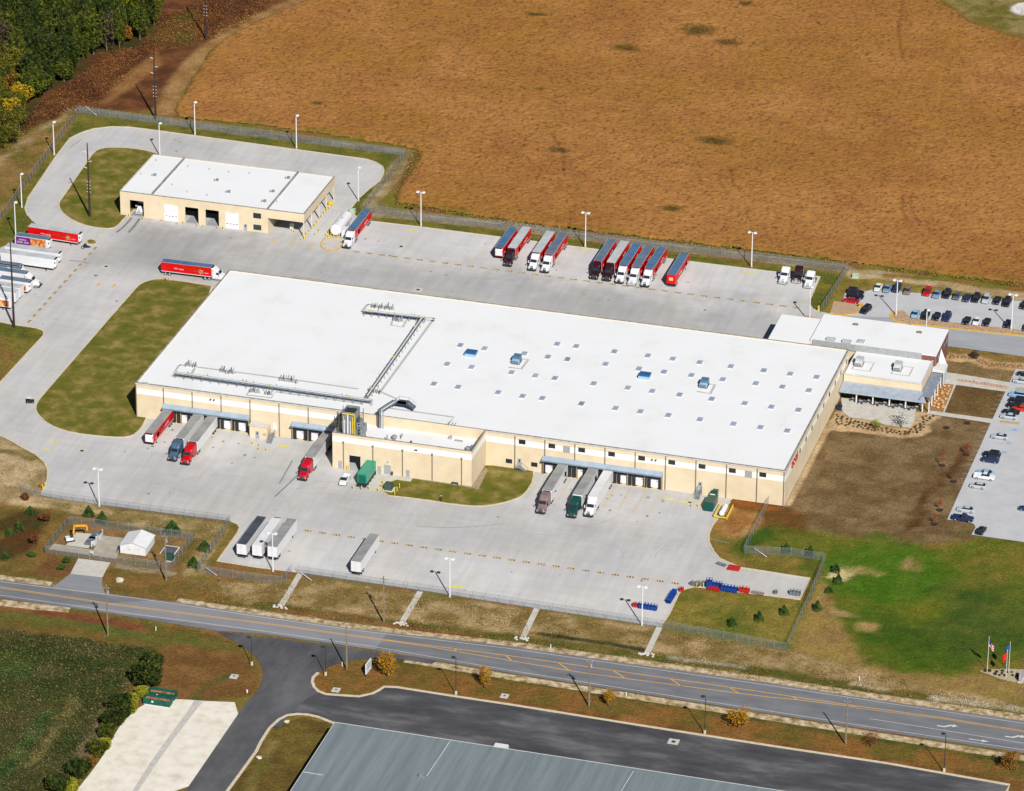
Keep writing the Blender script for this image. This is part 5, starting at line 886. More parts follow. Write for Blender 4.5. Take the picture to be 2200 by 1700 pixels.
def side_art(par, x0, L, art, w2=1.3):
    nose = x0; back = x0-L
    for s in (-1, 1):
        y = s*(w2+.006)
        if art == 'red':
            MB().bx(back+.15, nose-.15, min(y, y+s*.012), max(y, y+s*.012), 1.35, 3.95).build('red_panel', RSIDE, par); y += s*.016
            ys = (min(y, y+s*.012), max(y, y+s*.012)); fwd = 1
            lt_ = MB(); marks(lt_, back+L*.26, back+L*.34, y, 2.35, 2.75, 6, s); marks(lt_, back+L*.36, back+L*.46, y, 2.25, 2.65, 7, s); marks(lt_, nose-L*.13, nose-L*.05, y, 2.05, 2.35, 5, s); lt_.build('lettering', LETW, par)
            a = MB()
            for k in range(16):
                q = back+L*(.42+.38*k/16); z = 3.3-1.1*k/16+random.uniform(-.45, .45); a.add([(q, y+s*.006, z), (q+.9, y+s*.006, z-.25), (q+.95, y+s*.006, z-.12), (q+.1, y+s*.006, z+.15)], [(0, 1, 2, 3), (3, 2, 1, 0)])
            a.build('swirl_artwork', ART1, par); c = MB(); cx = back+L*.8
            c.add([(cx+math.cos(t*PI/5)*(.95 if t % 2 else .6), y+s*.01, 2.4+math.sin(t*PI/5)*(.95 if t % 2 else .6)) for t in range(10)], [tuple(range(10)), tuple(range(10))[::-1]]); c.build('flower_artwork', ART2, par)
        elif art == 'purple':
            MB().bx(back+.3, back+L*.47, min(y, y+s*.012), max(y, y+s*.012), 1.35, 3.9).build('purple_panel', PURP, par); MB().bx(back+L*.47, nose-.6, min(y, y+s*.012), max(y, y+s*.012), 1.35, 3.9).build('food_artwork', FOOD, par)
            l_ = MB(); marks(l_, back+L*.12, back+L*.36, y+s*.014, 2.85, 3.35, 8, s); marks(l_, back+L*.07, back+L*.43, y+s*.014, 2.0, 2.6, 12, s); l_.build('lettering', LETW, par)
        elif art == 'food': MB().bx(back+.3, nose-.5, min(y, y+s*.012), max(y, y+s*.012), 1.35, 3.2).build('food_artwork', FOOD, par)
        elif art == 'blue':
            for a_, b_, z0, z1 in ((.1, .2, 1.6, 3.4), (.72, .8, 1.8, 2.6)): MB().add([(back+L*a_, y+s*.01, z0), (back+L*b_, y+s*.01, z0+.3), (back+L*b_, y+s*.01, z1), (back+L*a_, y+s*.01, z1-.4)], [(0, 1, 2, 3), (3, 2, 1, 0)]).build('blue_emblem', P_BLU, par)
        elif art == 'yellow': l_ = MB(); marks(l_, nose-L*.34, nose-L*.2, y, 2.3, 2.7, 10, s); l_.build('lettering', YELP, par)
def add_trailer(par, x0, L, side, roof, art=None, reefer=True, rear=None, black_hood=True, dolly=False, curved=False, wheels=True):
    h = 1.3; z0, z1 = 1.15, 4.05
    box = MB().bx(x0-L, x0, -h, h, z0, z1-.02); body = box.build('trailer_body', side, par)
    p = body if par.get('category') in ('semi truck',) else par
    MB().bx(x0-L+.06, x0-.06, -h+.06, h-.06, z1-.015, z1+.02).build('roof', roof, p)
    MB().bx(x0-L, x0, -h-.02, -h+.05, z1-.01, z1+.05).bx(x0-L, x0, h-.05, h+.02, z1-.01, z1+.05).build('roof_rail', R_SIL, p)
    MB().bx(x0-L, x0, -h-.02, -h, z0, z0+.16).bx(x0-L, x0, h, h+.02, z0, z0+.16).build('side_rail', P_WHT, p)
    if reefer:
        r = MB(); loft(r, [(x0+.62, .95, 1.7, 3.5, .3), (x0+.5, 1.05, 1.6, 3.75, .2), (x0, 1.1, 1.55, 3.85, .1)]); r = r.build('cooling_unit', P_WHT, p)
        if black_hood: MB().bx(x0+.0, x0+.5, -.95, .95, 3.8, 3.98).build('unit_vent', BLK, p)
        MB().bx(x0+.2, x0+.5, -1.09, -1.03, 2.6, 3.2).bx(x0+.2, x0+.5, 1.03, 1.09, 2.6, 3.2).build('unit_grille', BLK, p)
    rd = MB().bx(x0-L-.05, x0-L, -h+.08, h-.08, z0+.12, z1-.12).build('rear_door', rear or side, p)
    if rear is RSIDE: MB().bx(x0-L-.06, x0-L-.052, -.6, .6, 2.2, 3.2).build('rear_emblem', ART2, p)
    else: MB().bx(x0-L-.07, x0-L-.05, -.05, -.01, z0+.2, z1-.2).bx(x0-L-.07, x0-L-.05, .25, .29, z0+.2, z1-.2).build('lock_rod', HUB, p)
    MB().bx(x0-L+.1, x0-.4, -.5, .5, .85, z0).bx(x0-L, x0-L+.12, -1.15, 1.15, .45, .6).bx(x0-L, x0-L+.1, -.7, -.6, .6, z0).bx(x0-L, x0-L+.1, .6, .7, .6, z0).build('underframe', CHS, p)
    for y in (-.95, .95): MB().bx(x0-2.6, x0-2.45, y-.08, y+.08, .05, z0).bx(x0-2.7, x0-2.35, y-.15, y+.15, 0, .06).build('landing_leg', CHS, p)
    for x in (x0-L+1.3, x0-L+2.55):
        for y in (-1.02, 1.02): wheel(p, x, y, .5, .5)
    side_art(p, x0, L, art)
    return body
def add_tractor(root, pm, nose=-5.0, grey_grille=False, stacks=True, split=False, day=False):
    cabm = MB(); e = nose+.35
    loft(cabm, [(-.18, .8, .8, 1.4, .15), (-.4, .98, .62, 1.62, .2), (-1.75, 1.08, .62, 2.0, .25), (-1.95, 1.12, .62, 2.1, .2)])
    loft(cabm, [(-1.95, 1.12, .62, 2.08, .1), (-2.0, 1.14, .62, 2.12, .15), (-2.62, 1.1, .62, 2.95, .22), (-3.3, 1.18, .62, 3.05, .22)])
    if not day: loft(cabm, [(-2.7, .85, 2.7, 3.0, .2), (-3.3, 1.16, .62, 3.55, .25), (-3.9, 1.2, .62, 3.85, .25), (e, 1.2, .62, 3.95, .2)])
    for y in (-1, 1): cabm.bx(-1.75, -.45, min(y*.9, y*1.24), max(y*.9, y*1.24), .95, 1.15); cabm.bx(-1.78, -1.55, min(y*.9, y*1.24), max(y*.9, y*1.24), .5, 1.0)
    cab = cabm.build('cab', pm, root)
    MB().add([(-2.04, -1.0, 2.14), (-2.04, 1.0, 2.14), (-2.58, .92, 2.86), (-2.58, -.92, 2.86)], [(0, 1, 2, 3)]).build('windscreen', GLS, cab, loc=(.05, 0, .03))
    MB().bx(-3.1, -2.3, -1.2, -1.13, 2.0, 2.7).bx(-3.1, -2.3, 1.13, 1.2, 2.0, 2.7).build('side_window', GLS, cab)
    MB().bx(-.2, -.12, -.5, .5, .8, 1.4).bx(-.5, -.25, -.4, .4, 1.5, 1.66).build('grille', GREY if grey_grille else DSTEEL, cab)
    MB().bx(-.22, 0, -1.2, 1.2, .4, .75).build('bumper', (HUB if grey_grille else CHS), cab)
    for y in (-.95, .95): MB().bx(-.3, -.12, y-.16, y+.16, .9, 1.15).build('headlight', HUB, cab)
    for y in (-1.5, 1.5): MB().bx(-2.1, -1.95, y-.12, y+.12, 1.9, 2.6).cyl((-2.0, y*.78, 2.0), (-2.0, y, 2.2), .03, n=5).build('mirror', pm if pm is P_WHT else CHS, cab)
    MB().bx(nose-2.6, -.4, -.45, .45, .7, 1.0).bx(nose-2.2, nose-.2, -.6, .6, 1.0, 1.14).build('chassis', CHS, root)
    for y in (-1.0, 1.0): MB().cyl((-3.9, y*1.02, .75), (-2.6, y*1.02, .75), .32, n=10).build('fuel_tank', HUB, root)
    if stacks:
        for y in (-1.15, 1.15): MB().cyl((nose+.15, y, .8), (nose+.15, y, 3.7), .09, n=7).build('exhaust_stack', HUB, root)
    for y in (-1.02, 1.02): wheel(root, -1.1, y, .5, .32)
    for x in (nose-.6, nose-1.85):
        for y in (-.95, .95): wheel(root, x, y, .5, .55)
    return cab
def semi(label, loc, rz, pm, side, roof, art=None, nose=-5.0, L=16.0, group=None, reefer=True, rear=None, gg=False, **kw):
    t = thing('semi_truck', (loc[0], loc[1], .03), label, 'semi truck', group, rz)
    add_tractor(t, pm, nose, gg); add_trailer(t, nose, L, side, roof, art, reefer, rear, **kw); return t
def trailer(label, loc, rz, side, roof, art=None, L=16.15, group=None, reefer=True, rear=None, **kw):
    t = thing('parked_trailer', (loc[0], loc[1], .03), label, 'trailer', group, rz); add_trailer(t, 0, L, side, roof, art, reefer, rear, **kw); return t
def bobtail(label, loc, rz, pm, group=None, gg=True):
    t = thing('truck_tractor', (loc[0], loc[1], .03), label, 'truck tractor', group, rz); add_tractor(t, pm, -4.9, gg); return t
DN = -PI/2
GU = 'trucks parked along the back fence'
semi('white day-cab truck with dark front and red trailer beside the white tank', (20.2, 122.3), DN, P_WHT, RSIDE, R_BLU, 'red', -5.2, 15.6, GU)
trailer('blue-roofed red trailer without tractor, first from left by back fence', (65.2, 128.2), DN, RSIDE, R_BLU, 'red', 15.0, GU)
semi('dark tractor with silver-roofed trailer, paired with the tractorless blue-roofed one', (68.9, 123.9), DN, P_DRED, RSIDE, R_SIL, 'red', -5, 15.8, GU)
semi('white tractor with silver-roofed trailer, left one of the middle pair', (76.5, 123.0), DN, P_WHT, P_DRED, R_SIL, 'red', -5, 15.8, GU)
semi('white tractor with slate-roofed trailer, right one of the middle pair', (80.4, 122.7), DN, P_WHT, RSIDE, R_SLT, 'red', -5, 15.8, GU)
semi('black tractor with slate-roofed trailer, leftmost in the row of five', (95.2, 122.6), DN, P_DRED, RSIDE, R_SLT, 'red', -5, 16, GU)
semi('black tractor with silver-roofed trailer, second in the row of five', (99.1, 122.5), DN, P_DRED, RSIDE, R_SIL, 'red', -5, 16, GU)
semi('white tractor with bright blue-roofed trailer, middle of the row of five', (103.0, 121.9), DN, P_WHT, RSIDE, R_BLU, 'red', -5, 16, GU)
semi('white tractor with grey grille and slate-roofed trailer, fourth of five', (106.8, 121.6), DN, P_WHT, RSIDE, R_SLT, 'red', -5, 16, GU, gg=True)
semi('white tractor with blue-roofed trailer, rightmost in the row of five', (110.7, 121.7), DN, P_WHT, RSIDE, R_BLU, 'red', -5, 16, GU)
trailer('blue-roofed red trailer showing its decorated rear doors to the yard', (117.9, 140.2), PI/2, RSIDE, R_BLU, 'red', 15.8, GU, rear=RSIDE)
for px, py, pm, lab in ((1680,614,P_WHT,'white sleeper tractor without trailer, left of the three bobtails'),(1709,612,P_DRED,'dark maroon tractor without trailer, between two white bobtails'),(1734,623,P_WHT,'white sleeper tractor without trailer, right of the three bobtails')):
    x, y = W(px, py); bobtail(lab, (x, y+.3), DN, pm, 'tractors without trailers by the gate')
bobtail('white tractor standing inside the leftmost garage bay', (-46.3, 127.6), DN, P_WHT)
x, y = W(710, 441); t = thing('yellow_drum', (x, y, .03), 'bright yellow round drum past the fuelling canopy', 'drum'); MB().cyl((0, 0, 0), (0, 0, .9), .75, n=16).build('drum', YELP, t); MB().cyl((0, 0, .9), (0, 0, 1.05), .78, .5, n=16).build('lid', YELP, t)
GD = 'trucks backed up to the warehouse docks'
trailer('grey-roofed red trailer backed to the leftmost dock', (9.6, -14.9), DN, RSIDE, R_GRY, 'red', 15.3, GD)
semi('steel blue tractor with grey-roofed white trailer at the left docks', (18.4, -22.0), DN, P_STL, P_WHT, R_GRY, None, -6.6, 15.6, GD)
semi('bright red tractor with grey-roofed white trailer at the left docks', (22.4, -23.0), DN, P_RED, P_WHT, R_GRY, None, -6.9, 15.8, GD)
semi('crimson tractor with white trailer beside the annex wall', (55.1, -22.6), DN, P_CRIM, P_WHT, R_GRY, None, -6.6, 15.8, GD)
semi('bronze-brown tractor with blue-marked white trailer at right docks', (120.5, -22.5), DN, P_BRN, P_WHT, R_GRY, 'blue', -6.4, 15.8, GD)
semi('dark green tractor with white trailer at the right docks', (128.8, -22.4), DN, P_DGR, P_WHT, R_GRY, 'blue', -6.2, 15.8, GD, black_hood=False)
semi('white tractor with all-white yellow-lettered trailer at the right docks', (132.9, -20.6), DN, P_WHT, P_WHT, R_WHT, 'yellow', -4.4, 15.9, GD, black_hood=False)
GL = 'trailers parked in the roadside lot'
trailer('dark-roofed white trailer, leftmost of three side by side', (54.0, -51.6), PI/2, P_WHT, R_DRK, None, 16.1, GL, reefer=False)
trailer('white-roofed trailer with black hood, middle of three side by side', (58.0, -51.3), PI/2, P_WHT, R_WHT, None, 15.9, GL)
trailer('grey-roofed white trailer, rightmost of three side by side', (61.9, -50.6), PI/2, P_WHT, R_GRY, None, 16.1, GL, reefer=False)
trailer('lone grey-roofed white trailer in the roadside lot', (84.8, -52.3), PI/2, P_WHT, R_GRY, None, 15.8, GL, reefer=False)
GW = 'trailers parked at the left edge of the yard'
trailer('silver-roofed red trailer with coupled dolly near the tiny grass island', (W(173,528)[0]-.2, W(173,528)[1]+.2), R(-3), RSIDE, R_SIL, 'red', 16.1, GW)
semi('blue-roofed red trailer with white tractor driving past the warehouse corner', (-5.6, 91.5), R(1), P_WHT, RSIDE, R_BLU, 'red', -4.6, 15.2)
def wl_(px, py, lab, side, roof, art=None, L=16, kind='t', pm=P_WHT, dz=0, **kw):
    x, y = W(px, py); y += .8
    if kind == 't': trailer(lab, (x, y), R(-1), side, roof, art, L, GW, **kw)
    else: semi(lab, (x, y), R(-1), pm, side, roof, art, -4.6, L, GW, **kw)
wl_(104, 542, 'short slate-roofed trailer with purple panel and food picture', P_WHT, R_SLT, 'purple', 10.2)
wl_(126, 571, 'white trailer with silver roof, behind the other all-white one', P_WHT, R_SIL, None, 16.5)
wl_(117, 584, 'nearest long all-white trailer with its side fully in view', P_WHT, R_SIL, None, 16.5)
wl_(43, 600, 'dark-hooded slate-roofed trailer below the all-white pair', P_WHT, R_SLT, None, 14)
wl_(73, 610, 'slate-roofed trailer with white tractor hidden behind another truck', P_WHT, R_SLT, None, 14, 'semi')
wl_(86, 620, 'slate-roofed trailer with white tractor nose sticking out furthest', P_WHT, R_SLT, None, 14, 'semi')
wl_(62, 634, 'slate-roofed trailer with orange food picture near its nose', P_WHT, R_SLT, 'food', 9)
wl_(46, 646, 'plain white straight trailer above the food-picture one', P_WHT, R_SIL, None, 12, reefer=False)
wl_(36, 656, 'low white trailer second from the bottom of the left row', P_WHT, R_SIL, None, 12, reefer=False)
wl_(25, 668, 'white trailer with large food picture beside the tall dark pole', P_WHT, R_WHT, 'food', 8, reefer=False)
# dolly at the red trailer
x, y = W(186, 533); t = thing('trailer_dolly', (x, y, .03), 'small black trailer dolly in front of the red trailer', 'dolly'); MB().bx(-1, 1, -.1, .1, .45, .6).bx(-1.1, -.4, -1, 1, .45, .65).add([(-.4, -.8, .5), (1.6, 0, .5), (-.4, .8, .5), (-.4, .7, .6)], [(0, 1, 2), (2, 1, 3)]).build('frame', CHS, t)
for s in (-1, 1): wheel(t, -.8, s*.95, .45, .3)
# ------------------------------------------------------------------ cars
CARP = {}
def car_meshes(kind, pm):
    k = (kind, pm.name)
    if k in CARP: return CARP[k]
    b = MB(); g = MB(); rf = MB(); dims = {}
    if kind in ('sedan', 'hatch', 'suv', 'van'):
        H = {'sedan': 1.43, 'hatch': 1.5, 'suv': 1.78, 'van': 1.85}[kind]; bl = {'sedan': .93, 'hatch': .98, 'suv': 1.1, 'van': 1.08}[kind]; W_ = {'suv': .96, 'van': .98}.get(kind, .91); L = {'sedan': 2.4, 'hatch': 2.15, 'suv': 2.4, 'van': 2.5}[kind]
        loft(b, [(L, W_*.72, .4, bl-.32, .08), (L-.12, W_*.9, .28, bl-.2, .1), (L-.9, W_, .22, bl-.07, .12), (.85, W_, .22, bl, .1), (-1.4, W_, .22, bl+.02, .1), (-L+.15, W_*.94, .28, bl-(.03 if kind == 'sedan' else -.02), .12), (-L, W_*.8, .45, bl-.15, .1)])
        fr, rr = (.25, -1.0) if kind == 'sedan' else (.3, -L+.75) if kind == 'hatch' else (.35, -L+.5)
        re = -1.75 if kind == 'sedan' else -L+.18
        loft(g, [(1.0, W_*.84, bl-.04, bl, .02), (fr, W_*.76, bl-.04, H-.04, .1), (rr, W_*.76, bl-.04, H-.04, .1), (re, W_*.84, bl-.04, bl+.04, .02)])
        loft(rf, [(fr+.02, W_*.68, H-.05, H-.01, .02), (fr-.25, W_*.74, H-.05, H+.02, .04), (rr+.1, W_*.74, H-.05, H+.02, .04), (rr, W_*.68, H-.05, H-.02, .02)])
        wb = L-.88
    else:
        L = 2.8; W_ = .98; wb = 1.85
        loft(b, [(L, .8, .5, .85, .08), (L-.15, .95, .38, 1.02, .1), (1.5, W_, .35, 1.15, .1), (-.35, W_, .35, 1.18, .1)])
        b.bx(-L, -.35, -W_, -W_+.1, .4, 1.12).bx(-L, -.35, W_-.1, W_, .4, 1.12).bx(-L, -L+.1, -W_+.1, W_-.1, .4, 1.12).bx(-L+.1, -.35, -W_+.1, W_-.1, .4, .62)
        loft(g, [(1.35, .84, 1.1, 1.16, .02), (.7, .76, 1.1, 1.78, .1), (-.25, .76, 1.1, 1.8, .1), (-.4, .82, 1.1, 1.2, .05)]); loft(rf, [(.72, .68, 1.77, 1.8, .02), (.5, .75, 1.77, 1.84, .04), (-.2, .75, 1.77, 1.84, .04), (-.3, .7, 1.77, 1.81, .02)])
    def md(mb, n, mm, sm=False): o = mb.build(n, mm, smooth=sm); d = o.data; bpy.data.objects.remove(o); return d
    hl = MB()
    for s in (-1, 1): hl.bx(L-.14, L-.02, s*W_*.62-.14, s*W_*.62+.14, .6, .76)
    CARP[k] = (md(b, 'car_body', pm), md(g, 'car_windows', GLS), md(rf, 'car_roof', pm), md(MB().bx(L-.16, L-.01, -.17, .17, -.07, .09), 'headlight', HUB), L, W_, wb, .64 if kind != 'pickup' else .85); return CARP[k]
def car(kind, pm, px, py, rz, label, group=None, dz=.7, loc=None):
    x, y = loc or W(px, py, dz); b, g, rf, hl, L, W_, wb, hz = car_meshes(kind, pm); nm = {'sedan': 'parked_car', 'hatch': 'parked_car', 'suv': 'parked_suv', 'van': 'parked_van', 'pickup': 'pickup_truck'}[kind]
    t = thing(nm, (x, y, .04), label, {'pickup': 'pickup truck', 'van': 'van'}.get(kind, 'car'), group, rz)
    def ad(n, me, l=(0, 0, 0)): o = bpy.data.objects.new(n, me); COL.objects.link(o); o.parent = t; o.location = l; return o
    ad('body', b); ad('window_glass', g); ad('roof', rf)
    for s in (-1, 1): ad('headlight', hl, (0, s*W_*.62, hz))
    for xx in (-wb, wb):
        for s in (-1, 1): wheel(t, xx, s*(W_-.1), .34, .24)
    return t
GA = 'cars parked along the back of the north car park'; GB2 = 'cars parked beside the yellow kerb'; GE = 'cars parked in the east car park'
for k, pm, px, py, lab in (('sedan',P_WHT,1887,617,'white sedan at the left end of the back row'),('sedan',P_LBL,1906.5,619.5,'sky-blue sedan with pale roof next to the white sedan'),('suv',P_NAVY,1927,619.5,'navy suv standing behind the tall light pole'),('hatch',P_BRN,1950,624.5,'small brownish hatchback before the gap in back row'),
 ('suv',P_RED,1992,627,'bright red suv just right of the gap in back row'),('sedan',P_LBL,2012.5,631.5,'grey-blue sedan to the right of the red suv'),('suv',P_BLK,2034.5,632,'black suv between grey-blue sedan and small grey-nosed car'),('hatch',P_GRY,2055.5,636,'small dark grey hatchback, fourth right of the gap'),('sedan',P_NAVY,2077,639.5,'navy sedan left of the big black pickup-sized suv'),('suv',P_BLK,2097,640.5,'big black suv wedged right of the navy sedan'),('suv',P_SIL,2119,643,'silver suv in the right half of the back row'),('sedan',P_BLK,2142,645,'black sedan between silver suv and large dark suv'),('van',P_BLK,2163.5,649.5,'large dark van beside the right-hand light pole'),('sedan',P_BLK,2200,655,'black car cut by the right photo edge, back row')): car(k, pm, px, py, DN+R(-2), lab, GA)
for k, pm, px, py, lab in (('hatch',P_BLU,1966.5,675,'bright blue hatchback by the yellow kerb'),('suv',P_BLK,1988.5,677.5,'black suv behind the white-headed lamp'),('hatch',P_BLK,2012,680,'small black hatchback third from the rock island'),('van',P_NAVY,2034.5,681.5,'large navy van before the gap in the kerb row'),('sedan',P_BLK,2077,688.5,'black sedan left of the white car in kerb row'),('sedan',P_WHT,2098.5,689.5,'white sedan between two black cars in kerb row'),('sedan',P_BLK,2120,691.5,'black sedan right of the white car in kerb row'),('hatch',P_BLK,2165,696,'black hatchback at the foot of the right light pole'),('hatch',P_BLK,2206,703,'dark car cut by the right edge, kerb row')): car(k, pm, px, py, DN+R(-2), lab, GB2)
car('van', P_DRED, 1838, 627, R(-2), 'maroon van, rearmost of the three beside gravel island'); car('suv', P_BLK, 1838, 636, R(-2), 'black suv between the maroon van and the red coupe'); car('sedan', P_CRIM, 1829, 645.5, R(176), 'low red car beside the gravel island'); car('suv', P_BLK, 1860.5, 665, DN+R(-14), 'black car driving round the gravel island')
for k, pm, px, py, a, lab in (('sedan',P_BLK,2203,803,180,'dark car cut by the right edge above the silver-blue one'),('sedan',P_SIL,2195,818,180,'silver-blue sedan at the top of the east car park'),('suv',P_BLU,2186,848,180,'blue suv above the black cars in the east car park'),('suv',P_BLK,2186,860,180,'black suv just below the blue one'),('suv',P_BLK,2181,871,180,'black suv above the orange-red car'),('sedan',P_ORR,2193,877,180,'orange-red car peeping out between black cars'),('sedan',P_BLK,2172,884,180,'black sedan directly below the orange-red car'),('sedan',P_SIL,2168,894,180,'silver sedan with blue-tinted roof, last of the upper cluster'),
 ('sedan',P_SIL,2148.5,937,180,'silver sedan alone beside the accessible bays'),('suv',P_BLK,2131,976,180,'black suv, rear one of the two dark suvs'),('suv',P_NAVY,2127.5,987.5,180,'navy suv, front one of the two dark suvs'),('sedan',P_BLU,2116.5,1015,180,'blue sedan hidden behind the white pickup'),('pickup',P_WHT,2115,1024,0,'white pickup beside the blue sedan'),('hatch',P_SIL,2101,1043,180,'silver hatchback just below the white pickup'),('sedan',P_SIL,2075.5,1094,180,'silver sedan above the dark pickup'),('pickup',P_NAVY,2069,1113,0,'dark navy pickup at the lower corner of the east car park')): car(k, pm, px, py, R(a-1), lab, GE)
car('hatch', P_BLK, 2108.5, 1139, PI/2-R(8), 'black hatchback seen from behind at the lawn edge', GE); car('sedan', P_NAVY, 2208, 1092, PI, 'blue car cut by the right edge beside lamp base', GE)
car('pickup', P_WHT, 741, 1031, DN+R(3), 'white pickup beside the annex doorway')
# ------------------------------------------------------------------ skips, tanks
x, y = W(776.7, 1046); t = thing('green_skip', (x+.1, y, .03), 'big teal covered waste container outside annex doorway', 'skip')
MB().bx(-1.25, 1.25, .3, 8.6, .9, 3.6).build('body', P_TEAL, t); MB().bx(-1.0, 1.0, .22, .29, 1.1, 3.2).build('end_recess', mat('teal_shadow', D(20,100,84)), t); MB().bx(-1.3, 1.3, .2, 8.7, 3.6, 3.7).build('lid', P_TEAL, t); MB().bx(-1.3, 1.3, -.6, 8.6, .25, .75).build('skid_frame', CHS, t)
for k in range(4):
    for s in (-1, 1): MB().bx(s*1.3-.1, s*1.3+.1, 1.2+k*2, 1.8+k*2, .1, .8).build('skid_roller', CHS, t)
x, y = W(1523, 1097); t = thing('waste_compactor', (x, y, .03), 'dark green compactor with narrow chute against the warehouse wall', 'compactor')
MB().bx(-1.25, 1.25, .2, 4.6, .3, 2.4).taper((-1.25, 1.25, -.9, .2), .3, (-1.25, 1.25, -.1, .2), 2.4).build('body', P_DGR, t); MB().bx(-.8, .8, 4.6, 7.0, .6, 1.9).taper((-.8, .8, 4.8, 7.0), 1.9, (-.6, .9, 5.8, 7.0), 2.9).build('chute', P_DGR, t); MB().bx(-.9, .5, 4.3, 4.6, 2.4, 2.55).build('hinge_plate', WTR, t)
x, y = W(709, 511); t = thing('storage_tank', (x+1.4, y+.2, .11), 'large white horizontal fuel tank inside the yellow-kerbed island', 'tank')
MB().cyl((0, .8, 2.1), (0, 11.2, 2.1), 1.75, n=24).cyl((0, .3, 2.1), (0, .8, 2.1), 1.3, 1.75, n=24).cyl((0, 11.2, 2.1), (0, 12.0, 2.1), 1.75, .9, n=24).build('shell', P_WHT, t, smooth=False); MB().bx(-1.5, 1.5, 2, 2.5, 0, 1.2).bx(-1.5, 1.5, 9, 9.5, 0, 1.2).build('saddle', GREY, t)
MB().cyl((0, 3, 3.6), (0, 3, 4.3), .12, n=6).cyl((.4, 6, 3.6), (.4, 6, 4.1), .3, n=8).build('vent', GREY, t); MB().bx(1.9, 3.3, .5, 3.2, 0, 2.6).build('pump_cabinet', P_WHT, t)
x, y = W(1549, 1113); t = thing('propane_tank', (x, y, .05), 'white propane tank ringed by yellow barriers near compactor', 'tank', rz=R(0))
MB().cyl((0, .4, 1.0), (0, 4.8, 1.0), .75, n=16).cyl((0, 0, 1.0), (0, .4, 1.0), .4, .75, n=16).cyl((0, 4.8, 1.0), (0, 5.2, 1.0), .75, .4, n=16).build('shell', P_WHT, t); MB().bx(-.5, .5, .8, 1.1, 0, .5).bx(-.5, .5, 4, 4.3, 0, .5).build('saddle', GREY, t)
b = MB()
for s in (-1.7, 1.7):
    for z in (.5, 1.0): b.cyl((s, -.6, z), (s, 6.0, z), .09, n=6)
    for k in range(6): b.cyl((s, -.6+k*1.32, 0), (s, -.6+k*1.32, 1.15), .12, n=6)
b.bx(-1.6, 1.6, -.7, -.5, .3, .6); b.build('guard_rail', YELP, t)
x, y = W(833, 1056); t = thing('transformer', (x, y, .12), 'dark green transformer box on a pad at the front lawn corner', 'transformer'); MB().bx(-1.0, 1.0, 0, 1.9, .15, 1.9).build('cabinet', mat('transformer_green', D(74,92,78), D(60,78,66)), t); MB().bx(-1.5, 1.6, -.4, 2.3, 0, .15).build('pad', PATHC, t)
def sbox(lab, px, py, a, b_, h, m_, nm='utility_box', cat='utility box', rz=0, g=None):
    x, y = W(px, py); t = thing(nm, (x, y, 0), lab, cat, g, rz); MB().bx(-a, a, -b_, b_, .12, h-.1).build('cabinet', m_, t); MB().taper((-a-.06, a+.06, -b_-.06, b_+.06), h-.1, (-a+.05, a-.05, -b_+.05, b_-.05), h).build('lid', m_, t); MB().bx(-a-.15, a+.15, -b_-.15, b_+.15, -.1, .12).build('pad', PATHC, t); return t
PG = mat('pale_green_cabinet', D(190,214,186), D(170,196,168)); sbox('pale green utility cabinet in grass by the north fence corner', 1838, 596, .85, .6, 1.1, PG); sbox('pale green utility cabinet beside the white fuel tank', 757, 456, .8, .6, 1.1, PG)
sbox('dark green utility cabinet inside the roadside enclosure', 365, 1203, .9, .8, 1.7, mat('green_cabinet', D(46,86,74), D(36,72,62)))
for px, py, lab in ((503,1454,'concrete manhole slab on the brown corner lawn'),(722,1483,'concrete manhole slab on the kerbed island tip'),(1084,1496,'concrete manhole slab right of the second yellow tree')):
    x, y = W(px, py); t = thing('manhole_slab', (x, y, 0), lab, 'manhole', 'concrete manhole slabs'); MB().bx(-.95, .95, -.95, .95, -.05, .16).build('slab', PATHC, t); MB().cyl((0, 0, .16), (0, 0, .2), .28, n=12).build('cover', DSTEEL, t)
for px, py, lab in ((176,969,'storm drain inlet in the yard near the front-left light pole'),(1447,1594,'square drain inlet in the dark car park'),(228,573,'drain inlet in the yard below the service garage'),(862,530,'small drain inlet between back markers'),(898,623,'small drain inlet behind the warehouse roof edge')):
    x, y = W(px, py); t = thing('storm_drain', (x, y, .03), lab, 'storm drain', 'storm drain inlets in the paving'); MB().bx(-1.3, 1.3, -1.3, 1.3, 0, .025).build('collar', PATHC, t); MB().bx(-.45, .45, -.45, .45, .025, .04).build('grate', BLK, t)
# dumpsters lower left
x, y = W(338, 1518)
for k, (dy, lab) in enumerate(((0, 'nearer of two open green roll-off dumpsters on gravel'), (3.3, 'rear of two open green roll-off dumpsters, against the bushes'))):
    t = thing('roll_off_dumpster', (x-.2, y+dy+1.0, 0), lab, 'dumpster', 'open green dumpsters'); gm = mat('dumpster_green', D(24,100,84), D(18,76,66), 1, rough=.5)
    walls(MB(), -3.4, 3.4, -1.15, 1.15, .35, 1.9, .1).build('side_walls', gm, t); MB().bx(-3.3, 3.3, -1.05, 1.05, .35, 1.15).build('load', mat('scrap_load', D(176,84,50), D(96,60,44), 1.2, c3=D(200,150,100), contrast=(.4,.6), bump=.3), t)
    rb = MB()
    for q in range(6): rb.bx(-3.3+q*1.3, -3.2+q*1.3, -1.22, -1.15, .35, 1.9)
    rb.build('rib', gm, t); MB().bx(-3.3, 3.3, -1.0, -.8, .05, .3).bx(-3.3, 3.3, .8, 1.0, .05, .3).build('skid', WTR, t)
    MB().bx(-1.2, -.7, -1.24, -1.225, 1.0, 1.5).build('sticker', WTR, t)
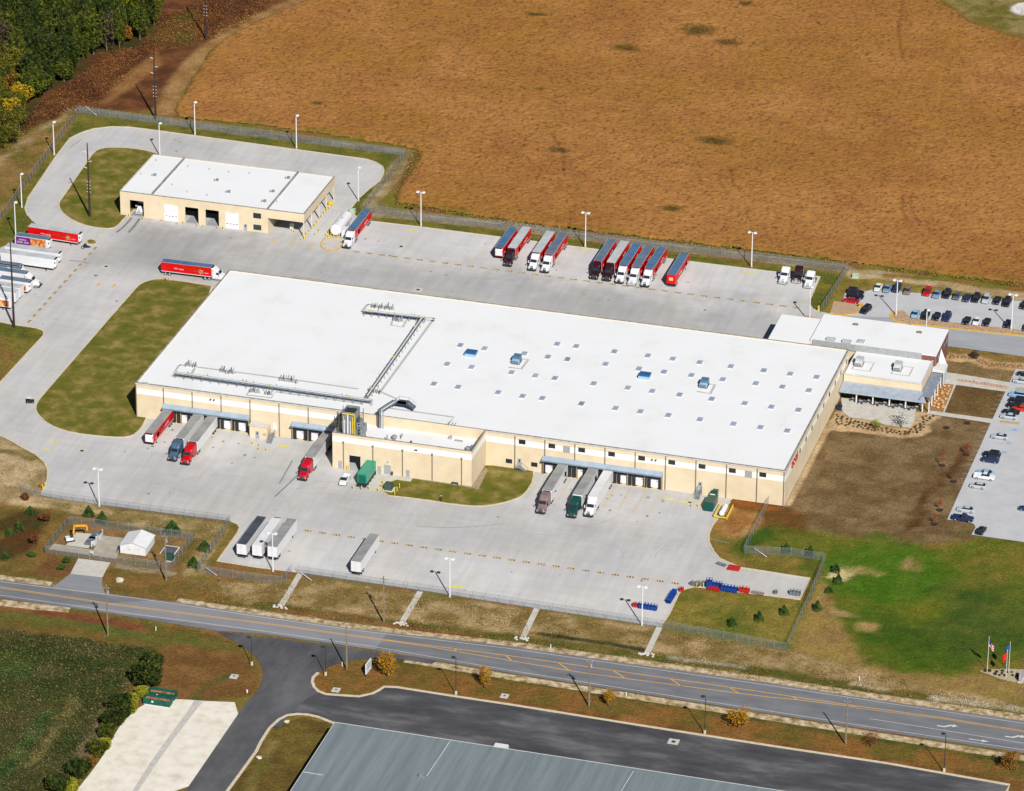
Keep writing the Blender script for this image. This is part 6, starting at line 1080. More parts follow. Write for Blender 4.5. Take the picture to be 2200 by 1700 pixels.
# small white cart / worker vehicle on the left road
x, y = W(65, 866); t = thing('utility_cart', (x, y, .03), 'tiny dark utility cart with white canopy on the left drive', 'cart', rz=R(20)); MB().bx(-1.1, 1.1, -.6, .6, .3, .8).build('body', CHS, t); MB().bx(-.9, .3, -.55, .55, 1.6, 1.68).build('canopy', P_WHT, t)
MB().bx(-.88, -.82, -.5, -.44, .8, 1.6).bx(.2, .26, .44, .5, .8, 1.6).bx(-.88, -.82, .44, .5, .8, 1.6).bx(.2, .26, -.5, -.44, .8, 1.6).build('canopy_frame', CHS, t)
for xx in (-.7, .7):
    for s in (-1, 1): wheel(t, xx, s*.55, .25, .2)
# stacked roll cages and bins in the lower right of the yard
CB = mat('crate_blue', D(28,74,160), D(20,60,140), 2, rough=.5); CR = mat('crate_red', D(206,48,36), D(180,40,34), 2, rough=.5)
def cage(lab, px, py, n, rz, m_=CB, dz=0, h=1.5, g='blue and red handling cages left in the yard', s=.8):
    x, y = W(px, py); t = thing('stack_of_cages', (x, y, .04), lab, 'cages', g, rz)
    for k in range(n):
        c = MB(); X = k*s; c.bx(X+.03, X+s-.05, -.55, .55, .12, h*.72).bx(X+.03, X+.08, -.6, .6, .1, h).bx(X+s-.1, X+s-.05, -.6, .6, .1, h).bx(X+.05, X+s-.07, -.6, -.55, h-.06, h).bx(X+.05, X+s-.07, .55, .6, h-.06, h); c.build('cage', m_, t)
    return t
cage('row of blue cages lying east-west near the light pole', 1372, 1306, 6, R(-1)); cage('red wrapped drum left of the east-west blue cages', 1360, 1303, 2, 0, CR, s=.65, h=1.1)
cage('row of blue cages along the kerb beside the grass', 1436, 1298, 7, PI/2-R(2)); cage('dark red bin at the top of kerb-side blue cages', 1459, 1271, 2, R(20), CR, s=.6, h=1.2)
cage('tall blue cage stack left in the mixed pile', 1517, 1262, 2, R(5), CB, h=2.6); cage('low blue cages behind the red slab in mixed pile', 1532, 1260, 3, R(-3), CB, h=1.4); cage('long row of blue cages in the middle of mixed pile', 1549, 1268, 5, R(-1), CB, h=1.7, s=.85); cage('red slab of folded crates leaning on blue cages', 1521, 1266, 4, R(-4), CR, h=.8); cage('pair of red bins at the right end of pile', 1588, 1271, 3, R(-2), CR, h=1.5, s=.9)
GC = mat('cage_grey', D(150,152,158), D(110,112,120), 2, rough=.5, metal=.2)
cage('two grey wheeled cages at the far end of the spur', 1697, 1277, 3, R(0), GC, h=1.4, s=.9); cage('tangled grey racks left of the mixed pile', 1484, 1256, 3, R(-20), GC, h=1.0); cage('grey tarpaulin-covered heap behind yellow posts', 1496, 1255, 3, R(-10), mat('tarp_grey_green', D(140,138,120)), h=.9); cage('pale pallets to the right of the red bins', 1615, 1274, 4, R(-6), mat('pallet_grey', D(150,144,134)), h=.5); cage('small grey bin beside pale pallets', 1663, 1275, 1, 0, GC, h=.9)
cage('scattered silver racks at the curved kerb', 1540, 1211, 4, R(-20), GC, h=.4, s=.7)
x, y = W(1577, 1222); t = thing('red_pallet_sheet', (x, y, .04), 'bright red flat sheet of pallets by the curved kerb', 'pallets'); 
for k in range(4): MB().bx(-1.6+k*.8, -.85+k*.8, -1.3, 1.3, 0, .35).build('pallet', CR, t)
# bollards
def bollard(px, py, lab, g, h=1.15, r=.13, m_=YELP):
    x, y = W(px, py); t = thing('bollard', (x, y, 0), lab, 'bollard', g); MB().cyl((0, 0, 0), (0, 0, h-.1), r, n=10).build('post', m_, t); MB().cyl((0, 0, h-.1), (0, 0, h), r, r*.6, n=10).build('cap', m_, t)
for px, py in ((277,466),(308,473),(348,477),(381,483),(394,482),(424,487),(437,489),(468,493),(480,493)): bollard(px, py, 'yellow bollard beside the garage bay doors', 'yellow bollards at the garage doors')
for px, py in ((647,518),(654,515),(650,508),(658,505),(665,499),(670,494),(676,487),(681,480),(687,472),(691,468),(697,460),(702,455),(707,450),(713,445),(627,498),(632,500),(685,498),(678,506)): bollard(px, py, 'yellow bollard along the fuelling canopy side', 'yellow bollards at the fuelling canopy')
for px, py in ((701,508),(706,511),(711,508),(706,503),(717,511),(724,512),(729,510),(733,508)): bollard(px, py, 'yellow bollard guarding the white fuel tank', 'yellow bollards at the fuel tank')
for px, py, lab in ((715,1004,'yellow bollard at the annex left corner'),(745,1010,'yellow bollard left of annex doorway'),(749,1010,'second yellow bollard left of annex doorway'),(772,1010,'yellow bollard right of annex doorway'),(759,1052,'yellow bollard at the left nose of teal container'),(777,1054,'yellow bollard in front of the teal container'),(793,1053,'yellow bollard at the right nose of teal container'),(813,1057,'yellow bollard left of the green transformer'),(820,1048,'yellow bollard behind-left of the green transformer'),(823,1041,'rear yellow bollard left of the green transformer'),(848,1064,'near yellow bollard right of green transformer'),(853,1056,'middle yellow bollard right of green transformer'),(858,1049,'far yellow bollard right of green transformer')): bollard(px, py, lab, 'yellow bollards near the annex', 1.4)
for px, py in ((543,956),(557,960),(573,970),(556,968)): bollard(px, py, 'yellow bollard around the dock-side lean-to', 'yellow bollards at the lean-to')
for px, py in ((1486,1090),(1500,1090)): bollard(px, py, 'yellow bollard at the foot of the steel stair', 'yellow bollards at the steel stair')
for px, py in ((1497,1263),(1511,1263)): bollard(px, py, 'yellow post at the mixed pile of cages', 'yellow posts at the cage pile', 1.5)
bollard(354, 602, 'left yellow marker by the red hydrant behind warehouse', 'yellow markers by the rear hydrant'); bollard(364, 603, 'right yellow marker by the red hydrant behind warehouse', 'yellow markers by the rear hydrant')
bollard(92, 1052, 'yellow marker post beside the hydrant at lower left kerb', 'yellow markers by the front hydrant', 1.5); bollard(97, 1047, 'second yellow marker post at lower left kerb', 'yellow markers by the front hydrant', 1.5)
def hydrant(px, py, lab, m_=None):
    m_ = m_ or CR; x, y = W(px, py); t = thing('fire_hydrant', (x, y, 0), lab, 'hydrant', 'fire hydrants'); MB().cyl((0, 0, 0), (0, 0, .75), .16, n=10).build('barrel', m_, t); MB().blob((0, 0, .78), .19, .19, .16, 10, 5).build('bonnet', m_, t); MB().cyl((-.28, 0, .5), (.28, 0, .5), .08, n=8).build('outlet', m_, t)
hydrant(356, 604, 'red hydrant between yellow markers behind the warehouse'); hydrant(86, 1047, 'red hydrant at the lower left kerb'); hydrant(531, 1489, 'white hydrant beside the dark side road', WTR); hydrant(184, 1300+72, 'small white post', WTR) if False else None
# person with white helmet on the front lawn
x, y = W(948, 1079); t = thing('person', (x, y, .12), 'person in dark clothes and white helmet on the front lawn', 'person', rz=R(160))
bm_ = MB(); 
def figure(par):
    me = bpy.data.meshes.new('body'); V = [(0,0,.95),(0,0,1.2),(0,0,1.42),(0,0,1.52),(0,.02,1.68),(-.19,0,1.4),(-.27,.03,1.12),(-.24,.16,.92),(.19,0,1.4),(.27,.03,1.12),(.24,.16,.92),(-.1,0,.9),(-.12,.04,.5),(-.13,-.02,.08),(-.13,.12,.04),(.1,0,.9),(.13,.02,.5),(.14,-.04,.08),(.14,.1,.04)]
    E = [(0,1),(1,2),(2,3),(3,4),(2,5),(5,6),(6,7),(2,8),(8,9),(9,10),(0,11),(11,12),(12,13),(13,14),(0,15),(15,16),(16,17),(17,18)]; rad = [.15,.16,.15,.06,.1,.08,.05,.04,.08,.05,.04,.1,.07,.05,.05,.1,.07,.05,.05]
    me.from_pydata(V, E, []); o = bpy.data.objects.new('body', me); COL.objects.link(o); o.parent = par; s = o.modifiers.new('skin', 'SKIN'); 
    for i, v in enumerate(me.skin_vertices[0].data): v.radius = (rad[i], rad[i])
    me.skin_vertices[0].data[0].use_root = True
    o.modifiers.new('sub', 'SUBSURF').levels = 1; me.materials.append(mat('dark_workwear', (.02,.022,.03,1))); return o
figure(t); MB().blob((0, .02, 1.74), .16, .18, .12, 10, 6).build('helmet', P_WHT, t)
# mini excavator, bins and clutter in the enclosure
EXY = mat('excavator_yellow', D(240,170,50), D(220,146,40), 1, rough=.5)
x, y = W(151, 1163); t = thing('mini_excavator', (x, y, 0), 'yellow-orange excavator with bent boom inside enclosure', 'excavator', rz=R(35))
MB().bx(-1.1, 1.1, -.9, -.5, 0, .5).bx(-1.1, 1.1, .5, .9, 0, .5).build('track', CHS, t); MB().bx(-1.2, .7, -.75, .75, .55, 1.3).build('body', P_WHT, t); MB().bx(-.1, .7, -.7, 0, 1.3, 2.2).build('cab', GLS, t)
MB().add([(.6, .1, 1.0), (.6, .5, 1.0), (1.0, .5, 4.2), (1.0, .1, 4.2), (1.1, .1, 1.0), (1.1, .5, 1.0), (1.4, .5, 4.2), (1.4, .1, 4.2)], [(0, 3, 2, 1), (4, 5, 6, 7), (0, 4, 7, 3), (1, 2, 6, 5), (3, 7, 6, 2)]).build('boom', EXY, t); MB().add([(1.0, .1, 4.4), (1.0, .5, 4.4), (4.6, .5, 3.9), (4.6, .1, 3.9), (1.0, .1, 3.9), (1.0, .5, 3.9), (4.6, .5, 3.4), (4.6, .1, 3.4)], [(0, 3, 2, 1), (4, 5, 6, 7), (0, 4, 7, 3), (1, 2, 6, 5), (3, 7, 6, 2), (0, 1, 5, 4)]).build('arm', EXY, t); MB().bx(4.3, 4.7, -.1, .7, 2.4, 3.5).build('bucket', EXY, t)
DC = mat('bin_concrete', D(214,214,208), D(176,182,186), .8)
for k, (px, py) in enumerate(((206, 1155), (196, 1166))):
    x, y = W(px, py); t = thing('material_bay', (x, y, 0), ('rear','nearer')[k]+' curved concrete bay wall inside the roadside enclosure', 'concrete bay', 'concrete bays in the enclosure'); w_ = MB(); n = 7
    for i in range(n): a, b = -1.1+i*2.2/n, -1.1+(i+1)*2.2/n; w_.add([(1.8*math.cos(q)*r, 2.6*math.sin(q)*r, z) for z in (0, 1.5) for q, r in ((a, 1), (b, 1), (b, .86), (a, .86))], [(4, 5, 6, 7), (0, 1, 5, 4), (2, 3, 7, 6), (3, 0, 4, 7), (1, 2, 6, 5)])
    w_.build('curved_wall', DC, t); MB().bx(-1.2, 1.3, -2.0, 2.0, 0, .7).build('stored_grit', mat('grey_grit', D(120,128,140), D(90,98,110), 1, bump=.2), t)
sb_ = MB(); 
struct('loading_slab', MB().sheet(WP([(164,1146),(207,1149),(190,1180),(141,1173)]), .2), PATHC)
x, y = W(365, 1184); t = thing('ground_screen', (x, y, 0), 'dark framed grating panel lying in the enclosure', 'grating'); MB().bx(-1.7, 1.7, -2.1, 2.1, .1, .2).build('panel', mat('grating_dark', D(98,102,108), D(84,88,94)), t); MB().bx(-1.9, -1.7, -2.3, 2.3, .05, .25).bx(1.7, 1.9, -2.3, 2.3, .05, .25).bx(-1.7, 1.7, 2.1, 2.3, .05, .25).build('frame', WTR, t)
x, y = W(198, 1196); t = thing('gate_sign', (x, y, 0), 'small white sign hanging on the enclosure gate', 'sign'); MB().bx(-.45, .45, -.03, .03, .9, 1.5).build('panel', WTR, t); MB().bx(-.03, .03, .03, .06, 0, 1.5).build('post', DSTEEL, t)
x, y = W(258, 1249); t = thing('white_boulder', (x, y, 0), 'large pale limestone boulder on brown roadside grass', 'boulder'); rb_ = MB().blob((0, 0, .35), 1.1, .9, .7, 9, 5); rb_.v = [(a+random.uniform(-.2, .2), b+random.uniform(-.2, .2), c+random.uniform(-.1, .1)) for a, b, c in rb_.v]; rb_.build('rock', mat('limestone', D(226,214,190), D(200,186,160)), t)
for px, py, lab in ((616,1552,'pale boulder at the top of kerbed grass corner'),(556,1629,'pale boulder low beside the curved kerb')):
    x, y = W(px, py); t = thing('white_boulder', (x, y, 0), lab, 'boulder'); rb_ = MB().blob((0, 0, .2), .7, .6, .4, 8, 5); rb_.v = [(a+random.uniform(-.15, .15), b+random.uniform(-.15, .15), c) for a, b, c in rb_.v]; rb_.build('rock', mat('limestone', D(226,214,190)), t)
# road-corner sign
x0, y0 = W(786, 1455); x1, y1 = W(797, 1441); t = thing('roadside_sign', (x0, y0, 0), 'white two-sided business sign beside the yellow tree', 'sign', rz=math.atan2(y1-y0, x1-x0)); Ls = math.hypot(x1-x0, y1-y0)
MB().bx(0, Ls, -.14, .14, .7, 3.5).build('panel', WTR, t); lt_ = MB()
for k, (z, n) in enumerate(((2.7, 7), (1.9, 9))): marks(lt_, .4, Ls-.4, -.15, z, z+.45, n, -1)
lt_.build('lettering', mat('sign_grey_blue', D(110,136,150)), t); MB().bx(.1, .3, -.1, .1, 0, .7).bx(Ls-.3, Ls-.1, -.1, .1, 0, .7).build('leg', DSTEEL, t)
# patio furniture
for k in range(9):
    x, y = 184.2+k*2.2, 67.4-(k % 2)*.9; t = thing('patio_table', (x, y, .06), 'round grey patio table set under the canopy edge', 'patio table', 'patio tables and chairs'); MB().cyl((0, 0, .7), (0, 0, .76), .55, n=12).build('table_top', GREY, t); MB().cyl((0, 0, 0), (0, 0, .7), .06).build('leg', DSTEEL, t)
    for a in range(4): c = MB(); X, Y = .9*math.cos(a*PI/2+.6), .9*math.sin(a*PI/2+.6); c.bx(X-.22, X+.22, Y-.22, Y+.22, .4, .46).bx(X-.22, X+.22, Y+.18, Y+.22, .46, .9).bx(X-.2, X-.16, Y-.2, Y-.16, 0, .4).bx(X+.16, X+.2, Y-.2, Y-.16, 0, .4).bx(X-.2, X-.16, Y+.16, Y+.2, 0, .4).bx(X+.16, X+.2, Y+.16, Y+.2, 0, .4).build('seat', DSTEEL, t)
x, y = W(1804, 880); t = thing('dark_planter', (x, y, .06), 'dark tall planter against the warehouse at the patio end', 'planter'); MB().taper((-.5, .5, -.5, .5), 0, (-.7, .7, -.7, .7), 1.0).build('pot', P_NAVY, t); MB().blob((0, 0, 1.5), .6, .6, .8, 9, 6).build('shrub', mat('dark_shrub', D(44,40,40)), t)
# flag poles
def flagpole(px, py, top, cols, lab, s=1):
    x, y = W(px, py); h = top; t = thing('flagpole', (x, y, 0), lab, 'flagpole', 'flagpoles in the rock bed'); MB().cyl((0, 0, 0), (0, 0, h), .08, .05, n=8).build('pole', WTR, t); MB().blob((0, 0, h+.08), .1, .1, .1, 8, 5).build('finial', HUB, t)
    def dr(c0, c1, mi, z0, z1, mb): 
        n = 5
        for i in range(n):
            a = c0+(c1-c0)*i/n; b = c0+(c1-c0)*(i+1)/n; f_ = lambda u: (s*u*.75, .18*math.sin(u*4), -u*.9); A, B = f_(a), f_(b); mb.add([(A[0], A[1], z0+A[2]), (B[0], B[1], z0+B[2]), (B[0], B[1], z1+B[2]), (A[0], A[1], z1+A[2])], [(0, 1, 2, 3)], mi); mb.add([(A[0], A[1]+.02, z0+A[2]), (B[0], B[1]+.02, z0+B[2]), (B[0], B[1]+.02, z1+B[2]), (A[0], A[1]+.02, z1+A[2])], [(3, 2, 1, 0)], mi)
    f = MB()
    if len(cols) == 1: dr(.05, 1.6, 0, h-2.3, h-.4, f)
    else:
        dr(.05, .7, 0, h-1.5, h-.4, f)
        for k in range(7): dr(.7 if k > 2 else .05, 1.7, 1+k % 2, h-.4-.27*(7-k)-.2, h-.4-.27*(6-k)-.2, f)
    f.build('flag', cols, t)
flagpole(2121, 1441, 9.3, [mat('flag_navy', (.01,.03,.12,1)), mat('flag_red', D(200,40,50)), LETW], 'flagpole flying the striped national flag at the bed left end', 1)
flagpole(2161, 1456, 7.6, [mat('flag_plain_red', D(230,40,20))], 'front flagpole flying a plain red flag', -1); flagpole(2167, 1443, 8.2, [mat('flag_plain_blue', D(30,90,150))], 'rear flagpole flying a blue flag', -1)
bed = chaikin(WP([(2100,1441),(2120,1439),(2170,1437),(2230,1440),(2230,1470),(2190,1468),(2150,1460),(2128,1451)]), 2, True); struct('flag_bed', MB().sheet(bed, .02), mat('bed_rock', D(196,184,150), D(168,152,120), 1.5, rough=1))
x, y = W(2193, 1462); t = thing('granite_marker', (x, y, 0), 'pale granite marker stone at the right of the flag bed', 'marker stone'); MB().bx(-.3, .3, -1.2, 1.2, 0, 2.2).build('stone', mat('granite', D(196,190,196), D(160,150,156), 2), t); MB().bx(-.6, .6, -1.5, 1.5, 0, .2).build('plinth', PATHC, t)
# barrier gate at the drive
x, y = W(1752, 690); t = thing('barrier_gate', (x, y, .03), 'orange-striped barrier arm with yellow box at the yard gate', 'barrier'); MB().bx(-.3, .3, -.3, .3, 0, 1.1).build('motor_box', YELP, t); MB().bx(-3.2, .2, -.08, .08, 1.0, 1.18).build('arm', mat('barrier_orange', D(206,120,40), D(226,150,60), 3), t); MB().bx(-3.3, -3.1, -.06, .06, 0, 1.0).build('rest_post', YELP, t)
x, y = W(1846, 661); t = thing('yellow_booth_post', (x, y, .12), 'short yellow card-reader post on the gravel island', 'post'); MB().cyl((0, 0, 0), (0, 0, 1.1), .3, n=10).build('housing', YELP, t); MB().bx(-.2, .2, -.34, -.28, .7, 1.0).build('panel', CHS, t)
x, y = W(1759, 668); t = thing('yellow_gate_post', (x, y, .03), 'yellow gate operator at the fence end', 'gate operator'); MB().bx(-.25, .25, -.25, .25, 0, 1.5).build('housing', YELP, t); MB().bx(-.1, .1, -.3, -.26, .9, 1.2).build('panel', CHS, t)
# ================================================================== POLES
def hgt(b, t):
    G = W(*b); lo_, hi_ = 0, 60
    for _ in range(40):
        m_ = (lo_+hi_)/2; py = to_px(np.array([[G[0], G[1], m_]]))[1][0]
        if py > t: lo_ = m_
        else: hi_ = m_
    return lo_
def yard_light(px, py, heads, lab, h=11.0):
    x, y = W(px, py); t = thing('light_pole', (x, y, 0), lab, 'light pole', 'white light poles of the yard')
    MB().cyl((0, 0, .5), (0, 0, h), .19, .13, n=8).build('pole', P_WHT, t); MB().cyl((0, 0, 0), (0, 0, .55), .3, n=10).build('footing', PATHC, t)
    hs = ((-1, .9), (1, .9)) if heads == 2 else ((1, .5),)
    MB().cyl((-.7 if heads == 2 else 0, 0, h), (.7, 0, h), .06, n=6).build('cross_arm', P_WHT, t)
    for s, d in hs: MB().taper((s*d-.42, s*d+.42, -.5, .5), h-.14, (s*d-.32, s*d+.32, -.36, .36), h+.2).build('lamp_head', P_WHT, t)
for px, py, n, lab in ((116.5,333,1,'single-head light pole at the loop road left bend'),(419,290,1,'single-head light pole behind the loop by the field'),(343.5,336,1,'single-head light pole at the top of the loop island'),(637,319,1,'single-head light pole above the service garage roof'),(770,432,1,'single-head light pole near the loop right end'),(47,446,1,'single-head light pole left of the loop road'),(34,508,1,'single-head light pole behind the purple-panelled trailer'),
 (904.5,486,2,'double-head light pole by the empty back bays'),(1257.5,531,2,'double-head light pole left of the row of five trucks'),(1614.5,574,2,'double-head light pole between trucks and the bobtails'),(1739,692,1,'light pole behind the office roof at yard gate'),(1925,678,2,'light pole on the tip of the rock island'),(1988,742,1,'light pole partly hidden behind the office roof'),(2172.5,709,2,'light pole at the right end of kerb row'),(213.3,1088,2,'double-head light pole at the front-left yard fence'),(586.5,1228,2,'double-head light pole in front of the three trailers'),(966.5,1283,2,'double-head light pole in the middle of the roadside lot'),(1379,1344,2,'double-head light pole at the right end of the roadside lot')):
    yard_light(px, py, n, lab)
BRZ = mat('bronze_pole', (.03,.03,.032,1), rough=.5)
for px, py, tp, lab in ((541,1429,1370,'dark square-headed lamp at the corner left of side road'),(699.5,1451,1391,'dark square-headed lamp at the kerbed island tip'),(979.4,1492,1413,'dark square-headed lamp between two yellow trees'),(1513.8,1576,1497,'dark square-headed lamp left of the broad yellow tree'),(2028,1658,1577,'dark square-headed lamp near the lower right corner')):
    x, y = W(px, py); h = hgt((px, py), tp); t = thing('parking_lamp', (x, y, 0), lab, 'lamp post', 'dark lamps along the asphalt car park'); MB().cyl((0, 0, 0), (0, 0, .9), .32, n=12).build('concrete_base', KERB, t); MB().cyl((0, 0, .9), (0, 0, h), .12, .09, n=8).build('pole', BRZ, t); MB().bx(-1.1, -.25, -.4, .4, h-.16, h+.1).bx(-.3, .05, -.04, .04, h-.04, h+.03).build('lamp_head', BRZ, t)
STB = mat('weathering_steel', (.022,.012,.012,1), (.03,.017,.015,1), .5, rough=.8); INS = mat('insulator_white', D(230,228,222)); WOOD = mat('grey_wood_pole', D(150,136,116), D(122,108,92), 1.5, rough=.95)
for px, py, h, lab in ((334.4,256,23.4,'tall dark transmission pole at the field corner'),(193,466,23.8,'tall dark transmission pole on the loop island'),(30.2,702.5,26.2,'tall dark transmission pole at the left lawn corner'),(442.7,84.5,24,'tall dark transmission pole rising out of the top edge')):
    x, y = W(px, py); t = thing('transmission_pole', (x, y, 0), lab, 'power pole', 'dark transmission poles'); MB().cyl((0, 0, 0), (0, 0, h), .36, .16, n=10).build('pole', STB, t); 
    for z, s in ((h-3.2, -1), (h-6, 1), (h-8.2, -1)): a = MB(); a.cyl((0, 0, z), (s*1.1, 0, z+.3), .05, n=6); a.cyl((s*.4, 0, z+.1), (s*1.2, 0, z+.33), .11, n=6); a.build('post_insulator', INS, t)
    for z in (h-12.5, h-13.6, h-14.7, h-15.8):
        for s in (-1, 1): MB().cyl((s*.2, 0, z), (s*.55, 0, z+.1), .1, n=6).build('insulator', INS, t)
for px, py, tp, lab in ((232,1365.7,1258,'grey wooden utility pole left of the side road junction'),(357,1249,1148,'grey wooden utility pole at the enclosure fence corner'),(824.6,1338,1238,'grey utility pole between first two drainage flumes'),(745,1438.7,1342,'grey utility pole on the kerbed island tip'),(1265.5,1517,1416,'grey utility pole left of the small yellow tree'),(1816.7,1598.7,1502,'grey utility pole right of the broad yellow tree')):
    x, y = W(px, py); h = hgt((px, py), tp); t = thing('utility_pole', (x, y, 0), lab, 'utility pole', 'grey utility poles along the road'); MB().cyl((0, 0, 0), (0, 0, h), .24, .15, n=8).build('pole', WOOD, t)
    if px != 1816.7 and px != 745: MB().bx(-.9, .9, -.06, .06, h-.9, h-.75).build('cross_arm', WOOD, t); MB().cyl((.35, .2, h-2.4), (.35, .2, h-1.5), .22, n=8).build('transformer_can', GREY, t)
    for s in (-.6, 0, .6): MB().cyl((s, 0, h-.75 if s else h), (s, 0, h-.5 if s else h+.25), .06, n=6).build('insulator', INS, t)
# white braces lying at fence corners
for a, b, lab in (((184,229),(207,248),'white pipe slanting at the top-left fence corner'),((443,1220),(465,1236),'white pipe slanting at the lower left fence corner'),((646,1230),(669,1247),'white pipe slanting beside the first drainage flume'),((1621,1178),(1647,1197),'white pipe slanting at the right fence corner')):
    A, B = W3(a[0], a[1], .5), W3(b[0], b[1], .3); t = thing('white_pipe', (A[0], A[1], 0), lab, 'pipe', 'white gate pipes at fence corners'); MB().cyl((0, 0, .5), (B[0]-A[0], B[1]-A[1], .3), .12, n=8).build('pipe', WTR, t); MB().cyl((0, 0, 0), (0, 0, .5), .06).cyl((B[0]-A[0], B[1]-A[1], 0), (B[0]-A[0], B[1]-A[1], .3), .06).build('stub_leg', STEEL, t)
# ================================================================== FENCES
def mesh_mat():
    m, n, b = _nodes('chain_link'); b.inputs['Base Color'].default_value = D(138,146,148); b.inputs['Roughness'].default_value = .6
    tr = n.nodes.new('ShaderNodeBsdfTransparent'); mx = n.nodes.new('ShaderNodeMixShader'); o = n.nodes['Material Output']
    g = n.nodes.new('ShaderNodeNewGeometry'); sp = n.nodes.new('ShaderNodeSeparateXYZ'); n.links.new(g.outputs['Position'], sp.inputs[0])
    def M(op, *a):
        q = n.nodes.new('ShaderNodeMath'); q.operation = op
        for i, v in enumerate(a):
            if isinstance(v, (int, float)): q.inputs[i].default_value = v
            else: n.links.new(v, q.inputs[i])
        return q.outputs[0]
    s = M('ADD', sp.outputs[0], sp.outputs[1]); w_ = []
    for k in (1, -1): w_.append(M('LESS_THAN', M('FRACT', M('MULTIPLY', M('ADD', s, M('MULTIPLY', sp.outputs[2], k)), 14.0)), .13))
    n.links.new(M('MAXIMUM', w_[0], w_[1]), mx.inputs[0]); n.links.new(tr.outputs[0], mx.inputs[1]); n.links.new(b.outputs[0], mx.inputs[2]); n.links.new(mx.outputs[0], o.inputs[0]); return m
CHL = mesh_mat(); POSTM = {}
def fence(lab, pts, h=2.3, step=3.0):
    P = WP(pts); o = P[0]; t = thing('chain_link_fence', (o[0], o[1], 0), lab, 'fence', 'chain link fences'); mm = MB(); rl = MB(); posts = []
    for a, b in zip(P[:-1], P[1:]):
        L = math.hypot(b[0]-a[0], b[1]-a[1]); n = max(1, round(L/step))
        for k in range(n): posts.append((a[0]+(b[0]-a[0])*k/n-o[0], a[1]+(b[1]-a[1])*k/n-o[1]))
        A = (a[0]-o[0], a[1]-o[1]); B = (b[0]-o[0], b[1]-o[1]); mm.add([(A[0], A[1], .05), (B[0], B[1], .05), (B[0], B[1], h), (A[0], A[1], h)], [(0, 1, 2, 3)]); rl.cyl((A[0], A[1], h), (B[0], B[1], h), .035, n=5)
    posts.append((P[-1][0]-o[0], P[-1][1]-o[1])); mm.build('wire_mesh', CHL, t); rl.build('top_rail', STEEL, t)
    if 'p' not in POSTM: q = MB().cyl((0, 0, 0), (0, 0, 2.35), .045, n=6).cyl((0, 0, 2.35), (0, .22, 2.6), .03, n=5).build('post', STEEL); POSTM['p'] = q.data; bpy.data.objects.remove(q)
    for p in posts[:100]: q = bpy.data.objects.new('post', POSTM['p']); COL.objects.link(q); q.parent = t; q.location = (p[0], p[1], 0)
fence('chain link fence climbing the left side of the loop road', [(-20,500),(28,438),(100,338),(170,243)])
fence('chain link fence between the loop road and the field', [(170,243),(345,266),(560,293),(872,336)], step=3.4)
fence('chain link fence slanting down from the loop to back bays', [(872,336),(800,430),(785,453)])
fence('chain link fence behind the back truck bays', [(785,453),(902,472),(1100,493),(1350,526),(1650,561),(1822,582)], step=3.6)
fence('chain link fence between the yard grass and north car park', [(1822,582),(1796,622),(1764,672)])
fence('chain link fence along the front-left edge of the yard', [(48,1060),(111,1073),(300,1099),(494,1124)])
fence('chain link fence slanting down to the road left of trailers', [(494,1124),(460,1178),(424,1231)])
fence('chain link fence behind the three side-by-side trailers', [(424,1231),(550,1250),(605,1256),(626,1232)])
fence('long chain link fence above the roadside drainage flumes', [(640,1234),(902,1272),(1100,1301),(1420,1350),(1690,1399)], step=3.4)
fence('chain link fence rising at the right end of cage spur', [(1690,1399),(1735,1300),(1773,1206)])
fence('chain link fence between spur grass and bright green lawn', [(1773,1206),(1700,1195),(1598,1190)])
fence('chain link fence running up to the warehouse right corner', [(1598,1190),(1618,1150),(1654,1078)])
fence('rear chain link fence of the roadside enclosure', [(148,1126),(230,1136),(415,1162)]); fence('left chain link fence of the roadside enclosure', [(97,1189),(148,1126)]); fence('front chain link fence of the roadside enclosure', [(97,1189),(240,1210),(368,1227)]); fence('right chain link fence of the roadside enclosure', [(415,1162),(368,1227)])
# ================================================================== TREES
def leafmat(name, a, b_, c=None, tr=.25):
    m, n, b = _nodes('leaves_'+name); b.inputs['Roughness'].default_value = .8; b.inputs['Specular IOR Level'].default_value = .1
    g = n.nodes.new('ShaderNodeNewGeometry'); t = n.nodes.new('ShaderNodeTexNoise'); t.inputs['Scale'].default_value = .9; t.inputs['Detail'].default_value = 4; n.links.new(g.outputs['Position'], t.inputs['Vector'])
    r = n.nodes.new('ShaderNodeValToRGB'); r.color_ramp.elements[0].position = .36; r.color_ramp.elements[1].position = .64; r.color_ramp.elements[0].color = D(*a); r.color_ramp.elements[1].color = D(*b_)
    if c: e = r.color_ramp.elements.new(.5); e.color = D(*c)
    n.links.new(t.outputs['Fac'], r.inputs[0]); n.links.new(r.outputs[0], b.inputs['Base Color']); return m
LM = {'dark': leafmat('dark_green', (24,38,12), (84,94,32), (46,60,20)), 'olive': leafmat('olive', (62,64,22), (126,118,38), (96,94,30)), 'yellow': leafmat('yellow', (130,112,24), (206,172,36)), 'orange': leafmat('orange', (96,70,28), (172,116,40)), 'bare': leafmat('bare_twigs', (66,56,44), (98,86,62)), 'mid': leafmat('mid_green', (38,52,16), (112,116,36), (72,82,24)), 'pine': leafmat('evergreen', (30,60,24), (84,112,46)), 'red': leafmat('red', (120,30,22), (190,70,56)), 'gold': leafmat('gold', (132,92,20), (212,160,46), (176,126,30)), 'rust': leafmat('rust', (84,44,24), (140,86,50)), 'white': leafmat('pale_blossom', (190,190,180), (222,220,210)), 'olivegreen': leafmat('yellow_green', (120,128,30), (176,168,50))}
BARK = mat('bark_grey', D(120,108,92), D(84,74,62), 2, rough=1)
PROTO = {}
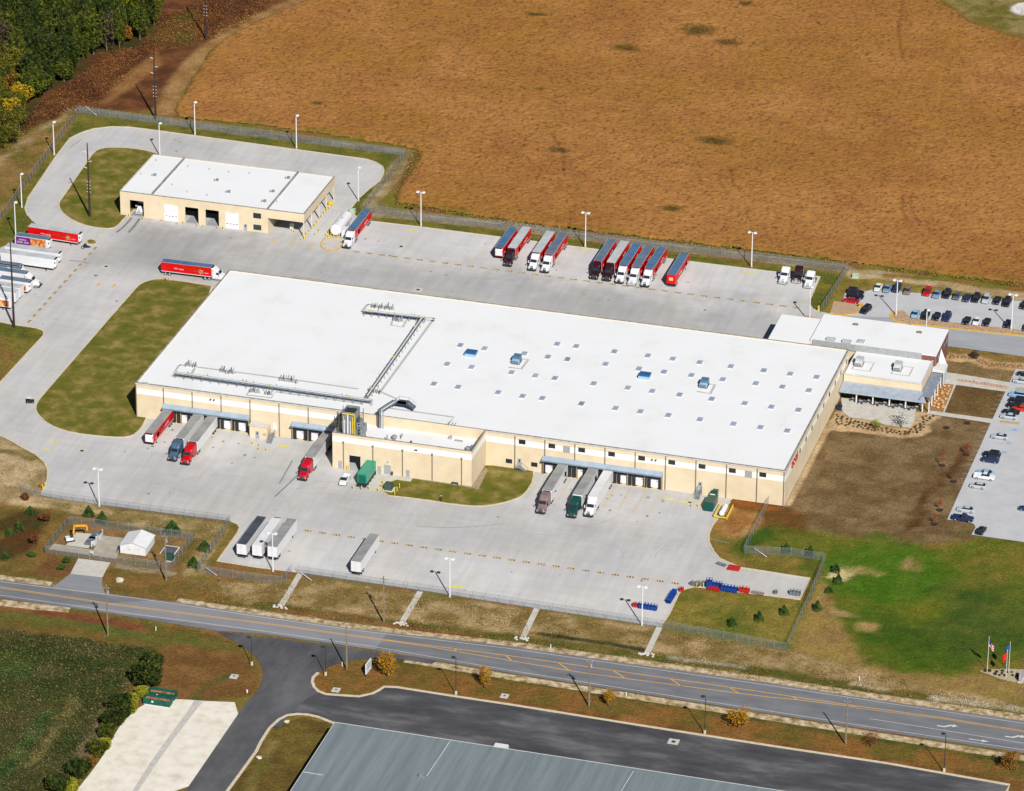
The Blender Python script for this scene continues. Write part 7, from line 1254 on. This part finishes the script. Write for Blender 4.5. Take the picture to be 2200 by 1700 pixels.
def crown_pts(n, rx, rz, zc, seed, lobes=9, cone=False):
    r = np.random.default_rng(seed); out = []
    if cone:
        z = r.random(n)**.8; a = r.uniform(0, 2*PI, n); rr = rx*(1-z*.93)*np.sqrt(r.uniform(.35, 1.1, n))*(1+.2*np.sin(a*3+seed)); return np.stack([rr*np.cos(a), rr*np.sin(a), .15+z*rz*2], 1)
    C_ = r.normal(size=(lobes, 3)); C_ /= np.linalg.norm(C_, axis=1)[:, None]; C_ *= r.uniform(.35, .72, (lobes, 1)); C_[:, 2] = C_[:, 2]*.85+.1; S_ = r.uniform(.3, .55, lobes)
    k = r.integers(0, lobes, n); d = r.normal(size=(n, 3)); d /= np.linalg.norm(d, axis=1)[:, None]; p = C_[k]+d*(S_[k]*r.uniform(.55, 1.08, n)**.6)[:, None]
    return p*np.array([rx, rx, rz])+np.array([0, 0, zc])
def make_tree(loc, kind, h, rx, label, cat='tree', group=None, seed=0, name='tree', n=None, cone=False, leaf=.34, trunk=True, key=None, low=False):
    k = key or (kind, seed, cone, round(leaf, 2)); H0, R0 = 10.0, 3.6
    if k not in PROTO:
        n = n or 1900
        pts = crown_pts(n, R0, 4.4 if cone else 5.0 if low else 3.9, 5.3 if low else 6.0, seed+11, lobes=16 if low else 9, cone=cone); pts[:, 2] = np.maximum(pts[:, 2], .15); r = np.random.default_rng(seed); me = leaf_mesh('crown', pts, r.uniform(.6, 1.35, n)*leaf, LM[kind], seed=seed)
        tb = MB().cyl((0, 0, 0), (.1, .05, 4.5), .26, .15, n=7).cyl((.1, .05, 4.5), (.2, .1, 8.6), .15, .04, n=6)
        for i in range(7): a = i*2.4+seed; z = 3+i*.6; tb.cyl((.08, .04, z), (math.cos(a)*2.3, math.sin(a)*2.3, z+2.0), .09, .03, n=5)
        q = tb.build('trunk', BARK); PROTO[k] = (me, q.data); bpy.data.objects.remove(q)
    me, tm_ = PROTO[k]; t = thing(name, (loc[0], loc[1], 0), label, cat, group, random.uniform(0, 6.28)); t.scale = (rx/R0, rx/R0, h/H0)
    o = bpy.data.objects.new('crown', me); COL.objects.link(o); o.parent = t
    if trunk: q = bpy.data.objects.new('trunk', tm_); COL.objects.link(q); q.parent = t
    return t
# woods, upper left
wpoly = WP([(-40,320),(15,326),(42,306),(56,252),(88,205),(120,192),(150,178),(160,135),(205,122),(262,112),(300,98),(338,60),(350,10),(352,-60),(-60,-60)])
rr = random.Random(5); spots = []
bx0, bx1 = min(p[0] for p in wpoly), max(p[0] for p in wpoly); by0, by1 = min(p[1] for p in wpoly), max(p[1] for p in wpoly)
for _ in range(6000):
    x = rr.uniform(bx0, bx1); y = rr.uniform(by0, by1)
    if sdf_poly(np.array([x]), np.array([y]), wpoly)[0] > -1.0: continue
    if all((x-a)**2+(y-b)**2 > 4.1**2 for a, b in spots): spots.append((x, y))
WL = {'dark': 'dark green tree in the dense wood at the upper left', 'mid': 'mid-green tree in the dense wood at the upper left', 'olive': 'olive-green turning tree in the dense wood at upper left', 'yellow': 'yellow-leaved tree in the dense wood at upper left', 'orange': 'orange-brown tree in the dense wood at upper left', 'bare': 'nearly bare grey-brown tree in the upper left wood'}
for i, (x, y) in enumerate(spots):
    px, py = [v[0] for v in to_px(np.array([[x, y, 5.]]))]
    if px > 330 and py < 60: kd = rr.choice(['olive', 'mid'])
    elif px < 60 and py > 110: kd = rr.choice(['olive', 'olive', 'orange', 'olive', 'mid', 'yellow'])
    elif 70 < px < 165 and py > 95: kd = rr.choice(['dark', 'dark', 'mid'])
    else: kd = rr.choice(['dark', 'dark', 'mid', 'mid', 'olive', 'dark', 'bare', 'olive', 'yellow' if rr.random() < .35 else 'mid', 'orange' if rr.random() < .4 else 'dark'])
    if abs(px-205) < 14 and abs(py-70) < 14: kd = 'yellow'
    h = rr.uniform(6, 15)*(.72 if px < 50 and py > 120 else 1); make_tree((x, y), kd, h, rr.uniform(2.4, 4.6), WL[kd], group='trees of the upper left wood', seed=i % 4, name=('bare_tree' if kd == 'bare' else 'broadleaf_tree'), n=3400 if kd != 'bare' else 1500, leaf=.25, low=True, key=('wood', kd, i % 4))
# roadside and yard trees
for px, py, h, rx, kd, lab in ((832,1454,7.6,2.6,'gold','large yellow-orange tree beside the white roadside sign'),(1042,1477,6.6,1.8,'gold','slim yellow tree, second along the road verge'),(1308,1519,5.8,1.6,'gold','small yellow tree right of the grey utility pole'),(1588,1563,5.8,2.8,'gold','broad yellow-orange tree in the middle of the verge'),(1872,1605,4.8,2.2,'rust','sparse rusty tree past the last utility pole'),(2172,1654,5.4,2.6,'orange','orange thinning tree at the lower right'),(1312,1508,3.6,1.3,'rust','nearly bare reddish shrub behind the small yellow tree'),(1750,1553,2.4,1.0,'rust','tiny bare shrub by the shoulder')):
    if px == 1750: continue
    make_tree(W(px, py), kd, h, rx, lab, group='autumn trees along the verge', seed={'gold': px % 3, 'rust': 1, 'orange': 2}[kd], name='autumn_tree', n=(420 if kd == 'rust' else 1500), leaf=.2, low=True, key=('v', kd, px % 3))
for px, py, h, rx, lab in ((2024,1001,4.0,.95,'thin red young tree, upper left of the lawn group'),(2075,977,3.8,.95,'thin red young tree nearest the east car park'),(2019,1096,3.6,.95,'faint red young tree above the lowest one'),(2007,1126,3.4,.95,'thin red young tree lowest on the brown lawn'),(2048,1035,3.6,.8,'bare young tree in the middle of brown lawn')):
    make_tree(W(px, py), 'red' if 'red' in lab else 'bare', h, rx, lab, group='young trees on the brown lawn', seed=0, name='young_tree', n=170, leaf=.3, key=('y', 'red' in lab))
    x, y = W(px, py); 
mu = MB()
for px, py in ((2024,1000),(2075,977),(2019,1096),(2007,1126),(2048,1035),(2033,919),(2078,909)):
    x, y = W(px, py); mu.sheet([(x+.95*math.cos(a*PI/7), y+.95*math.sin(a*PI/7)) for a in range(14)], .03)
struct('mulch_rings', mu, mat('dark_mulch', D(72,48,34), D(54,36,28), 2))
for px, py, h, rx, lab in ((191,1108,3.8,1.9,'evergreen by the front fence, left of the pair'),(220,1122,4.2,1.9,'evergreen by the front fence, right of the pair'),(370,1143,4.4,2.6,'broad evergreen behind the enclosure fence'),(440,1182,3.8,2.1,'evergreen against the slanting fence'),(416,1217,3.8,1.9,'evergreen at the lower end of the slanting fence'),(41,1141,4.2,1.5,'dark evergreen at the left of roadside ground'),(65,1103,2.8,1.6,'low green bush near the left bank'),(20,1150,3.2,1.4,'dim green bush at far left'),(11,1200,2.6,1.3,'small evergreen at the left photo edge'),(70,1196,1.4,1.5,'low creeping evergreen below the rusty bush'),(142,1210,1.8,1.5,'low juniper left of the gravel driveway'),(130,1224,1.4,1.5,'lowest juniper left of the gravel driveway')):
    make_tree(W(px, py), 'pine', h*.85, rx*.95, lab, group='evergreens around the enclosure', seed=px % 2, name='evergreen', n=1300, cone=h > 2, leaf=.3, key=('p', px % 2, h > 2))
for px, py, h, rx, lab in ((97,1124,3.0,1.7,'rusty brown bush right of the left evergreen'),(73,1172,3.4,1.6,'dark rusty bush left of the enclosure'),(55,1075,2.0,1.4,'olive low bush near the tan bank')):
    make_tree(W(px, py), 'rust', h, rx, lab, group='rusty bushes left of the enclosure', seed=1, name='brown_bush', n=900, leaf=.33, key=('rb',))
for px, py, lab in ((1689,1186,'small evergreen left on the fence-side mound'),(1741,1192,'small evergreen near the fence corner'),(1796,1229,'small dark evergreen, upper one on green lawn edge'),(1801,1253,'small dark evergreen, lower one on green lawn edge'),(1684,1320,'dark evergreen in spur grass nearest the fence'),(1756,1311,'small evergreen outside the rising fence'),(1573,1344,'dark evergreen in spur grass, left one'),(1631,1333,'dark evergreen in spur grass, middle one'),(1781,1272,'tiny evergreen above the one outside the rising fence')):
    make_tree(W(px, py), 'pine', 3.0 if 'tiny' not in lab else 1.8, 1.4, lab, group='small evergreens near the right fence', seed=1, name='evergreen', cone=True, n=1300, leaf=.36, key=('p', 1, True))
make_tree(W(1936, 918), 'white', 4.6, 3.1, 'pale leafless spreading tree at the patio edge', seed=2, name='pale_tree', n=420, leaf=.2, key=('w',)); make_tree(W(1882, 921), 'olivegreen', 2.6, 1.6, 'yellow-green shrub in the patio planting bed', seed=1, name='shrub', n=600, leaf=.25, key=('sg',)); make_tree(W(2095, 771), 'bare', 2.4, 1.5, 'dark grey round shrub beside the upper planting bed', seed=1, name='shrub', n=900, leaf=.3, key=('gs',))
# hedge trees lower left
for px, py, h, rx, kd, lab in ((320,1478,8.4,3.4,'dark','large round dark tree behind the dumpsters'),(305,1500,3.2,1.6,'olivegreen','small yellow-green bush left of the dumpsters'),(262,1545,8.2,2.6,'dark','tall dark tree, upper one in the hedge row'),(282,1532,6.2,2.0,'olivegreen','yellow-green tree leaning over the gravel'),(246,1566,6.6,2.6,'dark','dark tree in the middle of hedge row'),(232,1588,4.6,2.1,'mid','mid-green bush below the dark middle tree'),(212,1624,4.6,2.3,'mid','green bush halfway down the hedge'),(226,1612,3.2,1.5,'olivegreen','small yellowish bush at the gravel edge'),(165,1668,5.6,3.0,'dark','round dark tree low in the hedge row'),(190,1645,2.2,1.5,'orange','low russet bush between hedge trees'),(130,1702,5,3.0,'dark','dark tree at the bottom photo edge'),(152,1708,4.2,1.8,'olivegreen','yellow-green bush at the bottom photo edge'),(330,1442,6,2.2,'dark','dark tree tucked behind the large round one')):
    make_tree(W(px, py), kd, h*.95, rx*1.18, lab, group='hedge trees beside the gravel lot', seed=(px+py) % 3, name='hedge_tree', n=3000, leaf=.24, low=True, key=('h', kd, px % 2))
# boulders / small plants in beds
gm_ = mat('bed_plant_dark', D(60,54,30), D(84,70,40), 2); bo = mat('bed_boulder', D(228,180,120), D(206,156,100), 2)
def dots(lab, name, cat, group, poly, n, m_, s=.35, seed=3, mind=1.0):
    P = WP(poly); r = random.Random(seed); a0, a1 = min(p[0] for p in P), max(p[0] for p in P); b0_, b1_ = min(p[1] for p in P), max(p[1] for p in P); got = []
    me = None
    for _ in range(4000):
        if len(got) >= n: break
        x = r.uniform(a0, a1); y = r.uniform(b0_, b1_)
        if sdf_poly(np.array([x]), np.array([y]), P)[0] > -.3 or any((x-a)**2+(y-b)**2 < mind**2 for a, b in got): continue
        got.append((x, y))
        if me is None: q = MB().blob((0, 0, .3), 1, 1, .8, 8, 5); q.v = [(a+r.uniform(-.2, .2), b+r.uniform(-.2, .2), c+r.uniform(-.15, .15)) for a, b, c in q.v]; q = q.build(name, m_); me = q.data; bpy.data.objects.remove(q)
        o = bpy.data.objects.new(name, me); COL.objects.link(o); o.location = (x, y, .02); o.scale = (s*r.uniform(.7, 1.2),)*3; o.rotation_euler = (0, 0, r.uniform(0, 6)); tag(o, lab, cat, group)
dots('boulder in the tan mulch square beside the slatted canopy', 'boulder', 'boulder', 'boulders in the mulch square', [(2014,828),(2048,830),(2028,880),(2000,878)], 22, bo, .42, 3, 1.2)
dots('dark clump plant in the curved bed below the patio', 'bed_plant', 'plant', 'plants in the patio bed', [(1796,890),(1790,912),(1850,922),(1900,930),(1940,936),(1975,932),(1990,925),(1988,910),(2012,894),(1985,890),(1970,910),(1950,928),(1870,912)], 75, gm_, .34, 4, .95)
dots('small plant in the upper curved planting bed', 'bed_plant', 'plant', 'plants in the upper bed', [(2036,758),(2060,764),(2090,765),(2125,779),(2198,784),(2198,790),(2125,788),(2085,772),(2036,770)], 60, mat('bed_plant_tan', D(140,110,70)), .28, 5, .8)
dots('dark plant in the flag bed', 'bed_plant', 'plant', 'plants in the flag bed', [(2106,1441),(2168,1440),(2195,1455),(2150,1457),(2128,1449)], 12, mat('bed_plant_black', D(40,34,26)), .42, 6, 1.1)
dots('low plant in the pink gravel strip between the footpaths', 'bed_plant', 'plant', 'plants in the pink gravel strip', [(2058,815),(2163,830),(2161,836),(2057,818)], 18, mat('bed_plant_pinkish', D(160,120,90)), .25, 7, .8)
# ================================================================== LOOSE VEGETATION (uncountable)
def tufts(name, polys, dens, s, z, cols, seed, warp=1.0, flat=.2, thr=None):
    r = np.random.default_rng(seed); PP = []; CC = []
    for poly in polys:
        P = WP(poly); a0, a1 = min(p[0] for p in P), max(p[0] for p in P); b0_, b1_ = min(p[1] for p in P), max(p[1] for p in P); n = int((a1-a0)*(b1_-b0_)*dens); x = r.uniform(a0, a1, n); y = r.uniform(b0_, b1_, n); d = sdf_poly(x+(fbm(x, y, 4, 5)-.5)*4*warp, y+(fbm(x, y, 4, 6)-.5)*4*warp, P); k = (d < 0)
        if thr: k &= fbm(x, y, 4.5, seed, 3) > thr
        x, y = x[k], y[k]; PP.append(np.stack([x, y, r.uniform(.02, z, len(x))], 1))
    Pn = np.concatenate(PP); q = fbm(Pn[:, 0], Pn[:, 1], 5, seed+3); i = np.clip((q+r.normal(0, .12, len(q))-.3)/.4*len(cols), 0, len(cols)-1).astype(int); gc_ = regions_paint(Pn[:, 0], Pn[:, 1], PB, regs); cc = (np.array([c[:3] for c in cols])[i]*.4+gc_*.65)*r.uniform(.5, 1.6, (len(i), 1))
    o = bpy.data.objects.new(name, leaf_mesh(name, Pn, r.uniform(.5, 1.4, len(Pn))*s, MT.get('weeds') or attr_mat('weeds', 2, .3, .15, bump=0), cc, flat, seed)); COL.objects.link(o); return o
tag(tufts('scrub', [[(-30,320),(60,245),(165,170),(215,118),(300,100),(350,40),(460,-20),(600,-30),(560,30),(470,80),(330,110),(230,200),(200,232),(100,258),(0,330)]], 9, .2, .6, [D(84,66,34), D(116,72,40), D(130,82,46), D(104,80,38), D(138,96,54)], 3), 'reddish-brown brush and dry scrub at the edge of the upper left wood', 'scrub', kind='stuff')
tag(tufts('tall_weeds', [[(-60,1356),(0,1353),(180,1374),(335,1396),(300,1440),(270,1500),(220,1560),(170,1640),(110,1712),(-80,1712)]], 7, .2, .55, [D(66,88,38), D(100,102,56), D(112,104,66), D(84,96,48), D(120,108,74), D(60,82,38), D(104,90,58)], 8), 'rough green weeds filling the field at the lower left', 'weeds', kind='stuff')
tag(tufts('dry_grass', [[(440,1246),(650,1246),(1100,1308),(1690,1402),(1850,1440),(2050,1490),(2220,1520),(2220,1545),(1850,1492),(1100,1382),(600,1322),(420,1290)], [(112,1080),(490,1132),(440,1210),(415,1160),(212,1104)], [(0,960),(90,1000),(90,1050),(0,1050)]], 7, .14, .16, [D(140,116,66), D(104,92,44), D(156,130,84), D(96,90,44)], 13, thr=.46), 'dry tufted grass on the bare verge between fence and road', 'grass', kind='stuff')
tag(tufts('field_edge_weeds', [[(372,240),(450,112),(455,118),(384,246)], [(884,322),(912,330),(858,430),(848,426)], [(848,430),(1100,474),(1650,538),(1830,562),(1830,570),(1650,548),(1100,484),(850,440)], [(1905,574),(2100,597),(2230,616),(2230,624),(2100,606),(1900,582)]], 8, .2, .45, [D(96,92,30), D(126,100,36), D(80,86,30)], 17, .4), 'green weeds along the lower edge of the ripe field', 'weeds', kind='stuff')
# small verge posts
for px, py, lab in ((335,1355,'white marker post on the left verge'),(1345,1496,'white marker post left of bare road shoulder'),(1183,1393,'white marker post by the shoulder above the hatched lane'),(1846,1462,'pale stub post near the culvert at right'),(735,1431,'white junction box at the utility pole foot')):
    x, y = W(px, py); t = thing('marker_post', (x, y, 0), lab, 'marker post', 'small white verge posts'); MB().cyl((0, 0, 0), (0, 0, 1.0), .13, n=8).build('post', WTR, t); MB().blob((0, 0, 1.0), .14, .14, .12, 8, 5).build('cap', WTR, t)
# ------------------------------------------------------------------ put each building's Empty at its base
for o in [o for o in bpy.data.objects if o.parent is None and o.type == 'EMPTY' and o.location.length < 1e-4 and o.children]:
    vs = [v.co for ch in o.children if ch.type == 'MESH' for v in ch.data.vertices]
    cx, cy = (min(v.x for v in vs)+max(v.x for v in vs))/2, (min(v.y for v in vs)+max(v.y for v in vs))/2
    o.location = (cx, cy, 0)
    for ch in o.children: ch.location = (ch.location.x-cx, ch.location.y-cy, ch.location.z)
